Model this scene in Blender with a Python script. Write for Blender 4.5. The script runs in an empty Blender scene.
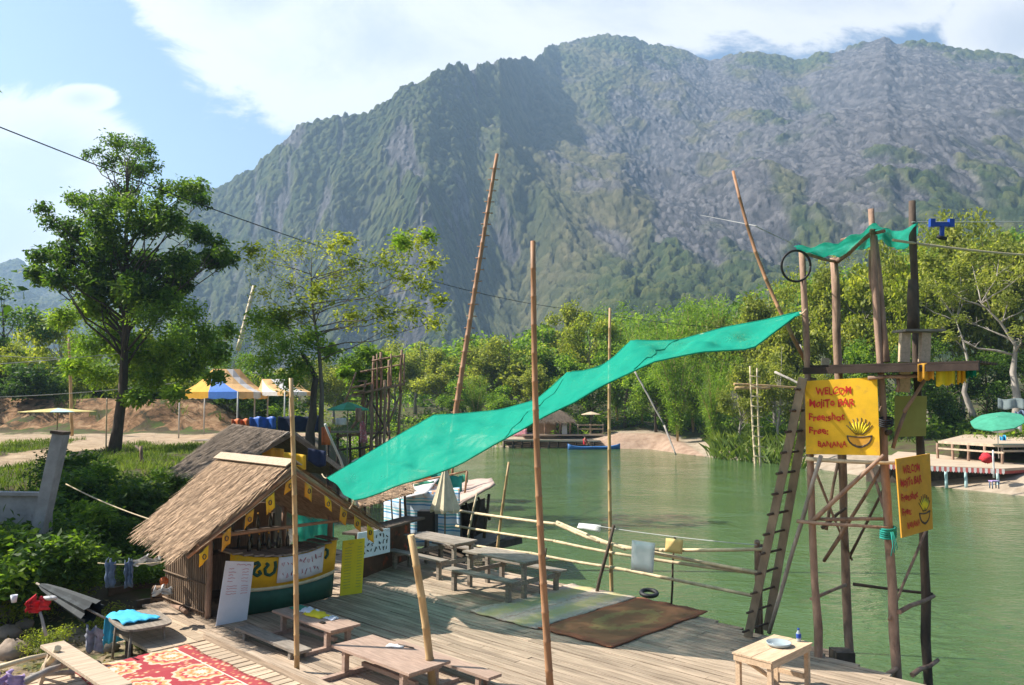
import bpy, math, random
import numpy as np
from mathutils import Vector, Matrix, Euler

SC = bpy.context.scene
COL = SC.collection
R = math.radians
# ------------------------------------------------------------------ camera, sky, sun, exposure
CAM_Z = 3.9; FPX = 800.0; PITCH = math.atan(57.5 / FPX)
cd = bpy.data.cameras.new('camera'); cam = bpy.data.objects.new('camera', cd); COL.objects.link(cam)
cam.location = (0, 0, CAM_Z); cam.rotation_euler = (R(90) + PITCH, 0, 0)
cd.sensor_width = 36; cd.lens = FPX / 1024 * 36; cd.clip_start = 0.1; cd.clip_end = 12000
SC.camera = cam

SUN_EL = R(45); SUN_V = Vector((-math.cos(SUN_EL) * 0.985, math.cos(SUN_EL) * 0.17, math.sin(SUN_EL))).normalized()
sl = bpy.data.lights.new('sun', 'SUN'); so = bpy.data.objects.new('sun', sl); COL.objects.link(so)
sl.energy = 5.0; sl.angle = R(0.53); sl.color = (1.0, 0.94, 0.84)
so.rotation_euler = SUN_V.to_track_quat('Z', 'Y').to_euler()

world = bpy.data.worlds.new('World'); SC.world = world; world.use_nodes = True
SC.view_settings.view_transform = 'Standard'; SC.view_settings.look = 'None'
SC.view_settings.gamma = 1; SC.view_settings.use_curve_mapping = False
SC.view_settings.exposure = 1.12
SC.cycles.use_denoising = True
SC.cycles.max_bounces = 8; SC.cycles.diffuse_bounces = 3; SC.cycles.glossy_bounces = 3
SC.cycles.transmission_bounces = 4; SC.cycles.transparent_max_bounces = 12; SC.cycles.volume_bounces = 1
SC.cycles.sample_clamp_indirect = 6

class NT:
    """tiny node helper"""
    def __init__(s, tree): s.t = tree; s.n = tree.nodes; s.l = tree.links
    def add(s, ty, **kw):
        n = s.n.new(ty)
        for k, v in kw.items():
            if k.startswith('i_'):
                key = k[2:]
                n.inputs[int(key) if key.isdigit() else key].default_value = v
            else: setattr(n, k, v)
        return n
    def link(s, a, b): s.l.new(a, b)
    def math(s, op, a, b=None, c=None, clamp=False):
        n = s.n.new('ShaderNodeMath'); n.operation = op; n.use_clamp = clamp
        for i, x in enumerate((a, b, c)):
            if x is None: continue
            if isinstance(x, (int, float)): n.inputs[i].default_value = x
            else: s.l.new(x, n.inputs[i])
        return n.outputs[0]
    def mix(s, f, a, b, mode='MIX'):
        n = s.n.new('ShaderNodeMix'); n.data_type = 'RGBA'; n.blend_type = mode
        for i, x in ((0, f), (6, a), (7, b)):
            if isinstance(x, (int, float)): n.inputs[i].default_value = x
            elif isinstance(x, tuple): n.inputs[i].default_value = (*x[:3], 1)
            else: s.l.new(x, n.inputs[i])
        return n.outputs[2]
    def sep(s, v):
        n = s.n.new('ShaderNodeSeparateXYZ'); s.l.new(v, n.inputs[0]); return n.outputs
    def noise(s, vec, scale, detail=4, rough=.55, dist=0.0):
        n = s.n.new('ShaderNodeTexNoise')
        n.inputs['Scale'].default_value = scale; n.inputs['Detail'].default_value = detail
        n.inputs['Roughness'].default_value = rough; n.inputs['Distortion'].default_value = dist
        if vec is not None: s.l.new(vec, n.inputs['Vector'])
        return n.outputs[0]
    def ramp(s, f, stops):
        n = s.n.new('ShaderNodeValToRGB'); e = n.color_ramp.elements
        while len(e) < len(stops): e.new(0.5)
        for k, (p, c) in zip(e, stops):
            k.position = p; k.color = (*c[:3], 1) if isinstance(c, tuple) else (c, c, c, 1)
        s.l.new(f, n.inputs[0]); return n.outputs[0]
    def smooth(s, x, a, b):
        n = s.n.new('ShaderNodeMapRange'); n.interpolation_type = 'SMOOTHSTEP'
        n.inputs[1].default_value = a; n.inputs[2].default_value = b
        s.l.new(x, n.inputs[0]); return n.outputs[0]

def build_sky():
    N = NT(world.node_tree); N.n.clear()
    out = N.add('ShaderNodeOutputWorld'); bg = N.add('ShaderNodeBackground', i_Strength=0.056)
    N.link(bg.outputs[0], out.inputs[0])
    sky = N.add('ShaderNodeTexSky', sky_type='NISHITA', sun_disc=False)
    sky.sun_elevation = SUN_EL; sky.sun_rotation = math.atan2(SUN_V.x, SUN_V.y)
    sky.air_density = 1.3; sky.dust_density = 2.2; sky.ozone_density = 1.6
    tc = N.add('ShaderNodeTexCoord'); x, y, z = N.sep(tc.outputs['Generated'])
    ya = N.math('MAXIMUM', N.math('ABSOLUTE', y), 0.12)
    U = N.math('DIVIDE', x, ya); V = N.math('DIVIDE', z, ya)
    cv = N.add('ShaderNodeCombineXYZ'); N.link(U, cv.inputs[0]); N.link(N.math('MULTIPLY', V, 1.7), cv.inputs[1])
    n1 = N.noise(cv.outputs[0], 3.4, 12, .68, .5)
    n2 = N.noise(cv.outputs[0], 1.3, 3, .5)
    def blob(u0, v0, ru, rv):
        a = N.math('DIVIDE', N.math('SUBTRACT', U, u0), ru); b = N.math('DIVIDE', N.math('SUBTRACT', V, v0), rv)
        d = N.math('SQRT', N.math('ADD', N.math('MULTIPLY', a, a), N.math('MULTIPLY', b, b)))
        return N.math('SUBTRACT', 1.0, d, clamp=True)
    m = None   # (centre, radius) of each cloud bank as slopes east/up from the lens
    for u0, v0, ru, rv in ((-.17, .47, .34, .22), (.15, .56, .50, .18), (-.34, .52, .20, .09), (.40, .58, .32, .15), (-.60, .31, .17, .13),
                           (-.66, .22, .13, .10), (.66, .47, .14, .12), (.72, .40, .12, .10), (-.55, .385, .07, .03), (1.5, .45, .5, .2)):
        b = blob(u0, v0, ru, rv); m = b if m is None else N.math('MAXIMUM', m, b)
    dens = N.math('ADD', m, N.math('MULTIPLY', N.math('SUBTRACT', n1, .5), 1.35))
    dens = N.math('MULTIPLY', dens, N.smooth(y, .15, .4))
    mask = N.smooth(dens, .18, .38)
    body = N.smooth(N.math('ADD', dens, N.math('MULTIPLY', N.math('SUBTRACT', n2, .5), 1.2)), .45, 1.0)
    cloud = N.mix(body, (9.2, 9.1, 9.0), (6.4, 6.75, 7.3))
    hue = N.mix(1.0, sky.outputs[0], (.98, 1.1, 1.22), 'MULTIPLY')
    N.link(N.mix(N.math('MULTIPLY', mask, .93), hue, cloud), bg.inputs[0])
build_sky()

# ------------------------------------------------------------------ where the lens sees things
def ray(px, py):
    a = (px - 512) / FPX; b = (342.5 - py) / FPX
    return Vector((a, math.cos(PITCH) - b * math.sin(PITCH), math.sin(PITCH) + b * math.cos(PITCH)))
def G(px, py, z=0.0):
    d = ray(px, py); t = (z - CAM_Z) / d.z
    return Vector((d.x * t, d.y * t, z))
def D(px, py, Y):
    d = ray(px, py); t = Y / d.y
    return Vector((d.x * t, Y, CAM_Z + d.z * t))
QA = R(-43.8)                        # the deck runs at this angle: u along the planks, v towards the river
UX, UY = math.cos(QA), math.sin(QA)
def UV(u, v, z=0.0): return Vector((u * UX - v * UY, u * UY + v * UX, z))
def toUV(p): return (p.x * UX + p.y * UY, -p.x * UY + p.y * UX, p.z)

# ------------------------------------------------------------------ mesh builder
class MB:
    def __init__(s, seed=0): s.v = []; s.f = []; s.s = []; s.m = []; s.mi = 0; s.rng = random.Random(seed)
    def add(s, vs, fs, smooth=False):
        b = len(s.v); s.v.extend(tuple(p) for p in vs)
        for f in fs: s.f.append(tuple(i + b for i in f)); s.s.append(smooth); s.m.append(s.mi)
        return s
    def obox(s, c, ax, ay, az, sx, sy, sz):
        c = Vector(c); ax = Vector(ax).normalized(); ay = Vector(ay).normalized(); az = Vector(az).normalized()
        P = []
        for k in (-1, 1):
            for j in (-1, 1):
                for i in (-1, 1): P.append(c + ax * (i * sx / 2) + ay * (j * sy / 2) + az * (k * sz / 2))
        return s.add(P, [(0, 2, 3, 1), (4, 5, 7, 6), (0, 1, 5, 4), (2, 6, 7, 3), (0, 4, 6, 2), (1, 3, 7, 5)])
    def box(s, x0, x1, y0, y1, z0, z1):
        return s.obox(((x0 + x1) / 2, (y0 + y1) / 2, (z0 + z1) / 2), (1, 0, 0), (0, 1, 0), (0, 0, 1), x1 - x0, y1 - y0, z1 - z0)
    def beam(s, p0, p1, w, h, up=(0, 0, 1)):
        p0 = Vector(p0); p1 = Vector(p1); ax = (p1 - p0); L = ax.length; ax.normalize()
        up = Vector(up)
        if abs(ax.dot(up.normalized())) > .98: up = Vector((1, 0, 0)) if abs(ax.x) < .9 else Vector((0, 1, 0))
        ay = up.cross(ax).normalized(); az = ax.cross(ay).normalized()
        return s.obox((p0 + p1) / 2, ax, ay, az, L, w, h)
    def tube(s, pts, r, n=8, smooth=True, wob=0.0):
        pts = [Vector(p) for p in pts]; N = len(pts)
        rr = [r] * N if isinstance(r, (int, float)) else list(r)
        if len(rr) == 2 and N > 2: rr = [rr[0] + (rr[1] - rr[0]) * i / (N - 1) for i in range(N)]
        t0 = (pts[1] - pts[0]).normalized(); a = t0.orthogonal().normalized(); V = []
        for i, p in enumerate(pts):
            t = (pts[min(i + 1, N - 1)] - pts[max(i - 1, 0)]).normalized()
            a = (a - t * a.dot(t)); a = a.normalized() if a.length > 1e-6 else t.orthogonal().normalized()
            b = t.cross(a); q = rr[i]
            for k in range(n):
                w = q * (1 + (s.rng.uniform(-wob, wob) if wob else 0)); an = 2 * math.pi * k / n
                V.append(p + a * (math.cos(an) * w) + b * (math.sin(an) * w))
        F = [(i * n + k, i * n + (k + 1) % n, (i + 1) * n + (k + 1) % n, (i + 1) * n + k) for i in range(N - 1) for k in range(n)]
        s.add(V, F, smooth)
        b = len(s.v) - N * n
        s.f.append(tuple(b + k for k in reversed(range(n)))); s.s.append(False); s.m.append(s.mi)
        s.f.append(tuple(b + (N - 1) * n + k for k in range(n))); s.s.append(False); s.m.append(s.mi)
        return s
    def bamboo(s, p0, p1, r0, r1=None, node=.32, n=8, bend=0.0, kink=0.0):
        """a culm with swollen joints and a slight natural bend"""
        p0 = Vector(p0); p1 = Vector(p1); r1 = r0 * .7 if r1 is None else r1
        L = (p1 - p0).length; k = max(2, int(L / node)); t = (p1 - p0).normalized(); o = t.orthogonal()
        q = Matrix.Rotation(s.rng.uniform(0, 6.28), 3, t) @ o
        if bend == 0: bend = L * .006
        P = []; RR = []
        for i in range(k + 1):
            f = i / k; c = p0.lerp(p1, f) + q * (bend * math.sin(math.pi * f)) + Vector([s.rng.uniform(-kink, kink) for _ in range(3)]); r = r0 + (r1 - r0) * f
            if 0 < i < k:
                e = t * (r * .35)
                for d, m in ((-1, 1.0), (0, 1.16), (1, 1.0)): P.append(c + e * d); RR.append(r * m)
            else: P.append(c); RR.append(r)
        return s.tube(P, RR, n)
    def log(s, p0, p1, r0, r1=None, n=8, crook=.02, seg=.5):
        """a rough peeled stick"""
        p0 = Vector(p0); p1 = Vector(p1); r1 = r0 * .85 if r1 is None else r1
        L = (p1 - p0).length; k = max(3, int(L / seg)); P = []; RR = []
        for i in range(k + 1):
            f = i / k; j = crook if 0 < i < k else 0
            P.append(p0.lerp(p1, f) + Vector([s.rng.uniform(-j, j) for _ in range(3)])); RR.append((r0 + (r1 - r0) * f) * s.rng.uniform(.92, 1.1))
        return s.tube(P, RR, n, wob=.07)
    def sheet(s, grid, th=.006, smooth=True):
        """grid[i][j] of points -> thin closed cloth"""
        A = np.array([[tuple(p) for p in row] for row in grid], float); h, w = A.shape[:2]
        du = np.gradient(A, axis=0); dv = np.gradient(A, axis=1); nn = np.cross(du, dv)
        nn /= np.linalg.norm(nn, axis=2, keepdims=True) + 1e-9
        T = (A + nn * th / 2).reshape(-1, 3); B = (A - nn * th / 2).reshape(-1, 3); o = h * w; F = []
        for i in range(h - 1):
            for j in range(w - 1):
                a, b, c, d = i * w + j, i * w + j + 1, (i + 1) * w + j + 1, (i + 1) * w + j
                F += [(a, d, c, b), (o + a, o + b, o + c, o + d)]
        ring = [j for j in range(w)] + [i * w + w - 1 for i in range(1, h)] + [(h - 1) * w + j for j in range(w - 2, -1, -1)] + [i * w for i in range(h - 2, 0, -1)]
        for a, b in zip(ring, ring[1:] + ring[:1]): F.append((a, b, o + b, o + a))
        return s.add(np.vstack([T, B]).tolist(), F, smooth)
    def prism(s, poly, ext):
        ext = Vector(ext); P = [Vector(p) for p in poly]; n = len(P)
        F = [tuple(range(n)), tuple(reversed(range(n, 2 * n)))] + [(i, n + i, n + (i + 1) % n, (i + 1) % n) for i in range(n)]
        return s.add(P + [p + ext for p in P], F)
    def lathe(s, prof, c=(0, 0, 0), n=16, smooth=True):
        """prof = [(r, z)...] about a vertical axis"""
        c = Vector(c); V = [c + Vector((r * math.cos(2 * math.pi * k / n), r * math.sin(2 * math.pi * k / n), z)) for r, z in prof for k in range(n)]
        F = [(i * n + k, i * n + (k + 1) % n, (i + 1) * n + (k + 1) % n, (i + 1) * n + k) for i in range(len(prof) - 1) for k in range(n)]
        F += [tuple(reversed(range(n))), tuple(range((len(prof) - 1) * n, len(prof) * n))]
        return s.add(V, F, smooth)
    def blob(s, c, rx, ry, rz, seed=0, rough=.18, n=10, m=7):
        rg = random.Random(seed); V = []; c = Vector(c)
        for i in range(m + 1):
            th = math.pi * i / m
            for k in range(n):
                q = 1 + rg.uniform(-rough, rough); ph = 2 * math.pi * k / n
                V.append(c + Vector((rx * math.sin(th) * math.cos(ph) * q, ry * math.sin(th) * math.sin(ph) * q, rz * math.cos(th) * q)))
        return s.add(V, [(i * n + k, (i + 1) * n + k, (i + 1) * n + (k + 1) % n, i * n + (k + 1) % n) for i in range(m) for k in range(n)], True)
    def xform(s, M):
        s.v = [tuple(M @ Vector(p)) for p in s.v]; return s
    def mesh(s, name, mats, off=None):
        me = bpy.data.meshes.new(name)
        vs = s.v if off is None else [(p[0] - off[0], p[1] - off[1], p[2] - off[2]) for p in s.v]
        me.from_pydata(vs, [], s.f); me.polygons.foreach_set('use_smooth', s.s)
        for m in (mats if isinstance(mats, (list, tuple)) else [mats]): me.materials.append(m)
        if any(s.m): me.polygons.foreach_set('material_index', s.m)
        me.update(); return me

def tag(o, label=None, cat=None, group=None, kind=None):
    if label: o['label'] = label
    if cat: o['category'] = cat
    if group: o['group'] = group
    if kind: o['kind'] = kind
    return o
def thing(name, label, cat, loc=(0, 0, 0), rz=0.0, group=None):
    o = bpy.data.objects.new(name, None); COL.objects.link(o); o.empty_display_size = .2
    o.location = loc; o.rotation_euler = (0, 0, rz); OFF[o.name] = Vector(loc)
    return tag(o, label, cat, group)
OFF = {}
def part(parent, name, mb, mat, world=False, label=None):
    """one mesh child; geometry is in the thing's own frame, or in world coordinates if world"""
    off = None
    if world:
        p = parent
        while p.parent: p = p.parent
        off = OFF[p.name]
    o = bpy.data.objects.new(name, mb.mesh(name, mat, off)); COL.objects.link(o); o.parent = parent
    return tag(o, label)
def solo(name, mb, mat, label, cat, group=None, base=None):
    """a thing that is one mesh; geometry in world coordinates"""
    if base is None:
        A = np.array(mb.v); base = Vector((A[:, 0].mean(), A[:, 1].mean(), A[:, 2].min()))
    o = bpy.data.objects.new(name, mb.mesh(name, mat, base)); COL.objects.link(o); o.location = base
    return tag(o, label, cat, group)
def dup(root, loc, rz=0.0, label=None, scale=1.0):
    r = root.copy(); COL.objects.link(r); r.location = loc; r.rotation_euler = (0, 0, rz)
    r.scale = (scale, scale, scale) if isinstance(scale, (int, float)) else scale
    if label: r['label'] = label
    for ch in list(root.children):
        c = ch.copy(); COL.objects.link(c); c.parent = r
        for g in list(ch.children):
            d = g.copy(); COL.objects.link(d); d.parent = c
    return r

def text_geo(s, size, bold=0.0, ext=.002, shear=0.0):
    cu = bpy.data.curves.new('t', 'FONT'); cu.body = s; cu.size = size; cu.offset = bold; cu.extrude = ext; cu.shear = shear; cu.resolution_u = 3
    ob = bpy.data.objects.new('t', cu); COL.objects.link(ob)
    dg = bpy.context.evaluated_depsgraph_get(); me = ob.evaluated_get(dg).to_mesh()
    V = [tuple(v.co) for v in me.vertices]; F = [tuple(p.vertices) for p in me.polygons]
    ob.evaluated_get(dg).to_mesh_clear(); bpy.data.objects.remove(ob); bpy.data.curves.remove(cu)
    return V, F

# ------------------------------------------------------------------ materials
MATS = {}
def newmat(name):
    m = bpy.data.materials.new(name); m.use_nodes = True; N = NT(m.node_tree); N.n.clear(); MATS[name] = m
    out = N.add('ShaderNodeOutputMaterial'); return m, N, out
def pm(name, c, var=.3, scale=6.0, rough=.8, bump=.15, island=.2, stretch=(1, 1, 1), c2=None, spot=None, spec=.3, bscale=None, trans=0.0):
    """the workhorse: base colour with noise wear, per-piece variation and a little relief"""
    m, N, out = newmat(name); tc = N.add('ShaderNodeTexCoord')
    mp = N.add('ShaderNodeMapping'); mp.inputs['Scale'].default_value = stretch; N.link(tc.outputs['Object'], mp.inputs[0]); vec = mp.outputs[0]
    n = N.noise(vec, scale, 6, .6)
    lo = tuple(x * (1 - var) for x in c); hi = tuple(min(x * (1 + var), .95) for x in (c2 or c))
    colr = N.ramp(n, [(.3, lo), (.7, hi)])
    if island:
        g = N.add('ShaderNodeNewGeometry'); f = N.math('MULTIPLY_ADD', g.outputs['Random Per Island'], 2 * island, 1 - island)
        cc = N.add('ShaderNodeCombineColor')
        for i in range(3): N.link(f, cc.inputs[i])
        colr = N.mix(1.0, colr, cc.outputs[0], 'MULTIPLY')
    if spot:
        s2 = N.smooth(N.noise(vec, spot[1], 5, .65, .4), spot[2], spot[2] + .1)
        colr = N.mix(N.math('MULTIPLY', s2, spot[3] if len(spot) > 3 else .8), colr, spot[0])
    b = N.add('ShaderNodeBsdfPrincipled', i_Roughness=rough); b.inputs['Specular IOR Level'].default_value = spec
    N.link(colr, b.inputs['Base Color'])
    if bump:
        bp = N.add('ShaderNodeBump', i_Strength=bump, i_Distance=.02); N.link(N.noise(vec, bscale or scale * 4, 5, .6), bp.inputs['Height']); N.link(bp.outputs[0], b.inputs['Normal'])
    if trans:
        t = N.add('ShaderNodeBsdfTranslucent'); N.link(colr, t.inputs[0]); mx = N.add('ShaderNodeMixShader', i_0=trans)
        N.link(b.outputs[0], mx.inputs[1]); N.link(t.outputs[0], mx.inputs[2]); N.link(mx.outputs[0], out.inputs[0])
    else: N.link(b.outputs[0], out.inputs[0])
    return m
def leafmat(name, c, c2, trans=.38, big=.5):
    m, N, out = newmat(name); g = N.add('ShaderNodeNewGeometry'); tc = N.add('ShaderNodeTexCoord')
    f = N.math('ADD', N.math('MULTIPLY', g.outputs['Random Per Island'], .55), N.math('MULTIPLY', N.smooth(N.noise(tc.outputs['Object'], big, 3), .35, .65), .45))
    colr = N.ramp(f, [(0, tuple(x * .6 for x in c)), (.45, c), (1, c2)])
    d = N.add('ShaderNodeBsdfPrincipled', i_Roughness=.55); d.inputs['Specular IOR Level'].default_value = .25; N.link(colr, d.inputs['Base Color'])
    t = N.add('ShaderNodeBsdfTranslucent'); N.link(N.mix(1.0, colr, (1.5, 1.5, .75), 'MULTIPLY'), t.inputs[0])
    mx = N.add('ShaderNodeMixShader', i_0=trans); N.link(d.outputs[0], mx.inputs[1]); N.link(t.outputs[0], mx.inputs[2]); N.link(mx.outputs[0], out.inputs[0])
    return m
def netmat(name, c, clear=.22, trans=.45):
    m, N, out = newmat(name); tc = N.add('ShaderNodeTexCoord'); n = N.noise(tc.outputs['Object'], 1.6, 8, .68, .5)
    colr = N.ramp(n, [(.3, tuple(x * .70 for x in c)), (.7, tuple(min(1, x * 1.18 + .015) for x in c))])
    wv = N.add('ShaderNodeTexNoise'); wv.inputs['Scale'].default_value = 26; wv.inputs['Detail'].default_value = 2; N.link(tc.outputs['Object'], wv.inputs['Vector'])
    cl = N.math('MULTIPLY', N.math('ADD', N.smooth(n, .3, .75), N.math('MULTIPLY', wv.outputs[0], .35)), clear)
    d = N.add('ShaderNodeBsdfDiffuse'); t = N.add('ShaderNodeBsdfTranslucent'); tr = N.add('ShaderNodeBsdfTransparent')
    N.link(colr, d.inputs[0]); N.link(colr, t.inputs[0])
    mx = N.add('ShaderNodeMixShader', i_0=trans); N.link(d.outputs[0], mx.inputs[1]); N.link(t.outputs[0], mx.inputs[2])
    m2 = N.add('ShaderNodeMixShader'); N.link(cl, m2.inputs[0]); N.link(mx.outputs[0], m2.inputs[1]); N.link(tr.outputs[0], m2.inputs[2]); N.link(m2.outputs[0], out.inputs[0])
    return m
M = {}
M['deck'] = pm('deck_boards', (.335, .25, .175), .32, 3.0, .85, .35, .22, (.5, 7, 7), c2=(.38, .29, .21), spot=((.17, .125, .09), 1.1, .56, .6))
M['deck2'] = pm('deck_boards_pale', (.44, .34, .24), .3, 3.0, .85, .3, .2, (9, .5, 9), spot=((.18, .13, .09), 1.4, .62, .5))
M['greywood'] = pm('weathered_wood', (.25, .21, .17), .35, 4.0, .85, .25, .2, (1, 6, 6), spot=((.12, .10, .08), 2, .6, .5))
M['tablewood'] = pm('table_wood', (.36, .25, .19), .25, 4.0, .75, .2, .15, (1, 8, 8), spot=((.36, .28, .22), 2, .58, .5))
M['freshwood'] = pm('pale_new_wood', (.56, .40, .26), .2, 5.0, .7, .2, .12, (6, 1, 6), spot=((.40, .22, .12), 3, .6, .5))
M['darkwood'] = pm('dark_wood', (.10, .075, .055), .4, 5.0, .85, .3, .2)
M['stick'] = pm('peeled_stick', (.29, .185, .13), .4, 7.0, .85, .4, .25, (1, 1, .4), spot=((.10, .06, .045), 3, .56, .7))
M['stickdark'] = pm('old_stick', (.085, .06, .045), .4, 7.0, .85, .4, .3, (1, 1, .4), spot=((.16, .11, .08), 3, .6, .6))
M['bamboo'] = pm('bamboo_culm', (.40, .25, .11), .3, 5.0, .5, .12, .2, (1, 1, .3), c2=(.46, .31, .15), spot=((.17, .10, .05), 6, .62, .6))
M['bamboored'] = pm('bamboo_red', (.33, .17, .085), .3, 5.0, .55, .12, .2, (1, 1, .3), spot=((.14, .07, .04), 6, .62, .6))
M['bamboopale'] = pm('bamboo_pale', (.58, .46, .29), .25, 5.0, .55, .12, .2, spot=((.30, .22, .12), 4, .62, .5))
M['thatch'] = pm('thatch_straw', (.35, .23, .14), .35, 7.0, .95, .3, .42, c2=(.40, .275, .175), spot=((.12, .085, .055), .9, .60, .6))
M['thatchold'] = pm('thatch_old', (.15, .115, .085), .35, 7.0, .95, .3, .42, spot=((.07, .055, .04), 1, .6, .6))
M['woven'] = pm('woven_bamboo', (.22, .15, .10), .4, 5.0, .85, .5, .3, (14, 14, 1))
M['net'] = netmat('teal_shade_net', (.03, .52, .38), .5, .5)
M['netdark'] = netmat('green_net', (.02, .34, .22), .12, .4)
M['yellow'] = pm('yellow_paint', (.80, .46, .02), .16, 2.5, .65, .06, .04, spot=((.62, .33, .05), 3.5, .55, .55))
M['yellow2'] = pm('orange_yellow_paint', (.66, .32, .03), .18, 2.5, .65, .06, .04, spot=((.50, .26, .06), 3, .55, .5))
M['lemon'] = pm('lemon_card', (.78, .62, .03), .1, 2.5, .7, .05, .05)
M['olive'] = pm('olive_board', (.30, .30, .085), .15, 3, .7, .06, .05)
M['redpaint'] = pm('red_paint', (.55, .03, .02), .2, 9, .6, 0, .1)
M['greenpaint'] = pm('dark_green_paint', (.02, .085, .055), .25, 4, .5, .1, .05, spot=((.05, .12, .08), 3, .62, .5))
M['blackpaint'] = pm('black_paint', (.02, .018, .015), .2, 6, .6, 0, 0)
M['white'] = pm('white_card', (.72, .73, .78), .07, 3, .6, .04, .03, spot=((.58, .60, .68), 2, .6, .5))
M['paper'] = pm('white_paper', (.84, .84, .84), .05, 4, .7, .03, .03, trans=.35)
M['paperblue'] = pm('blue_white_board', (.62, .74, .80), .06, 4, .6, .03, .03)
M['ink'] = pm('faded_red_ink', (.55, .22, .26), .2, 6, .8, 0, .2)
M['inkdark'] = pm('dark_ink', (.06, .07, .07), .2, 6, .8, 0, .2)
M['concrete'] = pm('concrete', (.30, .29, .28), .25, 3, .9, .3, .05, spot=((.16, .15, .14), 1.6, .58, .7))
M['rope'] = pm('pale_rope', (.55, .44, .28), .2, 20, .9, .2, 0)
M['wire'] = pm('black_wire', (.02, .02, .02), .1, 5, .6, 0, 0)
M['palewire'] = pm('pale_wire', (.42, .42, .40), .1, 5, .6, 0, 0)
M['rubber'] = pm('black_rubber', (.022, .022, .024), .2, 8, .55, .05, 0)
M['blueplastic'] = pm('blue_plastic', (.02, .07, .36), .15, 8, .4, .02, 0)
M['bluecloth'] = pm('bright_blue_cloth', (.08, .50, .78), .18, 5, .85, .1, 0, trans=.15)
M['tealcloth'] = pm('teal_cloth', (.03, .33, .27), .2, 5, .85, .1, .2, trans=.2)
M['bluetarp'] = pm('blue_tarp', (.03, .12, .50), .25, 3, .5, .1, .1)
M['navy'] = pm('navy_cloth', (.02, .03, .07), .3, 3, .85, .1, .1)
M['white_cloth'] = pm('white_cloth', (.70, .68, .66), .1, 4, .85, .1, .1, trans=.25)
M['tentyellow'] = pm('tent_yellow', (.78, .44, .05), .12, 2, .7, .05, 0, trans=.25)
M['tentblue'] = pm('tent_blue', (.06, .19, .60), .15, 2, .7, .05, 0, trans=.25)
M['tentorange'] = pm('tent_faded_orange', (.80, .50, .22), .12, 2, .7, .05, 0, trans=.25)
M['cream'] = pm('cream_cloth', (.60, .52, .36), .18, 5, .85, .1, .1, spot=((.50, .46, .12), 2, .58, .5))
M['grass_umb'] = pm('green_umbrella_cloth', (.06, .26, .12), .2, 4, .8, .05, .15, trans=.25)
M['brightgreen'] = pm('bright_green_cloth', (.07, .36, .23), .2, 3, .85, .05, .08, trans=.3)
M['redcloth'] = pm('red_cloth', (.55, .03, .04), .2, 6, .85, .05, .1)
M['pinkcloth'] = pm('pink_red_cloth', (.55, .16, .18), .3, 12, .85, .05, .3, spot=((.7, .62, .6), 16, .5, .8))
M['jeans'] = pm('faded_jeans', (.13, .17, .25), .3, 8, .9, .1, .1)
M['orange'] = pm('orange_plastic', (.55, .13, .035), .15, 6, .6, .05, .1)
M['rock'] = pm('bank_rock', (.26, .20, .15), .35, 4, .9, .5, .2)
M['basket'] = pm('basket_wicker', (.22, .13, .075), .4, 24, .9, .4, .2)
M['skin'] = pm('skin', (.34, .19, .12), .1, 8, .6, 0, 0)
M['glass'] = pm('clear_plastic', (.34, .40, .42), .15, 8, .12, 0, 0, spec=.6)
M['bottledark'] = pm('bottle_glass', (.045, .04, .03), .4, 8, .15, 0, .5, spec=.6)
M['bark'] = pm('bark', (.085, .065, .05), .4, 6, .95, .6, 0, (1, 1, .3))
M['barkgrey'] = pm('grey_bark', (.15, .125, .10), .35, 4, .9, .4, 0, (1, 1, .3))
M['beamdark'] = pm('dark_beam', (.05, .035, .028), .35, 4, .9, .3, .1)
M['barkpale'] = pm('pale_bark', (.33, .29, .25), .35, 4, .9, .4, 0, (1, 1, .3))
M['l_dark'] = leafmat('leaf_dark', (.055, .12, .018), (.21, .32, .036), .48)
M['l_mid'] = leafmat('leaf_mid', (.11, .205, .024), (.32, .43, .05), .52)
M['l_yellow'] = leafmat('leaf_yellow', (.20, .255, .024), (.46, .46, .075), .5)
M['l_olive'] = leafmat('leaf_olive', (.20, .24, .04), (.48, .48, .11), .52)
M['l_bamboo'] = leafmat('leaf_bamboo', (.14, .25, .024), (.36, .48, .06), .5)
M['l_shrub'] = leafmat('leaf_shrub', (.05, .11, .016), (.15, .23, .03))
M['l_grass'] = leafmat('leaf_grass', (.10, .16, .025), (.24, .30, .06))
M['l_dry'] = leafmat('leaf_dry', (.17, .14, .05), (.30, .25, .10))
# ------------------------------------------------------------------ numpy noise
def _h(ix, iy, seed):
    n = (ix.astype(np.int64) * 374761393 + iy.astype(np.int64) * 668265263 + seed * 1274126177) & 0xffffffff
    n = ((n ^ (n >> 13)) * 1274126177) & 0xffffffff
    return ((n ^ (n >> 16)) & 0xffff) / 65535.0
def vnoise(x, y, seed=0):
    ix = np.floor(x); iy = np.floor(y); fx = x - ix; fy = y - iy; fx = fx * fx * (3 - 2 * fx); fy = fy * fy * (3 - 2 * fy)
    a = _h(ix, iy, seed); b = _h(ix + 1, iy, seed); c = _h(ix, iy + 1, seed); d = _h(ix + 1, iy + 1, seed)
    return (a * (1 - fx) + b * fx) * (1 - fy) + (c * (1 - fx) + d * fx) * fy
def fbm(x, y, oct=5, seed=0, ridged=False, gain=.5):
    s = 0; a = 1; t = 0
    for o in range(oct):
        n = vnoise(x, y, seed + o * 17)
        if ridged: n = 1 - np.abs(2 * n - 1)
        s = s + a * n; t += a; a *= gain; x = x * 2.03 + 11.3; y = y * 2.03 - 7.1
    return s / t
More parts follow.
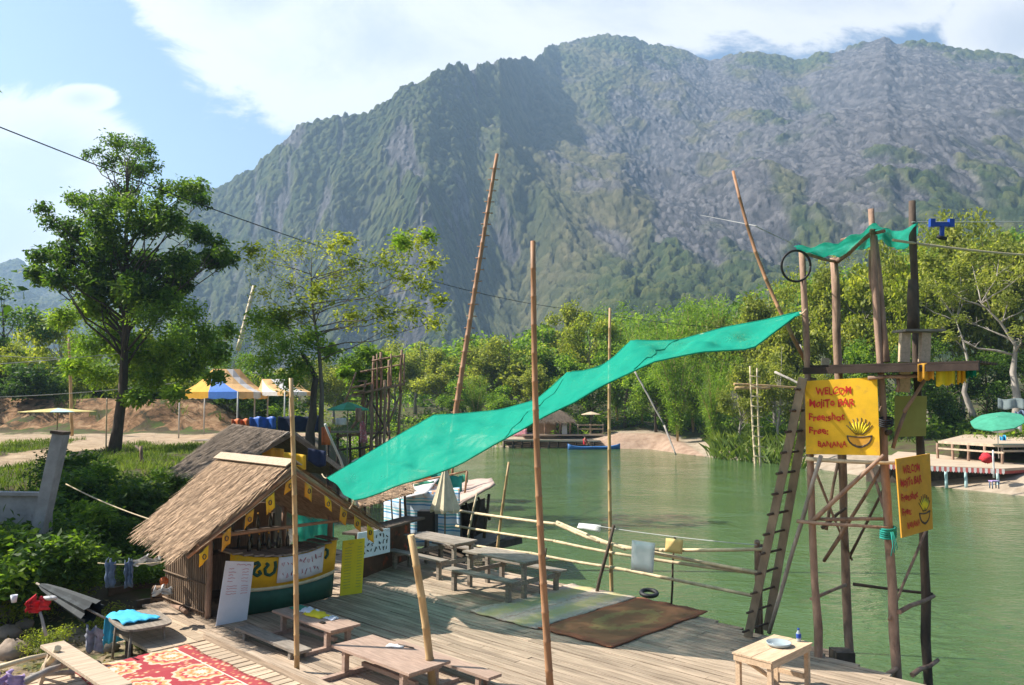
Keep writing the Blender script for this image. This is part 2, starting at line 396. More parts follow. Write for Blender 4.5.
def cell(x, y, seed=0):
    ix = np.floor(x); iy = np.floor(y); best = np.full(x.shape, 9.0); hid = np.zeros(x.shape)
    for dx in (-1, 0, 1):
        for dy in (-1, 0, 1):
            cx = ix + dx; cy = iy + dy
            d = np.hypot(cx + _h(cx, cy, seed) - x, cy + _h(cx, cy, seed + 5) - y); m = d < best
            best = np.where(m, d, best); hid = np.where(m, _h(cx, cy, seed + 9), hid)
    return best, hid
def sstep(x, a, b):
    t = np.clip((x - a) / (b - a), 0, 1); return t * t * (3 - 2 * t)
def gridmesh(name, X, Y, Z, mat, attrs=None, smooth=True):
    h, w = X.shape; me = bpy.data.meshes.new(name); co = np.stack([X, Y, Z], -1).reshape(-1, 3).astype(np.float32)
    i, j = np.meshgrid(np.arange(h - 1), np.arange(w - 1), indexing='ij'); a = (i * w + j).ravel()
    q = np.stack([a, a + 1, a + w + 1, a + w], 1).astype(np.int32)
    me.vertices.add(len(co)); me.vertices.foreach_set('co', co.ravel())
    me.loops.add(q.size); me.loops.foreach_set('vertex_index', q.ravel())
    me.polygons.add(len(q)); me.polygons.foreach_set('loop_start', np.arange(0, q.size, 4, dtype=np.int32))
    me.update(calc_edges=True); me.polygons.foreach_set('use_smooth', np.full(len(q), smooth)); me.materials.append(mat)
    for k, v in (attrs or {}).items():
        at = me.attributes.new(k, 'FLOAT', 'POINT'); at.data.foreach_set('value', v.ravel().astype(np.float32))
    o = bpy.data.objects.new(name, me); COL.objects.link(o); return o

# ------------------------------------------------------------------ the lie of the land
LEFT = [(5, -40), (1.5, 0), (.2, 8), (-2.8, 14), (-5.5, 20), (-7.5, 30), (-8, 42), (-9, 52), (-12, 60), (-18, 68), (-60, 78)]
FAR = [(-60, 92), (-14, 81), (-3, 83), (13, 79.5), (16, 67.6), (19.7, 61), (22, 46.5), (25, 40.3), (29.5, 33), (38, 15), (48, -40)]
POLY = np.array(LEFT + FAR)
def river_sd(x, y):
    """metres from the water's edge, positive on land; and whether the nearest shore is the far one"""
    n = len(POLY); best = np.full(x.shape, 1e9); far = np.zeros(x.shape, bool); ins = np.zeros(x.shape, bool)
    for k in range(n):
        a = POLY[k]; b = POLY[(k + 1) % n]; e = b - a; px = x - a[0]; py = y - a[1]
        t = np.clip((px * e[0] + py * e[1]) / (e @ e), 0, 1); d = np.hypot(px - e[0] * t, py - e[1] * t)
        m = d < best; best = np.where(m, d, best); far = np.where(m, k >= len(LEFT) - 1, far)
        c = ((a[1] > y) != (b[1] > y)) & (x < (b[0] - a[0]) * (y - a[1]) / (b[1] - a[1] + 1e-12) + a[0]); ins ^= c
    return np.where(ins, -best, best), far
WATER_Z = -1.0
def ground_z(x, y):
    x = np.asarray(x, float); y = np.asarray(y, float)
    sd, far = river_sd(x, y)
    n = fbm(x * .22, y * .22, 4, 3) - .5; n2 = fbm(x * .9, y * .9, 4, 8) - .5
    base = -.45 + 1.9 * sstep(y, 14.5, 26) + .25 * sstep(y, 26, 40)
    red = sstep(y, 56 + 3 * n2, 60 + 5 * n) * sstep(-x + 4 * n, 17, 24) * 2.3
    zl = base + red + .5 * n * sstep(y, 15, 30) + .22 * n2 + .02 * np.maximum(y - 62, 0)
    zl = -1.5 + (zl + 1.5) * sstep(sd, -.6, 3.6)
    zf = -1.25 + 1.1 * sstep(sd, 0, 5) + 1.1 * sstep(sd, 4.5 + 3 * n, 13) + .05 * np.maximum(sd - 14, 0) + .5 * n * sstep(sd, 6, 16) + .1 * n2 * sstep(sd, 0, 4)
    steep = sstep(x, 8.5, 11.5) * (1 - sstep(x, 15.5, 17.5))                # the eroded pink bank
    zf = zf + steep * .6 * sstep(sd, .6, 2.2) * (1 - sstep(sd, 8, 20))
    z = np.where(far, zf, zl)
    return np.where(sd < 0, np.maximum(-1.25 + .35 * sd, -3.2), z)
def gz(x, y): return float(ground_z(np.array([x]), np.array([y]))[0])
def on_ground(px, py, z0=1.2):
    p = G(px, py, z0)
    for _ in range(12): p = G(px, py, .5 * p.z + .5 * min(gz(p.x, p.y), 3.2))
    return p

def nonuni(lo, a, b, hi, step, k):
    mid = np.arange(a, b, step); out = b + (hi - b) * (np.linspace(0, 1, k) ** 2.4); ou2 = a - (a - lo) * (np.linspace(0, 1, k)[1:] ** 2.4)
    return np.concatenate([ou2[::-1], mid, out])
def build_ground():
    gx = nonuni(-1900, -45, 50, 1900, .5, 40); gy = nonuni(-60, -6, 110, 2300, .5, 40)
    X, Y = np.meshgrid(gx, gy); Z = ground_z(X, Y); sd, far = river_sd(X, Y); n = fbm(X * .3, Y * .3, 4, 21); n1 = fbm(X * 1.3, Y * 1.3, 4, 31)
    # dirt: the footpath, the bare terrace, the cut red bank, the far beach and cliff
    d = np.zeros(X.shape)
    path = np.exp(-((Y - 46 - .10 * (X + 20) - 3 * (n - .5)) / 5.5) ** 2) * sstep(-X, 9, 14)
    p2 = np.exp(-((X + 20 + .10 * (Y - 36)) / 1.7) ** 2) * sstep(Y, 27, 31) * (1 - sstep(Y, 44, 48))
    d = np.maximum(path * 1.25, p2 * 1.2) + .55 * (n1 - .5)
    d = np.maximum(d, (.42 + .5 * (n1 - .5)) * (Y < 16) * (X < 0))
    dl = np.where(far, 0, d)
    red = np.where(far, 0, sstep(Y, 55.5, 57.5) * (1 - sstep(Y + 4 * (n1 - .5), 59.5, 62)) * sstep(-X + 6 * (n - .5), 16, 21)) - .9 * sstep(n1, .55, .7)
    beach = np.where(far, 1 - sstep(sd, 4.5 + 5 * (n - .5), 9 + 6 * (n - .5)), 1 - sstep(sd, .2, 1.2))
    pink = np.where(far, sstep(X, 7, 10) * (1 - sstep(X, 15.5, 18)) * (1 - sstep(sd, 3, 6)), 0)
    m, N, out = newmat('ground'); tc = N.add('ShaderNodeTexCoord'); vec = tc.outputs['Object']
    A = lambda k: N.add('ShaderNodeAttribute', attribute_name=k).outputs['Fac']
    grass = N.ramp(N.noise(vec, .8, 7, .65), [(.25, (.035, .035, .018)), (.45, (.085, .065, .038)), (.58, (.07, .095, .025)), (.75, (.13, .14, .04))])
    dirt = N.ramp(N.noise(vec, 1.7, 8, .65), [(.3, (.27, .19, .12)), (.7, (.46, .35, .24))])
    redc = N.ramp(N.noise(vec, 1.1, 9, .72, .6), [(.38, (.045, .04, .022)), (.5, (.22, .12, .06)), (.66, (.42, .27, .15))])
    sand = N.ramp(N.noise(vec, 1.5, 8, .65), [(.3, (.26, .20, .14)), (.7, (.44, .36, .27))])
    pk = N.ramp(N.noise(vec, 1.3, 8, .65), [(.3, (.24, .155, .105)), (.7, (.42, .30, .22))])
    jag = N.math('MULTIPLY', N.math('SUBTRACT', N.noise(vec, 2.5, 6, .7), .5), .7)
    c = N.mix(N.smooth(N.math('ADD', A('dirt'), jag), .35, .6), grass, dirt)
    c = N.mix(N.smooth(N.math('ADD', A('beach'), jag), .4, .6), c, sand)
    c = N.mix(N.smooth(N.math('ADD', A('pink'), jag), .4, .6), c, pk)
    c = N.mix(N.smooth(N.math('ADD', A('red'), jag), .4, .62), c, redc)
    b = N.add('ShaderNodeBsdfPrincipled', i_Roughness=.95); b.inputs['Specular IOR Level'].default_value = .15; N.link(c, b.inputs['Base Color'])
    bp = N.add('ShaderNodeBump', i_Strength=.7, i_Distance=.12); N.link(N.noise(vec, 3, 9, .7), bp.inputs['Height']); N.link(bp.outputs[0], b.inputs['Normal'])
    N.link(b.outputs[0], out.inputs[0])
    o = gridmesh('ground', X, Y, Z, m, {'dirt': dl, 'red': red, 'beach': beach, 'pink': pink}); tag(o, kind='structure')

def build_water():
    m, N, out = newmat('river_water'); tc = N.add('ShaderNodeTexCoord'); vec = tc.outputs['Object']
    mp = N.add('ShaderNodeMapping'); mp.inputs['Scale'].default_value = (1, 1.6, 1); mp.inputs['Rotation'].default_value = (0, 0, R(-25)); N.link(vec, mp.inputs[0])
    c = N.ramp(N.noise(vec, .12, 5, .6), [(.3, (.052, .104, .032)), (.7, (.080, .140, .048))])
    b = N.add('ShaderNodeBsdfPrincipled', i_Roughness=.06, i_IOR=1.33); N.link(c, b.inputs['Base Color'])
    calm = N.smooth(N.noise(vec, .16, 4, .6, .5), .42, .62)
    h = N.math('ADD', N.math('MULTIPLY', N.noise(mp.outputs[0], 1.7, 4, .6, .6), N.math('MULTIPLY_ADD', calm, 1.1, .35)), N.math('MULTIPLY', N.noise(mp.outputs[0], 6.5, 3, .6, .3), .22))
    bp = N.add('ShaderNodeBump', i_Strength=.9, i_Distance=.11); N.link(h, bp.inputs['Height']); N.link(bp.outputs[0], b.inputs['Normal'])
    N.link(b.outputs[0], out.inputs[0])
    s = MB(); s.add([(-75, -45, WATER_Z), (55, -45, WATER_Z), (55, 100, WATER_Z), (-75, 100, WATER_Z)], [(0, 1, 2, 3)])
    o = bpy.data.objects.new('river_water', s.mesh('river_water', m)); COL.objects.link(o); tag(o, kind='structure')

# ------------------------------------------------------------------ the karst mountain
CREST = [(-260, 250), (-120, 240), (-60, 262), (0, 268), (18, 263), (40, 276), (75, 284), (100, 270), (150, 228), (195, 190), (212, 193), (226, 189), (240, 179), (254, 175), (275, 152), (292, 135), (300, 131), (324, 127), (340, 121), (367, 122), (381, 113),
         (400, 101), (420, 91), (440, 78), (458, 69), (476, 72), (495, 62), (512, 60), (535, 63), (548, 51), (570, 43), (594, 38), (632, 40), (650, 47), (681, 52), (709, 61), (730, 57), (749, 54), (776, 58), (801, 64),
         (815, 58), (840, 53), (862, 47), (885, 38), (899, 45), (920, 44), (944, 49), (975, 56), (1000, 58), (1024, 64), (1080, 80), (1160, 120), (1280, 190), (1420, 250)]
def build_mountain():
    cd_ = [ray(px, py) for px, py in CREST]
    caz = np.array([math.atan2(d.x, d.y) for d in cd_]); cel = np.array([d.z / math.hypot(d.x, d.y) for d in cd_]); cpx = np.array([p[0] for p in CREST], float)
    na, nd = 1350, 620
    az = np.linspace(R(-44), R(44), na); px = np.interp(az, caz, cpx); el = np.interp(az, caz, cel)
    I = lambda pts: np.interp(px, [p[0] for p in pts], [p[1] for p in pts])
    foot = I([(-200, 1000), (150, 760), (300, 620), (460, 560), (520, 420), (620, 330), (1024, 300), (1400, 300)])
    crest = I([(-200, 2000), (110, 1900), (185, 1120), (300, 1000), (430, 960), (500, 1060), (560, 1400), (640, 1500), (800, 1460), (890, 1400), (1024, 1350), (1400, 1400)])
    cliff = I([(-200, .3), (180, .85), (300, 1), (440, 1.0), (490, .75), (560, .2), (700, .05), (1400, .05)])
    t = np.concatenate([np.linspace(0, .27, 120), np.linspace(.2715, 1, nd - 180), 1 + np.linspace(.006, .55, 60)])
    T, AZ = np.meshgrid(t, az, indexing='ij'); DD = foot + (crest - foot) * T
    X = DD * np.sin(AZ); Y = DD * np.cos(AZ)
    hc = CAM_Z + el * crest
    tc_ = np.clip(T, 0, 1)
    g_slope = .30 * tc_ ** .9 + .70 * tc_ ** 1.55
    warp = .16 * (fbm(AZ * 14, T * 0 + 3, 3, 77) - .5)
    tw = np.clip(tc_ + warp * np.sin(np.pi * tc_), 0, 1)
    g_cliff = .20 * tc_ + .80 * (.40 * np.clip((tw - .28) / .22, 0, 1) + .10 * np.clip((tw - .50) / .12, 0, 1) + .50 * np.clip((tw - .62) / .36, 0, 1))
    g = g_slope * (1 - cliff) + g_cliff * cliff
    Zb = 6 + (hc - 6) * g
    back = np.clip(T - 1, 0, 1); Zb = Zb - np.maximum(hc, 0) * back * 1.1
    SL = np.cumsum(np.hypot(np.gradient(DD, axis=0), np.gradient(Zb, axis=0)), axis=0)   # metres measured up the slope
    # spurs and gullies running down the slope
    mid = np.sin(np.pi * np.clip(tc_, 0, 1)) ** .8
    wx = X + 90 * (fbm(X / 260, Y / 260, 3, 41) - .5); wy = Y + 90 * (fbm(X / 260 + 9, Y / 260, 3, 43) - .5)
    rid = fbm(wx / 190 + .35 * wy / 190, wy / 520, 3, 5, True) - .55
    rid2 = fbm((wx + .3 * SL) / 75, SL / 230, 3, 15, True) - .55
    rough = fbm(X / 22, SL / 50, 4, 25) - .5
    Zb = Zb + mid * (110 * rid * (.55 + .75 * cliff) + 20 * rid2 * (.5 + .6 * cliff) + 60 * (fbm(X / 130 + 5, SL / 150, 3, 95) - .5)) + 9 * rough * sstep(tc_, .02, .15)
    # a darker spur across the middle: the left massif stands in front of the right slope
    spx = 497 - 45 * np.clip((tc_ - .1), 0, 1) ** 1.2
    PX = np.broadcast_to(px, X.shape)
    Zb = Zb + 70 * np.exp(-((PX - (spx - 52)) / 46) ** 2) * mid - 48 * np.exp(-((PX - (spx + 18)) / 30) ** 2) * mid
    # what grows where
    rn = fbm(X / 60, SL / 95, 5, 51); rn2 = fbm(X / 26, SL / 34, 4, 61)
    def reg(p0, t0, rp, rt, k=1.0): return k * np.exp(-((PX - p0) / rp) ** 2 - ((tc_ - t0) / rt) ** 2)
    rock = reg(690, .82, 60, .17, .75) + reg(830, .66, 150, .34, 1.0) + reg(960, .75, 120, .25, .8) + reg(640, .5, 70, .35, .35) + reg(740, .35, 90, .2, .5) + reg(560, .72, 60, .2, .3)
    rock = rock - .75 * (1 - sstep(tc_, .10, .34)) - reg(560, .2, 110, .22, .6) - reg(600, .95, 60, .08, .7) - reg(770, .95, 40, .07, .8) - reg(1000, .15, 90, .15, .5)
    band = fbm((PX + 260 * tc_) / 46, tc_ * 5, 4, 91) - .5
    rock = rock * .95 + .03 + 1.3 * band + 1.0 * (rn - .5) + 1.5 * (rn2 - .5)
    gx_ = np.gradient(Zb, axis=0) / (np.gradient(DD, axis=0) + 1e-6)
    steepness = sstep(np.abs(gx_), 1.15, 2.2)
    vst = fbm((X + .1 * SL) / 15, SL / 95, 4, 87)
    rock = np.maximum(rock, cliff * (2.6 * (vst - .56) + 1.2 * (rn - .5) + .35) * sstep(tc_, .25, .4))
    rock = np.maximum(rock, steepness * (.20 + 2.0 * (rn2 - .47) + .42 * cliff) )
    rockm = sstep(rock, .30, .75)
    dry = np.clip(sstep(fbm(X / 120, Y / 120, 4, 71) + .5 * reg(620, .62, 130, .3), .50, .85) * (1 - cliff * .8), 0, 1)
    # canopy: every crown a dome; rock: sharp pinnacles
    c1, h1 = cell(X / 7.4, SL / 8.5, 3); c2, h2 = cell(X / 4.0, SL / 4.6, 13)
    dome = np.sqrt(np.clip(1 - c1 ** 2 * 1.3, 0, 1)) * (3.4 + 5.5 * h1) + np.sqrt(np.clip(1 - c2 ** 2 * 1.3, 0, 1)) * (1.2 + 2 * h2)
    pin, hp = cell((X + .12 * SL) / 4.2, SL / 7.5, 23); spike = np.clip(1 - pin * 1.15, 0, 1) * (.8 + 3.2 * hp ** 2) + 2.2 * (fbm(X / 3.1, SL / 11, 2, 29) - .3)
    disp = np.where(T <= 1.3, dome * (1 - rockm) * (1 - .55 * dry * (1 - rockm)) + spike * rockm, 0) * np.clip(.25 + tc_ * 8, 0, 1)
    th = np.arctan(np.clip(np.gradient(Zb, axis=0) / (np.gradient(DD, axis=0) + 1e-6), -.5, 3.0)); th = np.where(T > 1, 0, th)
    Z = Zb + disp * np.cos(th); DD2 = DD - disp * np.sin(th); X = DD2 * np.sin(AZ); Y = DD2 * np.cos(AZ)
    m, N, out = newmat('mountain'); tc = N.add('ShaderNodeTexCoord'); vec = tc.outputs['Object']
    A = lambda k: N.add('ShaderNodeAttribute', attribute_name=k).outputs['Fac']
    mp = N.add('ShaderNodeMapping'); mp.inputs['Scale'].default_value = (1, .6, .6); mp.inputs['Rotation'].default_value = (0, 0, R(18)); N.link(vec, mp.inputs[0]); mpv = mp.outputs[0]
    tone = N.math('ADD', N.math('MULTIPLY', A('crown'), .6), N.math('MULTIPLY', N.noise(vec, .02, 5, .6), .5))
    forest = N.ramp(tone, [(.2, (.014, .026, .010)), (.5, (.042, .064, .020)), (.8, (.105, .115, .038))])
    scrub = N.ramp(tone, [(.2, (.044, .046, .022)), (.5, (.105, .098, .05)), (.8, (.175, .15, .085))])
    rockc = N.ramp(N.math('ADD', N.math('MULTIPLY', N.noise(mpv, .13, 6, .72), .6), N.math('MULTIPLY', A('crown'), .35)), [(.25, (.035, .034, .036)), (.5, (.098, .092, .096)), (.75, (.20, .185, .182))])
    c = N.mix(A('dry'), forest, scrub); c = N.mix(A('rock'), c, rockc)
    b = N.add('ShaderNodeBsdfPrincipled', i_Roughness=.95); b.inputs['Specular IOR Level'].default_value = .1; N.link(c, b.inputs['Base Color'])
    bp = N.add('ShaderNodeBump', i_Strength=1.0, i_Distance=3.2); N.link(N.noise(vec, .42, 5, .7), bp.inputs['Height']); N.link(bp.outputs[0], b.inputs['Normal'])
    N.link(b.outputs[0], out.inputs[0])
    crown = np.where(rockm > .5, hp, .6 * h1 + .4 * h2)
    o = gridmesh('mountain', X, Y, Z, m, {'rock': rockm, 'dry': dry, 'crown': crown}, True); tag(o, kind='structure')
    return Z.max()

def build_haze(top):
    m, N, out = newmat('haze'); v = N.add('ShaderNodeVolumePrincipled')
    v.inputs['Color'].default_value = (.50, .72, 1.0, 1); v.inputs['Density'].default_value = HAZE; v.inputs['Anisotropy'].default_value = .25
    N.link(v.outputs[0], out.inputs['Volume'])
    s = MB(); s.box(-2100, 2100, -120, 2700, -6, top + 25)
    o = bpy.data.objects.new('haze', s.mesh('haze', m)); COL.objects.link(o); tag(o, kind='stuff')
HAZE = .00026

# ------------------------------------------------------------------ foliage
def leaf_mesh(name, cent, size, mat, seed=0, droop=.25, wide=.42, flat=.5, up=0.0):
    """each leaf a folded blade of its own, hanging at its own angle"""
    rg = np.random.default_rng(seed); n = len(cent); size = np.broadcast_to(size, (n,)) * rg.uniform(.65, 1.3, n)
    a = rg.uniform(0, 2 * np.pi, n); el = rg.normal(-droop + up, .45, n)
    d = np.stack([np.cos(a) * np.cos(el), np.sin(a) * np.cos(el), np.sin(el)], 1)
    r = rg.normal(0, 1, (n, 3)); r[:, 2] += 1.6 * flat; s = np.cross(d, r); s /= np.linalg.norm(s, axis=1, keepdims=True) + 1e-9
    S = size[:, None]; mid = cent + d * S * .48
    bend = np.cross(s, d) * S * .08
    V = np.stack([cent, mid + s * S * wide * .5 - bend, cent + d * S, mid - s * S * wide * .5 - bend], 1).reshape(-1, 3).astype(np.float32)
    q = np.arange(4 * n, dtype=np.int32)
    me = bpy.data.meshes.new(name); me.vertices.add(4 * n); me.vertices.foreach_set('co', V.ravel()); me.loops.add(4 * n); me.loops.foreach_set('vertex_index', q)
    me.polygons.add(n); me.polygons.foreach_set('loop_start', np.arange(0, 4 * n, 4, dtype=np.int32)); me.update(calc_edges=True); me.materials.append(mat); return me
def in_clumps(clumps, n, seed=0, shell=.45, squash=.7):
    rg = np.random.default_rng(seed); c = np.array([k[:3] for k in clumps]); r = np.array([k[3] for k in clumps]); w = r ** 2.2; w /= w.sum()
    i = rg.choice(len(clumps), n, p=w); v = rg.normal(0, 1, (n, 3)); v /= np.linalg.norm(v, axis=1, keepdims=True)
    q = rg.uniform(0, 1, n) ** shell * (1 + .25 * rg.normal(0, 1, n) * (rg.uniform(0, 1, n) > .7)); v[:, 2] *= squash
    return c[i] + v * (r[i] * q)[:, None]
def skeleton(trunk, clumps, r0, seed=0, frac=.35, low=.3, twigs=2):
    """trunk polyline plus a curving limb to every clump, tapered"""
    rg = random.Random(seed); s = MB(seed); T = [Vector(p) for p in trunk]; H = T[-1].z
    s.tube(T, [r0 * (1.25 if i == 0 else 1) * (1 - .95 * i / (len(T) - 1)) for i in range(len(T))], 9, wob=.08)
    def at(f):
        x = f * (len(T) - 1); i = min(int(x), len(T) - 2); return T[i].lerp(T[i + 1], x - i)
    for c in clumps:
        e = Vector(c[:3]); f = min(max(low, (e.z - c[3] * .8) / H - rg.uniform(.08, .2)), .97); b = at(f); L = (e - b).length
        mid = b.lerp(e, .5) + Vector((rg.uniform(-.1, .1) * L, rg.uniform(-.1, .1) * L, -.05 * L)); r = r0 * frac * (1 - .6 * f) * (.5 + .5 * min(1, L / 3))
        s.tube([b, b.lerp(mid, .5) + Vector((0, 0, .02 * L)), mid, e], [r, r * .8, r * .6, r * .2], 6, wob=.08)
        for _ in range(twigs):
            q = mid.lerp(e, rg.uniform(.1, .8)); w = Vector((rg.uniform(-1, 1), rg.uniform(-1, 1), rg.uniform(-.2, .9))) * c[3] * .9
            s.tube([q, q + w * .5 + Vector((0, 0, .06)), q + w], [r * .35, r * .25, r * .1], 5)
    return s
def make_tree(name, label, cat, group, loc, trunk, clumps, r0, nleaf, lsize, lmat, bark, seed=0, squash=.7, shell=.45, droop=.25, wide=.42, low=.3, frac=.35, twigs=2, extra=None):
    t = thing(name, label, cat, loc, 0, group)
    part(t, 'trunk', skeleton(trunk, clumps, r0, seed, frac, low, twigs), bark)
    o = bpy.data.objects.new('crown', leaf_mesh('crown', in_clumps(clumps, nleaf, seed, shell, squash), lsize, lmat, seed, droop, wide)); COL.objects.link(o); o.parent = t
    if extra:
        cl, n, sz, mt = extra
        o = bpy.data.objects.new('lower_crown', leaf_mesh('lower_crown', in_clumps(cl, n, seed + 50, shell, squash), sz, mt, seed + 50, droop, wide)); COL.objects.link(o); o.parent = t
    return t
def round_clumps(seed, H, h0, Rr, k, cr=.33, flat=1.0, top=.75):
    rg = random.Random(seed); out = []; zc = (H + h0) / 2; hz = (H - h0) / 2
    while len(out) < k:
        v = Vector((rg.uniform(-1, 1), rg.uniform(-1, 1), rg.uniform(-1, 1)))
        if v.length > 1 or v.length < .25: continue
        w = 1 - max(0, v.z) * (1 - top)
        out.append((v.x * Rr * .8 * w, v.y * Rr * .8 * w, zc + v.z * hz * .82, Rr * cr * rg.uniform(.7, 1.25)))
    return out
def wobble(H, lean=(0, 0), seed=0, k=5, j=.02):
    rg = random.Random(seed); return [(lean[0] * (i / k) ** 1.3 + (rg.uniform(-j, j) * H if 0 < i else 0), lean[1] * (i / k) ** 1.3 + (rg.uniform(-j, j) * H if 0 < i else 0), H * i / k - (.3 if i == 0 else 0)) for i in range(k + 1)]
# ------------------------------------------------------------------ decks
def build_decks():
    # main deck: boards run along the river (local x = u, local y = v)
    t = thing('river_deck', 'broad weathered plank deck along the river edge, boards running lengthwise', 'deck', (0, 0, 0), QA)
    rg = random.Random(4); s = MB(1); v = 6.36
    def edge_end(v): return 2.5 if v < 10.9 else -7.7 + (13.1 - v) / .25
    while v < 13.2:
        w = rg.uniform(.12, .15); end = edge_end(v + w); u = -18.5 + rg.uniform(0, 1.2) * (v > 9.5)
        if v < 9.4: u = -17.5
        if v < 7.7: u = -15.9
        while u < end - .2:
            L = min(rg.uniform(2.6, 4.8), end - u); dz = rg.uniform(-.006, .006)
            s.obox((u + L / 2, v + w / 2, -.02 + dz), (1, rg.uniform(-.001, .001), 0), (0, 1, 0), (0, 0, 1), L - .008, w - rg.uniform(.010, .022), .04); u += L
        v += w
    part(t, 'planking', s, M['deck'])
    s = MB(2)
    for u in np.arange(-18, 2.4, 1.5): s.box(u - .04, u + .04, 6.5, min(13.0, 13.05 - max(0, u + 7.7) * .25), -.2, -.045)
    part(t, 'joists', s, M['darkwood'])
    for u in np.arange(-17.5, 2, 2.4):
        s = MB(3); vv = 13.0 - max(0, u + 7.7) * .25 - .1; s.log((u, vv, -3.2), (u, vv, -.05), .08); part(t, 'pile', s, M['stickdark'])
    # side deck: gapped slats the other way, a lower step towards the bank
    t = thing('slatted_deck', 'paler slatted deck with wide gaps under the red patterned rug', 'deck', (0, 0, 0), QA)
    s = MB(5); u = -12.85
    while u < -3:
        w = rg.uniform(.13, .17); v0 = 3.2 + rg.uniform(0, .1); vb = 6.2
        for a, b in ((v0, 4.7 + rg.uniform(-.4, .4)), (None, vb)):
            a = last if a is None else a
            s.box(u, u + w, a, b - .006, -.05 + rg.uniform(-.005, .005), -.012); last = b
        u += w + rg.uniform(.018, .04)
    part(t, 'slats', s, M['deck2'])
    s = MB(6)
    for v in (3.5, 4.8, 6.0): s.box(-12.8, -3, v - .05, v + .05, -.19, -.055)
    part(t, 'joists', s, M['darkwood'])
    s = MB(7); s.beam((-13.0, 6.28, .0), (-3, 6.28, .0), .14, .13); part(t, 'edge_beam', s, M['deck'])
    for u in (-12.6, -10, -7.5):
        for v in (3.4, 5.9): s = MB(8); s.log((u, v, -1.6), (u, v, -.19), .07); part(t, 'pile', s, M['stickdark'])
    s = MB(9)
    # hut floor landing
    t = thing('landing_boards', 'short plank landing in front of the bamboo hut wall', 'deck', (0, 0, 0), QA)
    v = 5.35
    while v < 6.35:
        w = rg.uniform(.16, .2); u0 = -14.9 + rg.uniform(0, .5); s.box(u0, -12.92 if v < 6.2 else -13.05, v, v + w - .012, -.06, -.015 + rg.uniform(-.004, .004)); v += w
    part(t, 'planking', s, M['deck2'])
    s = MB(10)
    for u in (-14.2, -13.2): s = MB(10); s.log((u, 5.5, -1.5), (u, 5.5, -.06), .07); part(t, 'pile', s, M['stickdark'])

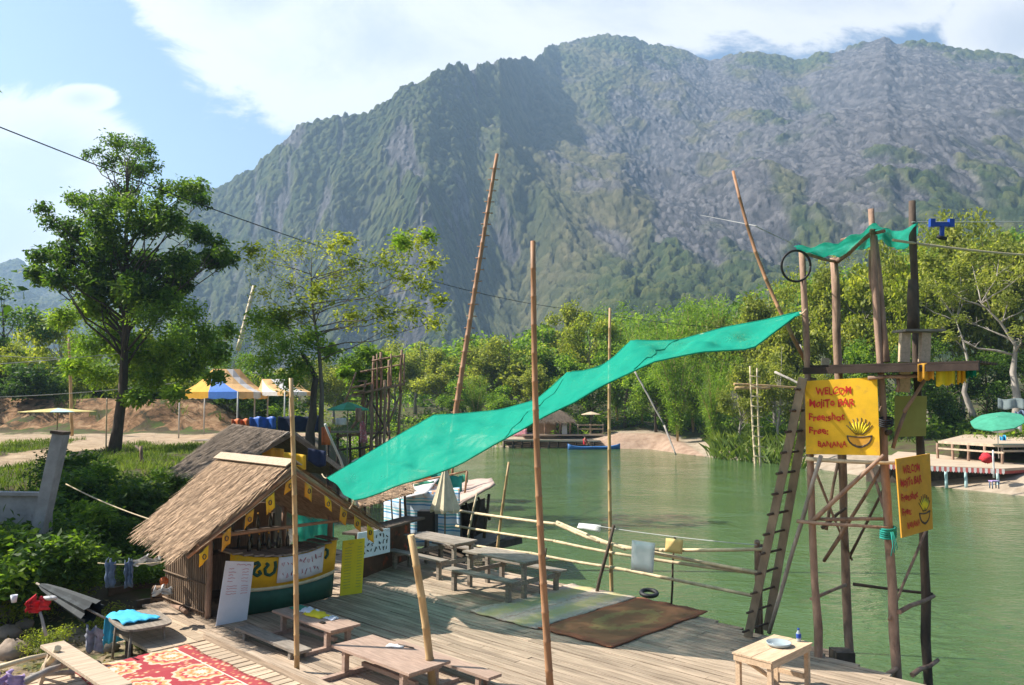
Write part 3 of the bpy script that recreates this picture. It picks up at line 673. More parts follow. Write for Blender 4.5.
# ------------------------------------------------------------------ rugs (each design is woven in its own material)
def rug_mat(kind):
    m, N, out = newmat(kind); tc = N.add('ShaderNodeTexCoord'); vec = tc.outputs['Object']; x, y, z = N.sep(vec)
    nz = N.noise(vec, 38, 3, .7); blot = N.noise(vec, 9, 4, .7)
    def rings(cx, cy, px_, py_):
        fx = N.math('SUBTRACT', N.math('FRACT', N.math('DIVIDE', N.math('SUBTRACT', x, cx), px_)), .5); fy = N.math('SUBTRACT', N.math('FRACT', N.math('DIVIDE', N.math('SUBTRACT', y, cy), py_)), .5)
        fx = N.math('MULTIPLY', fx, px_); fy = N.math('MULTIPLY', fy, py_)
        return N.math('SQRT', N.math('ADD', N.math('MULTIPLY', fx, fx), N.math('MULTIPLY', fy, fy))), fx, fy
    if kind == 'rug_red':
        r, fx, fy = rings(-1.0, -.85, 1.0, .85); ang = N.math('ARCTAN2', fy, fx); pet = N.math('MULTIPLY', N.math('SINE', N.math('MULTIPLY', ang, 12)), .022)
        rr = N.math('ADD', N.math('ADD', r, pet), N.math('MULTIPLY', N.math('SUBTRACT', blot, .5), .12))
        n = N.n.new('ShaderNodeValToRGB'); n.color_ramp.interpolation = 'CONSTANT'; e = n.color_ramp.elements
        stops = [(0, (.66, .56, .44)), (.09, (.60, .27, .11)), (.16, (.66, .48, .33)), (.22, (.46, .09, .09)), (.27, (.62, .33, .15)), (.33, (.64, .48, .35)), (.38, (.38, .065, .075))]
        while len(e) < len(stops): e.new(.9)
        for k, (p, c) in zip(e, stops): k.position = p; k.color = (*c, 1)
        N.link(rr, n.inputs[0]); c = n.outputs[0]
        fl = N.add('ShaderNodeTexVoronoi', i_Scale=11.0); N.link(vec, fl.inputs['Vector'])
        fcol = N.ramp(fl.outputs['Distance'], [(.12, (.66, .54, .42)), (.3, (.58, .27, .14)), (.45, (.40, .08, .085))])
        b1 = N.math('GREATER_THAN', N.math('ABSOLUTE', y), .62)
        b2 = N.math('LESS_THAN', N.math('ABSOLUTE', N.math('SUBTRACT', N.math('ABSOLUTE', fx), .5)), .10)
        c = N.mix(N.math('MAXIMUM', b1, b2), c, fcol)
        ln = N.math('LESS_THAN', N.math('ABSOLUTE', N.math('SUBTRACT', N.math('ABSOLUTE', y), .62)), .012)
        c = N.mix(ln, c, (.72, .62, .50))
    elif kind == 'rug_brown':
        a = N.math('DIVIDE', x, .45); b_ = N.math('DIVIDE', y, .85); d = N.math('SQRT', N.math('ADD', N.math('MULTIPLY', a, a), N.math('MULTIPLY', b_, b_)))
        d = N.math('ADD', d, N.math('MULTIPLY', N.math('SUBTRACT', blot, .5), 1.1))
        c = N.ramp(d, [(.25, (.34, .17, .09)), (.5, (.33, .17, .09)), (.75, (.39, .26, .11)), (.95, (.38, .25, .11)), (1.1, (.34, .17, .09))])
        bd = N.math('MAXIMUM', N.math('GREATER_THAN', N.math('ABSOLUTE', x), .66), N.math('GREATER_THAN', N.math('ABSOLUTE', y), 1.3)); c = N.mix(bd, c, (.33, .14, .08))
    else:
        w = N.math('FRACT', N.math('MULTIPLY', N.math('ADD', x, .8), 1.25)); st = N.math('ADD', N.math('ABSOLUTE', N.math('SUBTRACT', w, .5)), N.math('MULTIPLY', N.math('SUBTRACT', blot, .5), .75))
        c = N.ramp(st, [(.10, (.56, .48, .24)), (.25, (.58, .49, .32)), (.34, (.52, .41, .33)), (.42, (.62, .52, .42)), (.5, (.47, .34, .27))])
        fl = N.add('ShaderNodeTexVoronoi', i_Scale=13.0); N.link(vec, fl.inputs['Vector']); c = N.mix(N.math('MULTIPLY', N.math('LESS_THAN', fl.outputs['Distance'], .28), .55), c, (.52, .50, .38))
    c = N.mix(N.math('MULTIPLY_ADD', nz, .5, -.05), c, N.mix(1.0, c, (.55, .55, .55), 'MULTIPLY'))
    b = N.add('ShaderNodeBsdfPrincipled', i_Roughness=1.0); b.inputs['Specular IOR Level'].default_value = .05; N.link(c, b.inputs['Base Color'])
    bp = N.add('ShaderNodeBump', i_Strength=.5, i_Distance=.01); N.link(nz, bp.inputs['Height']); N.link(bp.outputs[0], b.inputs['Normal']); N.link(b.outputs[0], out.inputs[0]); return m
def rug(kind, cu, cv, lx, ly, label, z=.006, seed=0, rot=0):
    rg = random.Random(seed); nx, ny = 24, 24; s = MB()
    ph = rg.uniform(0, 6)
    g = [[(lx * (i / nx - .5) + .02 * math.sin(j * .7 + ph), ly * (j / ny - .5) + .018 * math.sin(i * .8 + ph), .012 + .006 * math.sin(i * .9 + ph) * math.sin(j * .6) + (.008 if i in (0, nx) or j in (0, ny) else 0) * rg.random()) for j in range(ny + 1)] for i in range(nx + 1)]
    s.sheet(g, .012); o = bpy.data.objects.new('rug', s.mesh('rug', rug_mat(kind))); COL.objects.link(o); p = UV(cu, cv, z); o.location = p; o.rotation_euler = (0, 0, QA + rot)
    tag(o, label, 'rug')

# ------------------------------------------------------------------ poles
def pole(name, p0, p1, r0, r1, mat, label, cat='pole', kind='bamboo', group=None, seed=0, **kw):
    s = MB(seed)
    (s.bamboo if kind == 'bamboo' else s.log)(p0, p1, r0, r1, **kw)
    return solo(name, s, mat, label, cat, group, base=Vector(p0))
def build_poles():
    # the climbing pole: a tall leaning culm with pegs
    p0 = D(446, 478, 24.0); p0.z = -.9; p1 = D(497, 154, 25.2); p0 = D(446, 478, 24.0) + (D(446, 478, 24) - p1) * .26
    t = thing('bamboo_pole', 'tallest leaning bamboo pole with short rungs rising behind the teal net', 'pole', p0)
    s = MB(11); s.bamboo(p0, p1, .10, .055, node=.5, bend=.02); part(t, 'culm', s, M['bamboored'], True)
    ax = (p1 - p0).normalized(); sd = Vector((1, .2, 0)); n = 24
    for k in range(n):
        f = .30 + .69 * k / n; c = p0.lerp(p1, f); s = MB(k); s.tube([c - sd * .16, c + sd * .16], .018, 5); part(t, 'rung', s, M['bamboored'], True)
    q = G(551, 700, 0); pole('bamboo_pole', q, D(533, 241, q.y - .1), .050, .034, M['bamboored'], 'tall dark bamboo pole rising from the bare deck at the middle of the bottom edge', seed=12, node=.36, bend=.05)
    q = G(612, 591, 0); pole('bamboo_pole', q + Vector((0, 0, -.5)), D(610, 308, q.y), .042, .028, M['bamboo'], 'thin upright bamboo pole tied to the railing at the corner of the green rug', seed=13, node=.4, bend=.03)
    q = G(297, 672, 0); pole('bamboo_pole', q + Vector((0, 0, -.05)), D(291, 378, q.y), .040, .033, M['bamboo'], 'straight yellowish bamboo pole in front of the hut beside the low table', seed=14, node=.27, bend=.03)
    q = G(433, 690, 0); pole('short_post', q, D(411, 535, q.y - .1), .055, .048, M['bamboo'], 'short leaning post with a broken top at the near end of the low tables', 'post', seed=15, node=.4, bend=.02)
    pole('bamboo_pole', D(806, 362, 13.0), D(733, 171, 13.6), .036, .026, M['bamboored'], 'long bare pole leaning out to the left from the diving tower', seed=16, node=.5, bend=.1)
    p = on_ground(72, 436); pole('wooden_pole', p, D(69, 338, p.y), .10, .07, M['bamboo'], 'reddish pole standing through the flat yellow parasol by the footpath', kind='log', seed=17)
    q = D(242, 326, 90); pole('bamboo_pole', D(238, 350, 90), D(254, 286, 92), .28, .2, M['bamboopale'], 'pale far-off slanting pole showing between the trees left of the mountain', seed=18, node=.8)
    p = on_ground(106, 450); pole('thin_stake', p, D(107, 398, p.y), .035, .03, M['bamboopale'], 'thin stake standing just left of the big dark tree trunk', 'stake', seed=19)
    p = on_ground(142, 466, 1.2); pole('fence_stake', p, D(141, 446, p.y), .06, .05, M['stick'], 'short stake in the grass right of the big tree', 'stake', kind='log', seed=20)
    a = on_ground(128, 452); b = on_ground(142, 458); pole('fallen_branch', D(136, 446, 33), D(153, 463, 32), .05, .03, M['stickdark'], 'dark fallen branch leaning on the short stake by the tree', 'branch', kind='log', seed=21)
    pole('thin_pole', UV(-12.6, 9.9, 0) + Vector((-1.0, 4.0, 0)), D(325, 424, 17.5), .03, .025, M['palewire'], 'thin grey pole rising behind the right eave of the front hut', seed=22, kind='log')

def sag(p, q, d, n=24): return [Vector(p).lerp(Vector(q), i / n) - Vector((0, 0, d * 4 * (i / n) * (1 - i / n))) for i in range(n + 1)]
def build_wires():
    s = MB(); s.tube(sag(D(-60, 103, 22), D(560, 308, 62), .9), .021, 6); solo('overhead_cable', s, M['wire'], 'thick black overhead cable crossing the sky and the sparse tree', 'cable')
    s = MB(); s.tube(sag(D(560, 308, 62), D(760, 330, 90), .3), .02, 5); solo('overhead_cable', s, M['wire'], 'faint far end of the black cable over the river treetops', 'cable')
    for y0, y1, x1, Yd, lab in ((366, 335, 262, 34, 'upper thin pale wire strung in front of the big dark tree'), (354, 356, 150, 35, 'short thin pale wire sagging left of the big dark tree'), (398, 381, 190, 36, 'lowest thin wire crossing the trunk of the big dark tree')):
        s = MB(); s.tube(sag(D(-30, y0, Yd), D(x1, y1, Yd + 6), .15), .016, 5); solo('thin_wire', s, M['palewire'], lab, 'wire')
    s = MB(); s.tube(sag(D(66, 484, 17.5), D(215, 536, 14.6), .12), .014, 6); solo('rope', s, M['rope'], 'pale rope from the leaning concrete post to the hut roof', 'rope')
    s = MB(); s.tube(sag(D(893, 240, 12.3), D(1100, 256, 20), .1), .021, 6); solo('rope', s, M['rope'], 'thick straw-coloured rope from the tower top to the right edge', 'rope')
    s = MB(); s.tube(sag(D(912, 222, 12.7), D(1120, 222, 30), .0), .010, 5); solo('zip_wire', s, M['palewire'], 'taut pale zip wire carrying the blue pulley', 'wire')
    s = MB(); s.tube(sag(D(757, 226, 13.4), D(700, 215, 40), .0), .008, 4); s.tube(sag(D(755, 226, 13.4), D(880, 285, 30), .0), .008, 4); solo('guy_line', s, M['palewire'], 'thin guy lines from the pole leaning out of the tower', 'line')

# ------------------------------------------------------------------ teal net canopy
def build_net():
    far = [(327, 478, 16.6), (352, 463, 17.0), (390, 440, 17.2), (418, 424, 17.2), (434, 415, 17), (459, 414, 16.6), (500, 410, 16.2), (536, 400, 15.6), (555, 384, 15.3), (567, 372, 15.2), (582, 371, 15.0), (600, 367, 14.8), (615, 356, 14.7), (631, 340, 14.5), (655, 341, 14.3), (679, 340, 14.2), (726, 327, 13.8), (765, 320, 13.4), (801, 311, 12.7)]
    near = [(354, 500, 14.4), (362, 499, 14.3), (380, 493, 14.0), (398, 485, 13.8), (430, 476, 13.5), (459, 465, 13.3), (497, 443, 13.0), (525, 428, 12.8), (547, 415, 12.6), (575, 402, 12.5), (600, 387, 12.4), (653, 362, 12.3), (700, 352, 12.3), (752, 349, 12.2), (800, 313, 12.5)]
    def res(L, n):
        P = [D(*p) for p in L]; xs = [p[0] for p in L]; out = []
        for i in range(n):
            x = xs[0] + (xs[-1] - xs[0]) * i / (n - 1); k = max(j for j in range(len(L) - 1) if xs[j] <= x); k = min(k, len(L) - 2); out.append(P[k].lerp(P[k + 1], (x - xs[k]) / (xs[k + 1] - xs[k])))
        return out
    n = 90; F = res(far, n); Nn = res(near, n); m = 22; g = []
    rg = random.Random(3); ph = [rg.uniform(0, 6) for _ in range(8)]
    for i in range(n):
        row = []
        for j in range(m):
            f = j / (m - 1); p = F[i].lerp(Nn[i], f); w = math.sin(math.pi * f)
            p.z += -.08 * w + w * (.05 * abs(math.sin(i * .21 + 4 * f + ph[3])) + .035 * abs(math.sin(i * .47 - 6 * f + ph[4])) + .030 * math.sin(i * .33 + ph[0] + 3 * f) + .022 * math.sin(i * .75 + ph[1] - 5 * f) + .015 * math.sin(i * 1.5 + 9 * f + ph[2]) + .05 * math.exp(-((i - 30 - 14 * f) / 3.0) ** 2) - .04 * math.exp(-((i - 8 - 9 * f) / 2.2) ** 2))
            row.append(p)
        g.append(row)
    t = thing('shade_net', 'large teal shade net slung from the hut corner up to the diving tower', 'shade net', D(360, 499, 14.3))
    s = MB(); s.sheet(g, .004); part(t, 'net_cloth', s, M['net'], True)
    for k, (q0, q1) in enumerate(((F[0], D(322, 474, 16.9)), (Nn[0], D(349, 509, 14.7)), (F[44], D(533, 392, 10.25)), (Nn[-1], D(806, 309, 12.2)), (F[70], D(733, 171, 13.6).lerp(D(806, 362, 13.0), .78)), (F[24], D(463, 404, 24.4)))):
        if k in (2, 5): continue
        s = MB(); s.tube(sag(q0, q1, .03, 8), .012, 5); part(t, 'tie_cord', s, M['rope'], True)
    s = MB(); s.tube(F[::2], .014, 5); s.tube(Nn[::2], .014, 5); part(t, 'hem_cord', s, M['netdark'], True)
    # seam where two widths are stitched
    for a, b in ((30, 46), (56, 66)):
        s = MB(); s.tube([g[int(a + (b - a) * k / 12)][min(m - 1, m - 1 - int((m - 1) * k / 12))] + Vector((0, 0, .006)) for k in range(13)], .011, 5); part(t, 'seam', s, M['netdark'], True)

# ------------------------------------------------------------------ front hut with the boat-shaped bar
HU, HV = -12.8, 7.6
def thatch_blades(s, a, b, c, d, n, seed, L=.5, lift=.035):
    """straw laid on the slope: a,b ridge ends; c,d eave ends"""
    rg = random.Random(seed); nrm = (Vector(b) - Vector(a)).cross(Vector(d) - Vector(a)); nrm.normalize()
    if nrm.z < 0: nrm = -nrm
    a, b, c, d = map(Vector, (a, b, c, d))
    for _ in range(n):
        x = rg.random(); y = rg.random() ** .9; p = a.lerp(b, x).lerp(c.lerp(d, x), y); dr = (c.lerp(d, x) - a.lerp(b, x)).normalized()
        side = dr.cross(nrm); dr = (dr + side * rg.gauss(0, .22) + nrm * rg.uniform(-.02, .13)).normalized(); l = L * rg.uniform(.5, 1.2); w = rg.uniform(.005, .02)
        p = p + nrm * rg.uniform(0, lift); q = p + dr * l; sd = dr.cross(nrm).normalized() * w
        s.add([p - sd, p + sd, q + sd * .4 - nrm * .01, q - sd * .4 - nrm * .01], [(0, 1, 2, 3)])
def slab(s, a, b, c, d, th):
    a, b, c, d = map(Vector, (a, b, c, d)); n = (b - a).cross(d - a).normalized() * th
    if n.z > 0: n = -n
    s.add([a, b, d, c, a + n, b + n, d + n, c + n], [(0, 1, 2, 3), (7, 6, 5, 4), (0, 4, 5, 1), (1, 5, 6, 2), (2, 6, 7, 3), (3, 7, 4, 0)])
def build_hut():
    t = thing('thatched_hut', 'front thatched bar hut with a yellow and green boat-shaped counter', 'hut', UV(HU, HV), QA)
    rf = MB(); A, B = (.15, 0, 2.76), (-3.05, .25, 2.72); Lf, Lb = (.1, -1.66, 1.60), (-2.75, -1.25, 1.62); Rf, Rb = (.1, 1.85, 1.54), (-3.0, 1.9, 1.5)
    slab(rf, A, B, Lf, Lb, .10); slab(rf, A, B, Rf, Rb, .10)
    thatch_blades(rf, A, B, Lf, Lb, 9000, 1); thatch_blades(rf, A, B, Rf, Rb, 3500, 2)
    r = part(t, 'roof', rf, M['thatch'])
    s = MB(); s.beam((.2, -.08, 2.80), (-3.05, .17, 2.77), .20, .02, (0, -.7, 1)); s.beam((.2, .08, 2.80), (-3.05, .33, 2.77), .18, .02, (0, .7, 1)); part(r, 'ridge_cap', s, M['deck2'])
    s = MB(3); s.bamboo((.16, .0, 2.66), (.12, -1.84, 1.40), .04); s.bamboo((.16, .0, 2.66), (.12, 2.0, 1.38), .04); s.bamboo((.0, -1.4, 1.66), (.0, 1.6, 1.66), .035); part(r, 'gable_rafters', s, M['bamboored'])
    for x, y, h in ((-1.25, -.80, 1.95), (-1.2, 1.70, 1.75), (-3.05, -.75, 1.95), (-2.8, 1.6, 1.8), (-.2, .0, 2.6)):
        if y == 0: continue
        s = MB(int(x * 10)); s.log((x, y, -.3), (x, y, h), .055); part(t, 'post', s, M['stick'])
    # left woven wall, with the gap next to the bar
    s = MB(5)
    for k in range(41):
        x = -3.0 + k * .042; s.obox((x, -.83 + .012 * (k % 2), .72), (1, 0, 0), (0, 1, 0), (0, 0, 1), .039, .012, 1.7)
    for z in (.1, .6, 1.1): s.tube([(-3.05, -.86, z), (-1.3, -.86, z)], .015, 6)
    part(t, 'woven_wall', s, M['woven'])
    s = MB(); s.box(-3.16, -3.12, -.75, 1.5, -.1, 1.7); part(t, 'back_wall', s, M['woven'])
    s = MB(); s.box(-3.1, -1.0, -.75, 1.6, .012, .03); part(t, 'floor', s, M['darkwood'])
    # boat-hull counter: bows out in plan, narrows to the keel
    def hull(z0, z1, out, th=.04, n=22, y0=-.60, y1=1.62):
        s = MB(); P = []
        for k in range(n + 1):
            f = k / n; y = y0 + (y1 - y0) * f; bow = .18 * math.sin(math.pi * min(1, max(0, f))) ** .8; rise = .16 * (2 * f - 1) ** 2
            row = []
            for zz in (z0, (z0 + z1) / 2, z1):
                fl = (zz / 1.0); row.append((-1.02 + bow + .14 * fl + out, y, zz + rise * fl))
            P.append(row)
        s.sheet(P, th); return s
    cn = part(t, 'counter', hull(.02, .42, 0), M['greenpaint'])
    part(cn, 'stripe', hull(.41, .47, .012), M['cream']); part(cn, 'yellow_band', hull(.47, 1.0, .004), M['yellow'])
    s = MB()
    for k in range(12):
        y0 = -.59 + k * .184; f = (k + .5) / 12; b = .18 * math.sin(math.pi * f) ** .8; s.box(-1.37, -.82 + b, y0, y0 + .178, 1.02 + .15 * (2 * f - 1) ** 2, 1.05 + .15 * (2 * f - 1) ** 2)
    part(cn, 'counter_top', s, M['greywood'])
    def face(y, z, e=.034):
        f = (y + .60) / 2.22; b = .18 * math.sin(math.pi * f) ** .8; rr = .16 * (2 * f - 1) ** 2; return Vector((-1.02 + b + .14 * z + e, y, z + rr * z))
    def stroke(s, pts, w=.03):
        P = []
        for a, b in zip(pts, pts[1:]): P += [face(a[0] + (b[0] - a[0]) * i / 4, a[1] + (b[1] - a[1]) * i / 4) for i in range(4)]
        P.append(face(*pts[-1])); s.tube(P, w, 6)
    s = MB()   # the painted script, left of the hung paper
    stroke(s, [(-.21, .88), (-.14, .91), (-.10, .87), (-.18, .80), (-.20, .72), (-.13, .68), (-.07, .72), (-.11, .77)])
    part(cn, 'painted_letter', s, M['greenpaint']); s = MB()
    stroke(s, [(.01, .90), (.06, .87), (.0, .80), (.02, .71), (.10, .68), (.18, .73), (.20, .83), (.18, .93)])
    part(cn, 'painted_letter', s, M['greenpaint']); s = MB()
    stroke(s, [(1.30, .93), (1.36, .89), (1.37, .81), (1.31, .76)])
    part(cn, 'painted_letter', s, M['greenpaint'])
    # the paper hung over the counter
    t2 = thing('hung_paper', 'wide white paper with faint red handwriting hung on the yellow counter', 'paper sign', UV(HU, HV), QA)
    s = MB(); g = [[face(.24 + 1.02 * i / 12, 1.0 - .47 * j / 4, .05 + .012 * math.sin(i)) for j in range(5)] for i in range(13)]; s.sheet(g, .006); pp = part(t2, 'sheet', s, M['white'])
    s = MB(); rg = random.Random(6)
    for row, (n, h) in enumerate(((10, .13), (9, .12))):
        for k in range(n):
            y = .30 + .90 * k / n; z = .86 - row * .20; pts = [face(y + rg.uniform(0, .07), z + rg.uniform(-h / 2, h / 2), .063) for _ in range(4)]; s.tube(pts, .007, 4)
        part(pp, 'handwriting', s, M['ink']); s = MB()
    # things inside: shelf and bottles, dark
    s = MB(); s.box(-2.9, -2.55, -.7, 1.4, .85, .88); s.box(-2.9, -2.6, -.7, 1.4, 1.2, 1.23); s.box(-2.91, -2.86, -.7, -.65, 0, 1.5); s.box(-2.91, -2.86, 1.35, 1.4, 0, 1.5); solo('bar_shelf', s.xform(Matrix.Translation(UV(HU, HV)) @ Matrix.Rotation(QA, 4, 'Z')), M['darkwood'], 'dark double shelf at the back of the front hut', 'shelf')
    prof = [(.034, 0), (.036, .02), (.036, .15), (.03, .18), (.013, .22), (.012, .29), (.015, .295), (.013, .30)]
    base = None
    for k in range(20):
        loc = UV(HU + (-2.73 if k < 14 else -1.15), HV + (-.6 + .14 * k if k < 14 else -.1 + .2 * (k - 14)), .881 if k < 14 else 1.09 + .0)
        if k < 14 and k % 2: loc.z = 1.231
        if base is None:
            base = thing('liquor_bottle', 'bottle standing on the shelf in the dark of the front hut', 'bottle', loc, 0, 'bottles behind the bar')
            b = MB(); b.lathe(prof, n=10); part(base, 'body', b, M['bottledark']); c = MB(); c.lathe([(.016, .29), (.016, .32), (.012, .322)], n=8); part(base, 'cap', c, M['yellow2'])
        else: dup(base, loc, k * .7, 'bottle standing on the bar counter of the front hut' if k >= 14 else None)
    # bunting: small yellow flags along both rafters
    t3 = thing('bunting', 'string of small yellow printed flags along the gable of the front hut', 'bunting', UV(HU, HV), QA)
    rg = random.Random(9); s = MB(); s.tube([(.22, -1.75, 1.50), (.24, -.9, 2.02), (.22, 0, 2.60), (.24, 1, 1.92), (.22, 1.85, 1.44)], .006, 5); part(t3, 'cord', s, M['rope'])
    for k, y in enumerate((-1.62, -1.25, -.85, -.48, -.1, .28, .68, 1.02, 1.32, 1.62)):
        z = 2.60 - abs(y) * .66 - .02; s = MB(); h = .21 + .05 * (k % 2); w = .075; dv = rg.uniform(-.03, .03)
        s.sheet([[(.235 + .02 * math.sin(a * 2 + k), y - w + 2 * w * a / 3 + dv * b / 3, z - abs(0) - h * b / 3 - (a - 1.5) * .04 * (1 if y > 0 else -1)) for b in range(4)] for a in range(4)], .004)
        f = part(t3, 'flag', s, M['yellow2'] if k % 3 else M['yellow'])
        s = MB(); s.tube([(.255, y + .028 * math.cos(a), z - .11 + .04 * math.sin(a)) for a in np.linspace(0, 6.28, 9)], .009, 4); part(f, 'print', s, M['darkwood'])
    # leaning menu boards
    def board(name, bl, br, tl, tr, mat, label, rows, ink, seed, blocks=None):
        bl, br, tl, tr = map(Vector, (bl, br, tl, tr)); t = thing(name, label, 'menu board', (bl + br) / 2); n = (br - bl).cross(tl - bl).normalized()
        if n.y > 0: n = -n
        s = MB(); s.prism([bl, br, tr, tl], -n * .02); b = part(t, 'panel', s, mat, True); s = MB(); rg = random.Random(seed)
        def P(x, y): return bl.lerp(br, x).lerp(tl.lerp(tr, x), y) + n * .006
        for y, segs, hgt in rows:
            for x0, x1 in segs:
                s = MB()
                k = max(3, int((x1 - x0) * 26)); pts = [P(x0 + (x1 - x0) * i / k, y + hgt * rg.uniform(-1, 1)) for i in range(k + 1)]
                s.tube(pts, .0052, 4); part(b, 'handwriting', s, ink, True)
        return t
    bl, br = G(216, 626, 0), G(247, 620, 0); up = Vector((-.02, .25, 1.15))
    rows = [(.95, [(.4, .9)], .012)] + [(.88 - .05 * k, [(.15, .32 + .08 * (k % 2)), (.62, .85)], .008) for k in range(5)] + [(.60 - .04 * k, [(.15, .5), (.65, .88)], .008) for k in range(4)]
    board('menu_board', bl, br, D(226, 561, bl.y + .06), D(254, 562, br.y + .0), M['white'], 'white menu board with faint red handwriting leaning by the hut doorway', rows, M['ink'], 1)
    bl, br = G(340, 596, 0), G(362, 593, 0)
    rows = [(.93, [(.25, .5), (.75, .88)], .012)] + [(.86 - .052 * k, [(.12, .42), (.68, .9)], .006) for k in range(15)]
    board('menu_board', bl, br, D(343, 541, bl.y + .12), D(365, 538, br.y + .1), M['lemon'], 'lemon yellow menu board with rows of small writing at the end of the counter', rows, M['olive'], 2)
    return t

# ------------------------------------------------------------------ tables and benches
def low_table(c, L, W, H, label, mat, group=None):
    t = thing('low_table', label, 'table', c, QA, group)
    s = MB()
    for k in range(2): s.box(-L / 2, L / 2, -W / 2 + k * W / 2 + .002, -W / 2 + (k + 1) * W / 2 - .002, H - .035, H)
    part(t, 'tabletop', s, mat)
    for x in (-L / 2 + .22, L / 2 - .22):
        for y in (-W / 2 + .09, W / 2 - .09):
            s = MB(); s.box(x - .035, x + .035, y - .04, y + .04, .062, H - .037); part(t, 'leg', s, mat)
        s = MB(); s.box(x - .045, x + .045, -W / 2 - .32, W / 2 + .32, .002, .06); part(t, 'foot', s, mat)
        s = MB(); s.box(x + .037, x + .07, -W / 2 + .03, W / 2 - .03, H - .12, H - .037); part(t, 'crossbar', s, mat)
    s = MB(); s.box(-L / 2 + .27, L / 2 - .27, -.03, .03, .09, .15); part(t, 'stretcher', s, mat)
    return t
def plank_bench(c, L, W, H, label, mat, splay=.0, group=None):
    t = thing('plank_bench', label, 'bench', c, QA, group)
    s = MB(2); s.box(-L / 2, L / 2, -W / 2, W / 2, H - .04, H); part(t, 'seat', s, mat)
    for x in (-L / 2 + .25, L / 2 - .25):
        for y in (-1, 1):
            s = MB(); s.beam((x, y * (W / 2 - .045 + splay), 0), (x, y * (W / 2 - .055), H - .042), .05, .07, (1, 0, 0)); part(t, 'leg', s, mat)
        if H > .3: s = MB(); s.box(x + .027, x + .057, -W / 2 - splay * .6 + .03, W / 2 + splay * .6 - .03, H * .35, H * .35 + .06); part(t, 'crossbar', s, mat)
    return t
def cmid(*p): 
    v = Vector((0, 0, 0))
    for q in p: v += q
    return v / len(p)
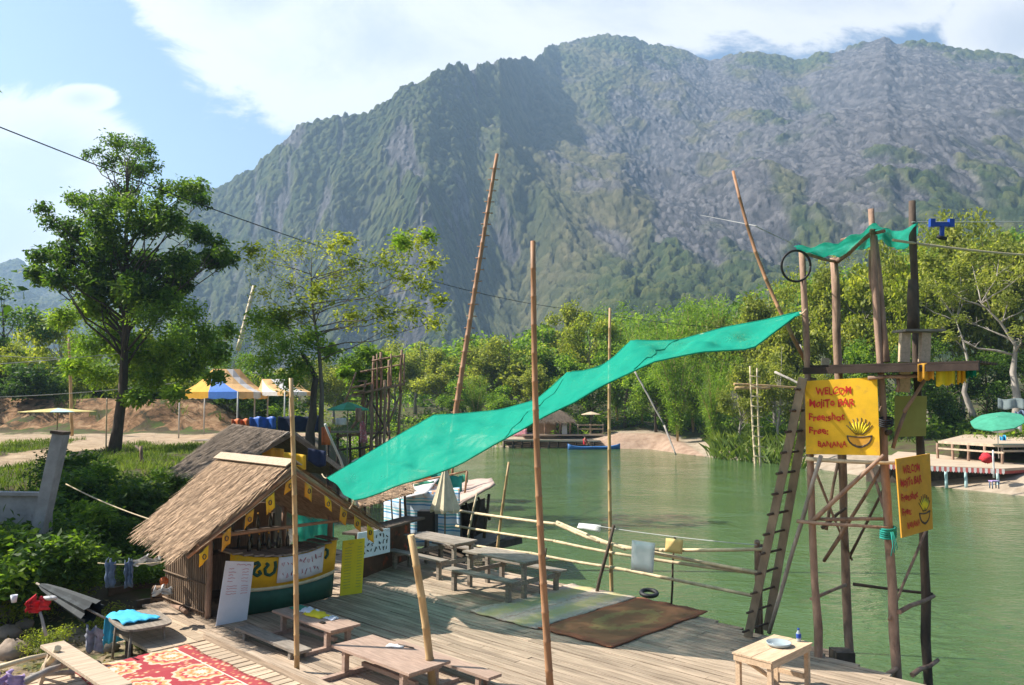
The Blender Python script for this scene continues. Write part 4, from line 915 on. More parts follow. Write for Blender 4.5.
def build_tables():
    H = .36; c = cmid(G(276, 609, H), G(357, 625, H)); c.z = 0
    low_table(c, 1.75, .56, H, 'low brown table carrying a bright yellow cloth by the straight bamboo pole', M['tablewood'])
    u, v, _ = toUV(c)
    # what lies on it
    def lay(x, y, lx, ly, mat, name, label, cat, seed, h=.03, rot=0):
        rg = random.Random(seed); s = MB(); nx = 9; M2 = Matrix.Translation(UV(u + x, v + y, H)) @ Matrix.Rotation(QA + rot, 4, 'Z')
        g = [[M2 @ Vector((lx * (i / nx - .5) + rg.uniform(-.015, .015), ly * (j / nx - .5) + rg.uniform(-.015, .015), .008 + h * rg.random() * (0 < i < nx and 0 < j < nx))) for j in range(nx + 1)] for i in range(nx + 1)]
        s.sheet(g, .006); solo(name, s, mat, label, cat)
    lay(-.62, .10, .34, .22, M['brightgreen'], 'folded_cloth', 'green folded cloth at the far end of the low table', 'cloth', 1)
    lay(-.32, .10, .36, .22, M['white'], 'newspaper', 'crumpled grey white newspaper beside the yellow cloth', 'paper', 2, .05)
    lay(-.05, .06, .46, .24, M['lemon'], 'crumpled_cloth', 'bright yellow crumpled cloth lying on the low table', 'cloth', 3, .05, .1)
    lay(.30, .12, .22, .16, M['white'], 'newspaper', 'small scrap of paper at the near end of the yellow cloth', 'paper', 4, .03)
    s = MB(); s.obox(UV(u + .42, v - .13, H + .012), (UX, UY, 0), (-UY, UX, 0), (0, 0, 1), .10, .06, .022); solo('phone', s, M['blackpaint'], 'small black phone on the near end of the low table', 'phone')
    H2 = .40; c2 = cmid(G(336, 643, H2), G(447, 663, H2)); c2.z = 0
    low_table(c2, 1.75, .72, H2, 'wider low brown table with a white paper behind the short leaning post', M['tablewood'])
    u2, v2, _ = toUV(c2)
    s = MB(); P = Matrix.Translation(UV(u2 - .25, v2 + .12, H2 + .004)) @ Matrix.Rotation(QA + .5, 4, 'Z'); s.sheet([[P @ Vector((.26 * i / 3, .14 * j / 3, .008 * ((i + j) % 2))) for j in range(4)] for i in range(4)], .004); solo('paper_slip', s, M['paper'], 'white slip of paper lying on the wider low table', 'paper')
    s = MB(); s.bamboo(UV(u2 - .18, v2 + .30, H2 + .013), UV(u2 + .12, v2 + .34, H2 + .013), .012); solo('short_stick', s, M['darkwood'], 'dark short stick beside the white slip on the low table', 'stick')
    plank_bench(UV(u - .1, v - .72, 0), 1.9, .26, .16, 'low plank bench on the edge of the slatted deck by the yellow cloth table', M['greywood'])
    plank_bench(UV(u2 + .2, v2 + .78, 0), 2.2, .25, .20, 'low plank bench on the far side of the wider low table', M['tablewood'])
    # near-left bench
    a, b = G(56, 642, .46), G(124, 684, .46); u_, v_, _ = toUV(a)
    plank_bench(UV(u_ + 1.25, v_ - .05, 0), 2.5, .3, .46, 'pale plank bench with splayed legs in front of the red rug', M['deck2'], .10)
    # picnic tables in the net's shade: table with a bench either side on one frame
    def picnic(c, L, label, rz=0):
        t = thing('picnic_table', label, 'picnic table', c, QA + rz); W = .72; H = .74; rg = random.Random(len(label))
        s = MB()
        for k in range(4): s.box(-L / 2 + rg.uniform(0, .06), L / 2 - rg.uniform(0, .06), -W / 2 + k * .18 + .004, -W / 2 + (k + 1) * .18 - .004, H - .035, H - rg.uniform(0, .004))
        part(t, 'tabletop', s, M['greywood'])
        for sy in (-1, 1):
            s = MB(); y = sy * .70; s.box(-L / 2 - .05, L / 2 + .05, y - .12, y + .12, .405, .44); part(t, 'bench_seat', s, M['greywood'])
            for x in (-L / 2 + .15, L / 2 - .15):
                s = MB(); s.box(x - .04, x + .04, y - .045, y + .045, 0, .40); part(t, 'bench_leg', s, M['greywood'])
                s = MB(); s.box(x - .04, x + .04, sy * .26 - .04, sy * .26 + .04, 0, H - .1); part(t, 'leg', s, M['greywood'])
        for x in (-L / 2 + .15, L / 2 - .15):
            s = MB(); s.box(x + .042, x + .082, -.76, .76, .30, .385); part(t, 'crossbar', s, M['greywood'])
            s = MB(); s.box(x - .04, x + .04, -.34, .34, H - .098, H - .038); part(t, 'top_batten', s, M['greywood'])
        return t
    a, b = G(440, 553, .74), G(507, 572, .74)
    c = G(505, 554, .74); c.z = 0
    picnic(c, 1.85, 'grey picnic table nearer the patterned rugs in the net shade')
    c = G(440, 537, .74); c.z = 0
    picnic(c, 1.85, 'grey picnic table nearer the striped boathouse in the net shade')
    # small new wooden table near the tower
    c = cmid(G(735, 657, .62), G(808, 645, .62)); c.z = 0
    q = [G(736, 652, .62), G(776, 664, .62), G(809, 641, .62), G(770, 634, .62)]
    ax = (q[1] - q[0] + q[2] - q[3]); rz = math.atan2(ax.y, ax.x); c = cmid(*q); c.z = 0; L = ax.length / 2; W = ((q[3] - q[0]).length + (q[2] - q[1]).length) / 2
    t = thing('small_table', 'small new pale wooden table with a glass ashtray near the diving tower', 'table', c, rz); H = .62
    s = MB(7)
    for k in range(4): s.box(-L / 2 + L * k / 4 + .002, -L / 2 + L * (k + 1) / 4 - .003, -W / 2, W / 2, H - .022, H - random.Random(k).uniform(0, .003))
    part(t, 'tabletop', s, M['freshwood'])
    s = MB()
    for y in (-W / 2 + .02, W / 2 - .02): s.box(-L / 2 + .02, L / 2 - .02, y - .012, y + .012, H - .10, H - .024)
    for x in (-L / 2 + .02, L / 2 - .02): s.box(x - .012, x + .012, -W / 2 + .034, W / 2 - .034, H - .10, H - .024)
    part(t, 'apron', s, M['freshwood'])
    for x in (-1, 1):
        for y in (-1, 1):
            s = MB(); s.box(x * (L / 2 - .06) - .03, x * (L / 2 - .06) + .03, y * (W / 2 - .063) - .03, y * (W / 2 - .063) + .03, 0, H - .024); part(t, 'leg', s, M['freshwood'])
    s = MB(); s.beam((-.08, -W / 2 + .03, H - .08), (-.3, W / 2 - .1, .05), .05, .04); part(t, 'brace', s, M['freshwood'])
    s = MB(); s.box(-L / 2 + .1, L / 2 - .1, W / 2 - .09, W / 2 - .05, .14, .20); part(t, 'stretcher', s, M['freshwood'])
    def ont(x, y): return c + Matrix.Rotation(rz, 3, 'Z') @ Vector((x, y, H))
    s = MB(); s.lathe([(.12, .003), (.15, .012), (.165, .05), (.155, .05), (.142, .018), (.02, .014)], ont(.02, .12), 20); solo('glass_dish', s, M['glass'], 'wide shallow glass dish on the small pale table', 'dish')
    t = thing('water_bottle', 'small clear bottle with a blue label on the pale table', 'bottle', ont(.12, W / 2 - .08)); s = MB(); s.lathe([(.03, 0), (.033, .01), (.033, .05), (.033, .11), (.015, .14), (.013, .165)], n=12); part(t, 'body', s, M['glass'])
    s = MB(); s.lathe([(.034, .045), (.0345, .05), (.0345, .10), (.034, .105)], n=12); part(t, 'label_band', s, M['blueplastic'])
    s = MB(); s.lathe([(.016, .15), (.016, .175), (.012, .177)], n=10); part(t, 'cap', s, M['blueplastic'])

# ------------------------------------------------------------------ railing
def build_railing():
    t = thing('bamboo_railing', 'three-bar bamboo railing along the river edge of the deck', 'railing', G(620, 592, 0))
    def rail(pts, r, seed):
        P = []
        for px, py, Y in pts: P.append(D(px, py, Y))
        s = MB(seed)
        for a, b in zip(P, P[1:]): s.bamboo(a, b + (b - a).normalized() * .1, r, r * .9, node=.4, bend=.012)
        part(t, 'rail', s, M['bamboopale'], True)
    rail([(454, 510, 22.3), (557, 524, 18.2), (597, 541, 16.9), (760, 573, 14.2)], .036, 1)
    rail([(557, 522, 18.3), (622, 548, 16.3), (660, 550, 15.6), (762, 549, 14.2)], .034, 2)
    rail([(456, 526, 22.1), (554, 541, 18.2), (632, 556, 16.1), (760, 573.5, 14.3)], .032, 3)
    rail([(458, 543, 21.9), (530, 553, 18.9), (610, 567, 16.6), (754, 596, 14.3)], .032, 4)
    q = G(757, 612, 0); q.z = -.6; s = MB(5); s.log(q, D(757, 541, 14.25), .055); s.log(q + Vector((.09, .05, 0)), D(761, 545, 14.3), .04); part(t, 'end_post', s, M['stick'], True)
    s = MB(6); s.log(D(594, 606, 16.6), D(614, 525, 16.5), .038, .03); part(t, 'brace_post', s, M['stickdark'], True)
    s = MB(7); s.log(D(671, 610, 15.6), D(675, 537, 15.5), .022, .018); part(t, 'slim_post', s, M['stickdark'], True)
    s = MB(8); s.bamboo(D(496, 560, 20.3), D(509, 462, 20.3), .04, .03); part(t, 'tall_post', s, M['bamboo'], True)
    s = MB(9); s.bamboo(D(466, 548, 22), D(477, 493, 22), .03, .025); part(t, 'slim_post', s, M['bamboopale'], True)
    s = MB(10); s.log(D(541, 600, 18), D(546, 548, 18), .025, .02); part(t, 'slim_post', s, M['stickdark'], True)
    s = MB(); s.tube(sag(D(597, 526, 16.9), D(757, 545, 14.2), .03), .008, 5); part(t, 'tie_string', s, M['palewire'], True)
    def card(tl, tr, br, bl, Y, mat, label, name='paper_notice'):
        s = MB(); P = [D(*p, Y + d) for p, d in ((tl, .1), (tr, -.32), (br, -.32), (bl, .1))]; s.sheet([[P[0].lerp(P[3], j / 4).lerp(P[1].lerp(P[2], j / 4), i / 4) + Vector((0, .01 * math.sin(i * 1.3), 0)) for j in range(5)] for i in range(5)], .006); return solo(name, s, mat, label, 'notice')
    card((632, 540), (655, 543), (653, 573), (631, 570), 15.6, M['paper'], 'large blank white sheet hanging from the railing')
    card((579, 523), (601, 525), (600, 532), (577, 528), 17.2, M['paper'], 'small flat white sheet on the top rail left of the large one')
    card((666, 538), (683, 540), (682, 554), (665, 552), 15.3, M['peach'], 'pale yellow card on a slim post of the railing')
    s = MB(); c = G(649, 593, -.55); s.tube([c + Vector((.18 * math.cos(a), .18 * math.sin(a), .03 * math.sin(a))) for a in np.linspace(0, 6.283, 25)], .05, 8); solo('rubber_ring', s, M['rubber'], 'black rubber ring at the water beyond the brown rug', 'ring')
# ------------------------------------------------------------------ diving tower
def sign_board(tl, tr, br, bl, label, mat, seed=0):
    """hand-lettered board built on its own four corners"""
    tl, tr, br, bl = map(Vector, (tl, tr, br, bl)); t = thing('bar_sign', label, 'sign', (bl + br) / 2)
    n = (br - bl).cross(tl - bl).normalized()
    if n.y > 0: n = -n
    s = MB(); s.prism([bl, br, tr, tl], -n * .018); b = part(t, 'panel', s, mat, True)
    def P(x, y, e=.004): return bl.lerp(br, x).lerp(tl.lerp(tr, x), y) + n * e
    ux = (br - bl).length; uy = (tl - bl).length; rg = random.Random(seed); s = MB()
    def word(txt, x, y, h, w):
        V, F = text_geo(txt, 1.0, .024, 0.0); xs = [v[0] for v in V]; x0, x1 = min(xs), max(xs)
        s = MB(); s.add([P(x + (v[0] - x0) / (x1 - x0) * w + .012 * v[1] * h, y + v[1] * h * 1.35 + .012 * math.sin(v[0] * 5 + seed), .012 + v[2]) for v in V], F); part(b, 'lettering', s, M['redpaint'], True)
    word('WELCOM', .15, .80, .10, .50); word('MojiTo BAR', .06, .64, .105, .63); word('Free:shot', .05, .455, .10, .50); word('Free:', .05, .275, .095, .27); word('BANANA', .17, .10, .075, .40)
    # the painted hand of bananas over a bowl-shaped fruit
    def arc(cx, cy, r, a0, a1, ry=None, k=10): return [(cx + r * math.cos(a0 + (a1 - a0) * i / k), cy + (ry or r) * math.sin(a0 + (a1 - a0) * i / k)) for i in range(k + 1)]
    cx, cy = .74, .245; s = MB()
    poly = arc(cx, cy, .155, math.pi, 2 * math.pi, .13) ; s.prism([P(x, y, .006) for x, y in poly], n * .002); part(b, 'painted_fruit', s, M['yellow2'], True)
    s = MB()
    for k in range(8):
        a = R(30 + 17 * k); e = (cx + .20 * math.cos(a), cy + .04 + .20 * math.sin(a)); s.tube([P(*p, .006) for p in ((cx + .05 * math.cos(a), cy + .02), (cx + .13 * math.cos(a) + .01, cy + .02 + .11 * math.sin(a)), e)], .006 * 1.0, 4)
    for r_, q in ((.155, .13), (.165, .145)): s.tube([P(x, y, .006) for x, y in arc(cx, cy, r_, math.pi, 2 * math.pi, q)], .007, 4)
    s.tube([P(x, y, .006) for x, y in ((cx - .17, cy + .005), (cx - .05, cy - .012), (cx + .05, cy - .012), (cx + .17, cy + .005))], .012, 4)
    s.tube([P(x, y, .006) for x, y in arc(cx, cy - .095, .07, math.pi * 1.1, math.pi * 1.9, .05)], .012, 4)
    part(b, 'painted_outline', s, M['darkwood'], True); s = MB()
    for k in range(7):
        a = R(38 + 17 * k); s.tube([P(*p, .005) for p in ((cx + .05 * math.cos(a), cy + .03), (cx + .12 * math.cos(a), cy + .03 + .1 * math.sin(a)), (cx + .17 * math.cos(a), cy + .04 + .15 * math.sin(a)))], [.005, .016, .008], 5)
    part(b, 'painted_bananas', s, M['lemon'], True)
    return t
def build_tower():
    A0 = G(820, 656, 0); C0 = G(899, 671, 0.0); B0 = D(851, 655, 13.4); D0 = D(927, 678, 12.85)
    YA, YC, YB, YD = A0.y, C0.y, 13.4, 12.85
    t = thing('diving_tower', 'tall rough-pole diving tower with platform and yellow bar signs at the deck edge', 'tower', A0)
    def leg(p0, p1, r, sd, mat='stick', r1=None): s = MB(sd); s.log(p0, p1, r, r1 or r * .8, 9, .018, .6); return part(t, 'post', s, M[mat], True)
    leg(A0 + Vector((0, 0, -1.5)), D(802, 252, YA - .05), .066, 1, 'stick', .048); b0 = B0.copy(); b0.z = -3; leg(b0, D(834, 258, YB), .074, 2, 'stick', .062)
    c0 = C0.copy(); c0.z = -2; leg(c0, D(871, 209, YC + .25), .078, 3, 'stick', .042); d0 = D0.copy(); d0.z = -3; leg(d0, D(912, 201, YD), .076, 4, 'stickdark', .055)
    leg(D(887, 362, YC + .1), D(875, 236, YC + .45), .045, 5); leg(D(873, 290, YC + .5), D(871, 250, YC + .5), .04, 6)
    leg(D(913, 330, YD), D(913, 280, YD), .10, 7, 'stickdark', .075)
    # platform: beams and boards
    Z = D(806, 371, YA).z; fl = D(804, 371, YA); fr = D(979, 361, 10.9); s = MB(8)
    fl.z = Z; fr.z = Z
    ed = (fr - fl); bk = Vector((.69, .72, 0)); s.beam(fl, fr, .09, .10); part(t, 'platform_beam', s, M['beamdark'], True)
    s = MB(9); nb = 11
    for k in range(nb):
        o = bk * (.08 + k * .17); s.beam(fl + o + Vector((0, 0, .07)), fl + o + ed * (1.0 - .34 * (k > 5)) + Vector((0, 0, .07)), .155, .03)
    part(t, 'platform_boards', s, M['beamdark'], True)
    s = MB(10); s.log(D(868, 378, YC), D(925, 375, 11.6), .03); s.log(D(897, 392, YC), D(900, 374, YC), .03); part(t, 'crosspiece', s, M['stick'], True)
    # braces
    def br(p, q, r=.035, sd=0, mat='stick'): s = MB(sd); s.log(p, q, r, r * .8, 7, .015); part(t, 'brace', s, M[mat], True)
    br(D(806, 459, YA - .1), D(897, 463, YC - .1), .034, 11, 'bamboopale'); br(D(815, 519, YA + .1), D(884, 519, YC + .12), .03, 12); br(D(797, 521, YA - .05), D(888, 528, YC - .1), .028, 13)
    br(D(811, 523, YA - .12), D(884, 455, YC - .12), .035, 14); br(D(824, 561, YB - .1), D(882, 467, YC + .2), .032, 15); br(D(826, 530, YB), D(838, 462, YB), .03, 16); br(D(871, 470, YC + .9), D(890, 524, YC + .1), .028, 17)
    br(D(815, 470, YA + .2), D(852, 560, YB), .022, 31); br(D(848, 560, YB), D(893, 470, YD), .024, 32, 'stickdark'); br(D(889, 620, YC), D(930, 520, YD), .022, 33); br(D(811, 599, YA + .1), D(846, 585, YB - .1), .028, 18); br(D(853, 584, YB - .1), D(933, 594, YD + .1), .028, 19, 'stickdark'); br(D(899, 612, YC), D(934, 596, YD), .035, 20); br(D(912, 675, YC + .6), D(938, 660, YD), .04, 21); br(D(888, 675, YC), D(897, 668, YC), .04, 22)
    br(D(822, 528, YB - .2), D(846, 508, YB - .1), .028, 24, 'stickdark'); br(D(848, 445, YB), D(890, 432, YC), .05, 25, 'stickdark')
    s = MB(); 
    for k in range(5): s.tube([D(888 + 8 * math.cos(a), 528 + k * 2.2 + 2 * math.sin(a), YC - .12 * math.sin(a)) for a in np.linspace(0, 6.28, 10)], .016, 5)
    for k in range(3): s.tube([D(891 + k, 532, YC - .16), D(893 + k * 2, 546, YC - .17), D(891 + k * 3, 556 - 3 * k, YC - .15)], .008, 4)
    part(t, 'rope_lashing', s, M['tealcloth'], True)
    s = MB()
    for k in range(4): s.tube([D(886 + 7 * math.cos(a), 419 + k * 2 + 2 * math.sin(a), YC - .12 * math.sin(a)) for a in np.linspace(0, 6.28, 10)], .014, 5)
    part(t, 'rope_lashing', s, M['rubber'], True)
    # roof cloth and its sticks
    s = MB(23); s.log(D(800, 253, YA), D(838, 262, YB), .03); s.log(D(836, 262, YB), D(873, 232, YC + .2), .05, .03); s.log(D(842, 240, YB), D(884, 231, YC), .03); part(t, 'roof_stick', s, M['stick'], True)
    P = [[D(*q) for q in row] for row in (
        [(794, 247, 12.2), (815, 246, 12.2), (838, 242, 12.1), (860, 233, 11.9), (876, 223, 11.7), (892, 232, 12.2), (918, 224, 12.8)],
        [(797, 250, 12.6), (818, 252, 12.7), (842, 250, 12.7), (862, 240, 12.6), (880, 230, 12.4), (895, 240, 12.6), (918, 231, 13.0)],
        [(802, 253, 13.0), (822, 256, 13.1), (842, 257, 13.2), (862, 249, 13.1), (882, 240, 13.0), (897, 251, 13.0), (914, 243, 13.1)])]
    g = []
    for i in range(13):
        row = []
        for j in range(31):
            fi = i / 12 * 2; fj = j / 30 * 6; a = min(int(fi), 1); b = min(int(fj), 5); fi -= a; fj -= b
            fi = fi * fi * (3 - 2 * fi); fj2 = fj
            p = P[a][b].lerp(P[a][b + 1], fj2).lerp(P[a + 1][b].lerp(P[a + 1][b + 1], fj2), fi); p.z += .03 * math.sin(j * 1.1 + i * .5); row.append(p)
        g.append(row)
    s = MB(); s.sheet(g, .004); part(t, 'roof_cloth', s, M['net'], True)
    # rail box at the back of the platform
    s = MB(); zb = D(900, 362, 12.6).z
    s.beam(D(899, 331, 12.3), D(938, 331, 12.4), .34, .035); part(t, 'seat_board', s, M['greywood'], True)
    for x0 in (905, 925): s = MB(); s.beam(D(x0, 333, 12.3), D(x0 - 1, 362, 12.3), .14, .10, (0, 1, 0)); part(t, 'seat_leg', s, M['freshwood'], True)
    s = MB(); s.beam(D(905, 366, 12.5), D(904, 392, 12.5), .16, .05, (0, 1, 0)); part(t, 'short_board', s, M['freshwood'], True); s = MB(); s.beam(D(825, 358, 13), D(825, 372, 13), .12, .06, (0, 1, 0)); part(t, 'short_board', s, M['freshwood'], True)
    # ladder against the front post
    t2 = thing('ladder', 'rough wooden ladder with protruding rungs leaning on the diving tower', 'ladder', G(757, 640, 0))
    l0, l1 = G(748, 637, 0), D(803, 378, YA - .25); r0, r1 = G(767, 630, 0), D(812, 378, YA - .02)
    for p, q in ((l0, l1), (r0, r1)): s = MB(); s.beam(p, q, .06, .13, (1, -.6, 0)); part(t2, 'stringer', s, M['stickwood'], True)
    for k in range(13):
        f = .03 + .93 * k / 12; a = l0.lerp(l1, f); b = r0.lerp(r1, f); d = (b - a).normalized(); s = MB(k); s.log(a - d * .20, b + d * .08, .022, .02, 6, .006, .3); part(t2, 'rung', s, M['stickdark'], True)
    s = MB(); s.log(G(769, 633, .02), D(821, 456, 12.15), .036, .03, 8, .012); solo('leaning_strut', s, M['barkpale'], 'pale grey strut leaning beside the ladder up to the lower sign bar', 'strut')
    # signs
    sign_board(D(805, 381, YA - .14), D(877, 377, YC - .02), D(880, 455.5, YC - .02), D(806, 454, YA - .14), 'square yellow bar sign facing the deck below the tower platform', M['yellow'], 1)
    sign_board(D(896, 459, 11.16), D(930, 453.5, 11.62), D(933, 529, 11.62), D(902, 538, 11.16), 'narrower orange yellow bar sign hanging lower on the right tower post', M['yellow2'], 2)
    s = MB(); q = [D(895, 396, 12.55), D(927, 396, 12.55), D(926, 436, 12.55), D(895, 437, 12.55)]; s.prism([q[3], q[2], q[1], q[0]], (0, .02, 0)); solo('blank_board', s, M['olive'], 'plain olive yellow board behind the tower post, seen from its back', 'board')
    s = MB(); s.log(D(904, 412, 11.9), D(935, 365, 11.9), .028, .024, 7, .01); s.log(D(893, 448, 12), D(906, 410, 12), .028, .024, 7, .01); solo('diagonal_stick', s, M['stick'], 'thin diagonal stick in front of the olive board', 'stick')
    # cloths on the platform's far end
    for k, (x0, x1, y0, y1, mt, lb) in enumerate(((918, 934, 364, 381, 'yellow2', 'orange printed cloth hanging nearest the tower post'), (936, 955, 364, 386, 'lemon', 'yellow and white cloth hanging from the platform end'), (957, 966, 365, 384, 'yellow', 'narrow gold cloth hanging next to the dark one'), (966, 976, 362, 378, 'netdark', 'dark green cloth hanging at the very tip of the platform'))):
        s = MB(); s.sheet([[D(x0 + (x1 - x0) * i / 6, y0 - .3 * i + (y1 - y0) * j / 5 + (1.5 * math.sin(i * 2.2) if j == 5 else 0), 11.35 + .05 * math.sin(i * 1.9 + k)) for j in range(6)] for i in range(7)], .006); solo('hanging_cloth', s, M[mt], lb, 'cloth')
    # tyre tube hung on the corner, pulley on its wire
    s = MB(); s.tube([D(796 + 14.5 * math.cos(a), 266 + 15.5 * math.sin(a), YA - .12 + .04 * math.sin(a)) for a in np.linspace(0, 6.283, 33)], .019, 8); solo('rubber_hoop', s, M['rubber'], 'black rubber hoop hung at the tower roof corner', 'hoop')
    t3 = thing('zip_pulley', 'blue zip line pulley with handlebar riding the wire right of the tower', 'pulley', D(942, 226, 12.9)); Yp = 12.9
    s = MB(); s.beam(D(932, 224.5, Yp), D(951, 224.5, Yp), .06, .07); s.beam(D(932, 219, Yp), D(932, 227, Yp), .08, .075, (0, 1, 0)); s.beam(D(951, 219, Yp), D(951, 227, Yp), .08, .075, (0, 1, 0)); part(t3, 'frame', s, M['blueplastic'], True)
    s = MB(); s.beam(D(942, 226, Yp), D(942, 236, Yp), .055, .05, (0, 1, 0)); part(t3, 'stem', s, M['blueplastic'], True)
    s = MB(); s.tube([D(937, 236, Yp), D(941, 238, Yp - .02), D(946, 238.5, Yp)], .032, 8); part(t3, 'handle', s, M['rubber'], True)
    # low float behind the tower
    s = MB(); a = D(800, 655, 13.2); 
    for k in range(6): s.beam(G(806, 662, -.75) + Vector((0, k * .2, 0)), G(850, 672, -.75) + Vector((.1, k * .2, 0)), .18, .08)
    tf = thing('float', 'dark plank float moored under the diving tower', 'float', G(828, 666, -.8)); part(tf, 'planks', s, M['darkwood'], True); s = MB(); s.beam(D(842, 650, 13.1), D(842, 668, 13.1), .3, .3, (0, 1, 0)); part(tf, 'block', s, M['darkwood'], True)

# ------------------------------------------------------------------ boathouse, parasols, second hut
def stripes_mat():
    m, N, out = newmat('striped_fabric'); tc = N.add('ShaderNodeTexCoord'); x, y, z = N.sep(tc.outputs['Object'])
    f = N.math('FRACT', N.math('ADD', N.math('MULTIPLY', z, 2.9), N.math('MULTIPLY', N.noise(tc.outputs['Object'], 2, 2), .12)))
    n = N.n.new('ShaderNodeValToRGB'); n.color_ramp.interpolation = 'CONSTANT'; e = n.color_ramp.elements
    st = [(0, (.62, .72, .80)), (.24, (.10, .30, .55)), (.36, (.66, .74, .78)), (.5, (.12, .42, .44)), (.62, (.70, .70, .66)), (.74, (.22, .50, .66)), (.84, (.70, .74, .80))]
    while len(e) < len(st): e.new(.9)
    for k, (p, c) in zip(e, st): k.position = p; k.color = (*c, 1)
    N.link(f, n.inputs[0]); pt = N.smooth(N.noise(tc.outputs['Object'], 5, 4, .7), .55, .62)
    up = N.math('MULTIPLY', pt, N.smooth(z, 1.15, 1.5)); c = N.mix(up, n.outputs[0], (.75, .33, .10))
    d = N.add('ShaderNodeBsdfPrincipled', i_Roughness=.9); N.link(c, d.inputs['Base Color']); N.link(d.outputs[0], out.inputs[0]); return m
def build_boathouse():
    Y0 = 23.0; t = thing('boathouse', 'floating bar boathouse hung with blue and white striped fabric', 'boathouse', D(440, 545, Y0))
    def P(px, py, dY=0): return D(px, py, Y0 + dY)
    SM = stripes_mat()
    def cloth(name, pts, dy0, dy1, mat, nx=24, fold=.05):
        (x0, ya, yb), (x1, yc, yd) = pts; s = MB()
        s.sheet([[P(x0 + (x1 - x0) * i / nx, (ya + (yc - ya) * i / nx) + ((yb + (yd - yb) * i / nx) - (ya + (yc - ya) * i / nx)) * j / 8, dy0 + (dy1 - dy0) * i / nx + fold * math.sin(i * .9) * (.3 + j / 8)) for j in range(9)] for i in range(nx + 1)], .01); return part(t, name, s, mat, True)
    cloth('fabric_wall', [(384, 502, 532), (407, 495, 545)], 1.2, .3, SM, 10); cloth('fabric_wall', [(404, 494, 547), (460, 487, 545)], .2, -.2, SM, 26)
    s = MB(); s.beam(P(432, 545, 1.4), P(470, 555, 1.2), 3.2, .25); s.beam(P(455, 546, .8), P(500, 536, 2.0), 2.0, .2); part(t, 'raft', s, M['darkwood'], True)
    s = MB(); s.prism([P(454, 497, 0), P(462, 496, 2.4), P(462, 545, 2.4), P(454, 547, 0)], (.05, 0, 0)); part(t, 'side_wall', s, M['darkwood'], True)
    # woven mat roof on the right, tilted, on props
    s = MB(4); s.sheet([[P(453 + 42 * i / 8 - 3 * j / 6, 509 - 25 * (i / 8) + (.5 * math.sin(i * 2)) + (-27 + 22 * i / 8) * j / 6, -.3 + 2.6 * j / 6) for j in range(7)] for i in range(9)], .07)
    part(t, 'mat_roof', s, pm('mat_roof', (.48, .36, .30), .3, 6, .9, .3, .1, (2, 9, 2), spot=((.3, .2, .16), 3, .55, .6)), True)
    for x0, y0, x1, y1, dy in ((461, 540, 456, 500, .2), (484, 538, 489, 494, .3), (470, 548, 481, 500, .6), (459, 543, 470, 505, 2), (478, 545, 465, 500, 1.2), (490, 520, 478, 497, 2.0)):
        s = MB(x0); s.log(P(x0, y0, dy), P(x1, y1, dy), .05, .04); part(t, 'prop', s, M['stickdark'], True)
    s = MB(); s.sheet([[P(461 + 24 * i / 3, 506 - 8 * i / 3 + (38 - 4 * i / 3) * j / 3, 1.8) for j in range(4)] for i in range(4)], .04); part(t, 'shade_backdrop', s, M['darkwood'], True)  # added dark sheet standing in for the shade under the mat roof
    s = MB(); s.beam(P(463, 548, .3), P(497, 534, 1.2), .9, .06); part(t, 'gangplank', s, M['greywood'], True)
    # patched cloth roof on the left and straw fringe
    s = MB(); s.sheet([[P(399 + 28 * i / 8 + 14 * j / 6, 499 - 6 * (i / 8) - 17 * j / 6, -.2 + 2.2 * j / 6) for j in range(7)] for i in range(9)], .02); part(t, 'cloth_roof', s, M['white_cloth'], True)
    s = MB(); s.sheet([[P(412 + 32 * i / 8, 497 - 5 * math.sin(i / 8 * 3) - 9 * j / 6, .1 + 1.6 * j / 6) for j in range(7)] for i in range(9)], .02); part(t, 'patched_roof', s, M['pinkorange'], True)
    s = MB(); s.tube([P(400, 535, .3), P(400, 494, .3)], .03, 6); s.tube([P(393, 530, .6), P(391, 498, .6)], .025, 6); part(t, 'post', s, M['darkwood'], True)
    for (x0, y0, x1, y1, dy, mt) in ((408, 470, 431, 484, 2.0, 'orange'), (430, 473, 446, 487, 2.2, 'tealcloth'), (445, 476, 462, 498, 1.0, 'tealcloth'), (459, 475, 468, 482, 1.5, 'brightgreen'), (414, 481, 434, 489, 1.2, 'brightgreen')):
        s = MB(x0); s.sheet([[P(x0 + (x1 - x0) * i / 5, y0 + (y1 - y0) * j / 4 + .8 * math.sin(i * 2 + j), dy + .05 * math.sin(i)) for j in range(5)] for i in range(6)], .02); part(t, 'cloth_scrap', s, M[mt], True)
    s = MB(); s.bamboo(P(412, 483, 1), P(467, 471, .6), .03, .025); s.log(P(467, 471, .6), P(464, 500, .6), .035); s.log(P(453, 462, 1.2), P(452, 497, 1.2), .04); part(t, 'rail_pole', s, M['bamboored'], True)
    # speaker box in front
    t2 = thing('black_cabinet', 'black cabinet standing before the striped boathouse fabric', 'cabinet', D(426, 538, 22.1)); s = MB(); a = D(417, 537, 22.1); b = D(435, 537, 22.0); h = (537 - 512) / 800 * 22.1
    s.prism([a, b, b + Vector((0, 0, h)), a + Vector((0, 0, h))], (.05, .35, 0)); part(t2, 'case', s, M['rubber'], True)
    s = MB(); s.prism([a + Vector((.05, -.012, .05)), b + Vector((-.05, -.012, .05)), b + Vector((-.05, -.012, h - .08)), a + Vector((.05, -.012, h - .08))], (0, .01, 0)); part(t2, 'front_panel', s, M['blackpaint'], True)
    # thatched awning at the left of the boathouse
    t3 = thing('straw_awning', 'low straw awning between the front hut and the striped boathouse', 'awning', D(385, 520, 19.5)); s = MB(); a, b, c, d = D(352, 496, 20.8), D(412, 481, 21.8), D(360, 506, 18.9), D(414, 491, 20.6)
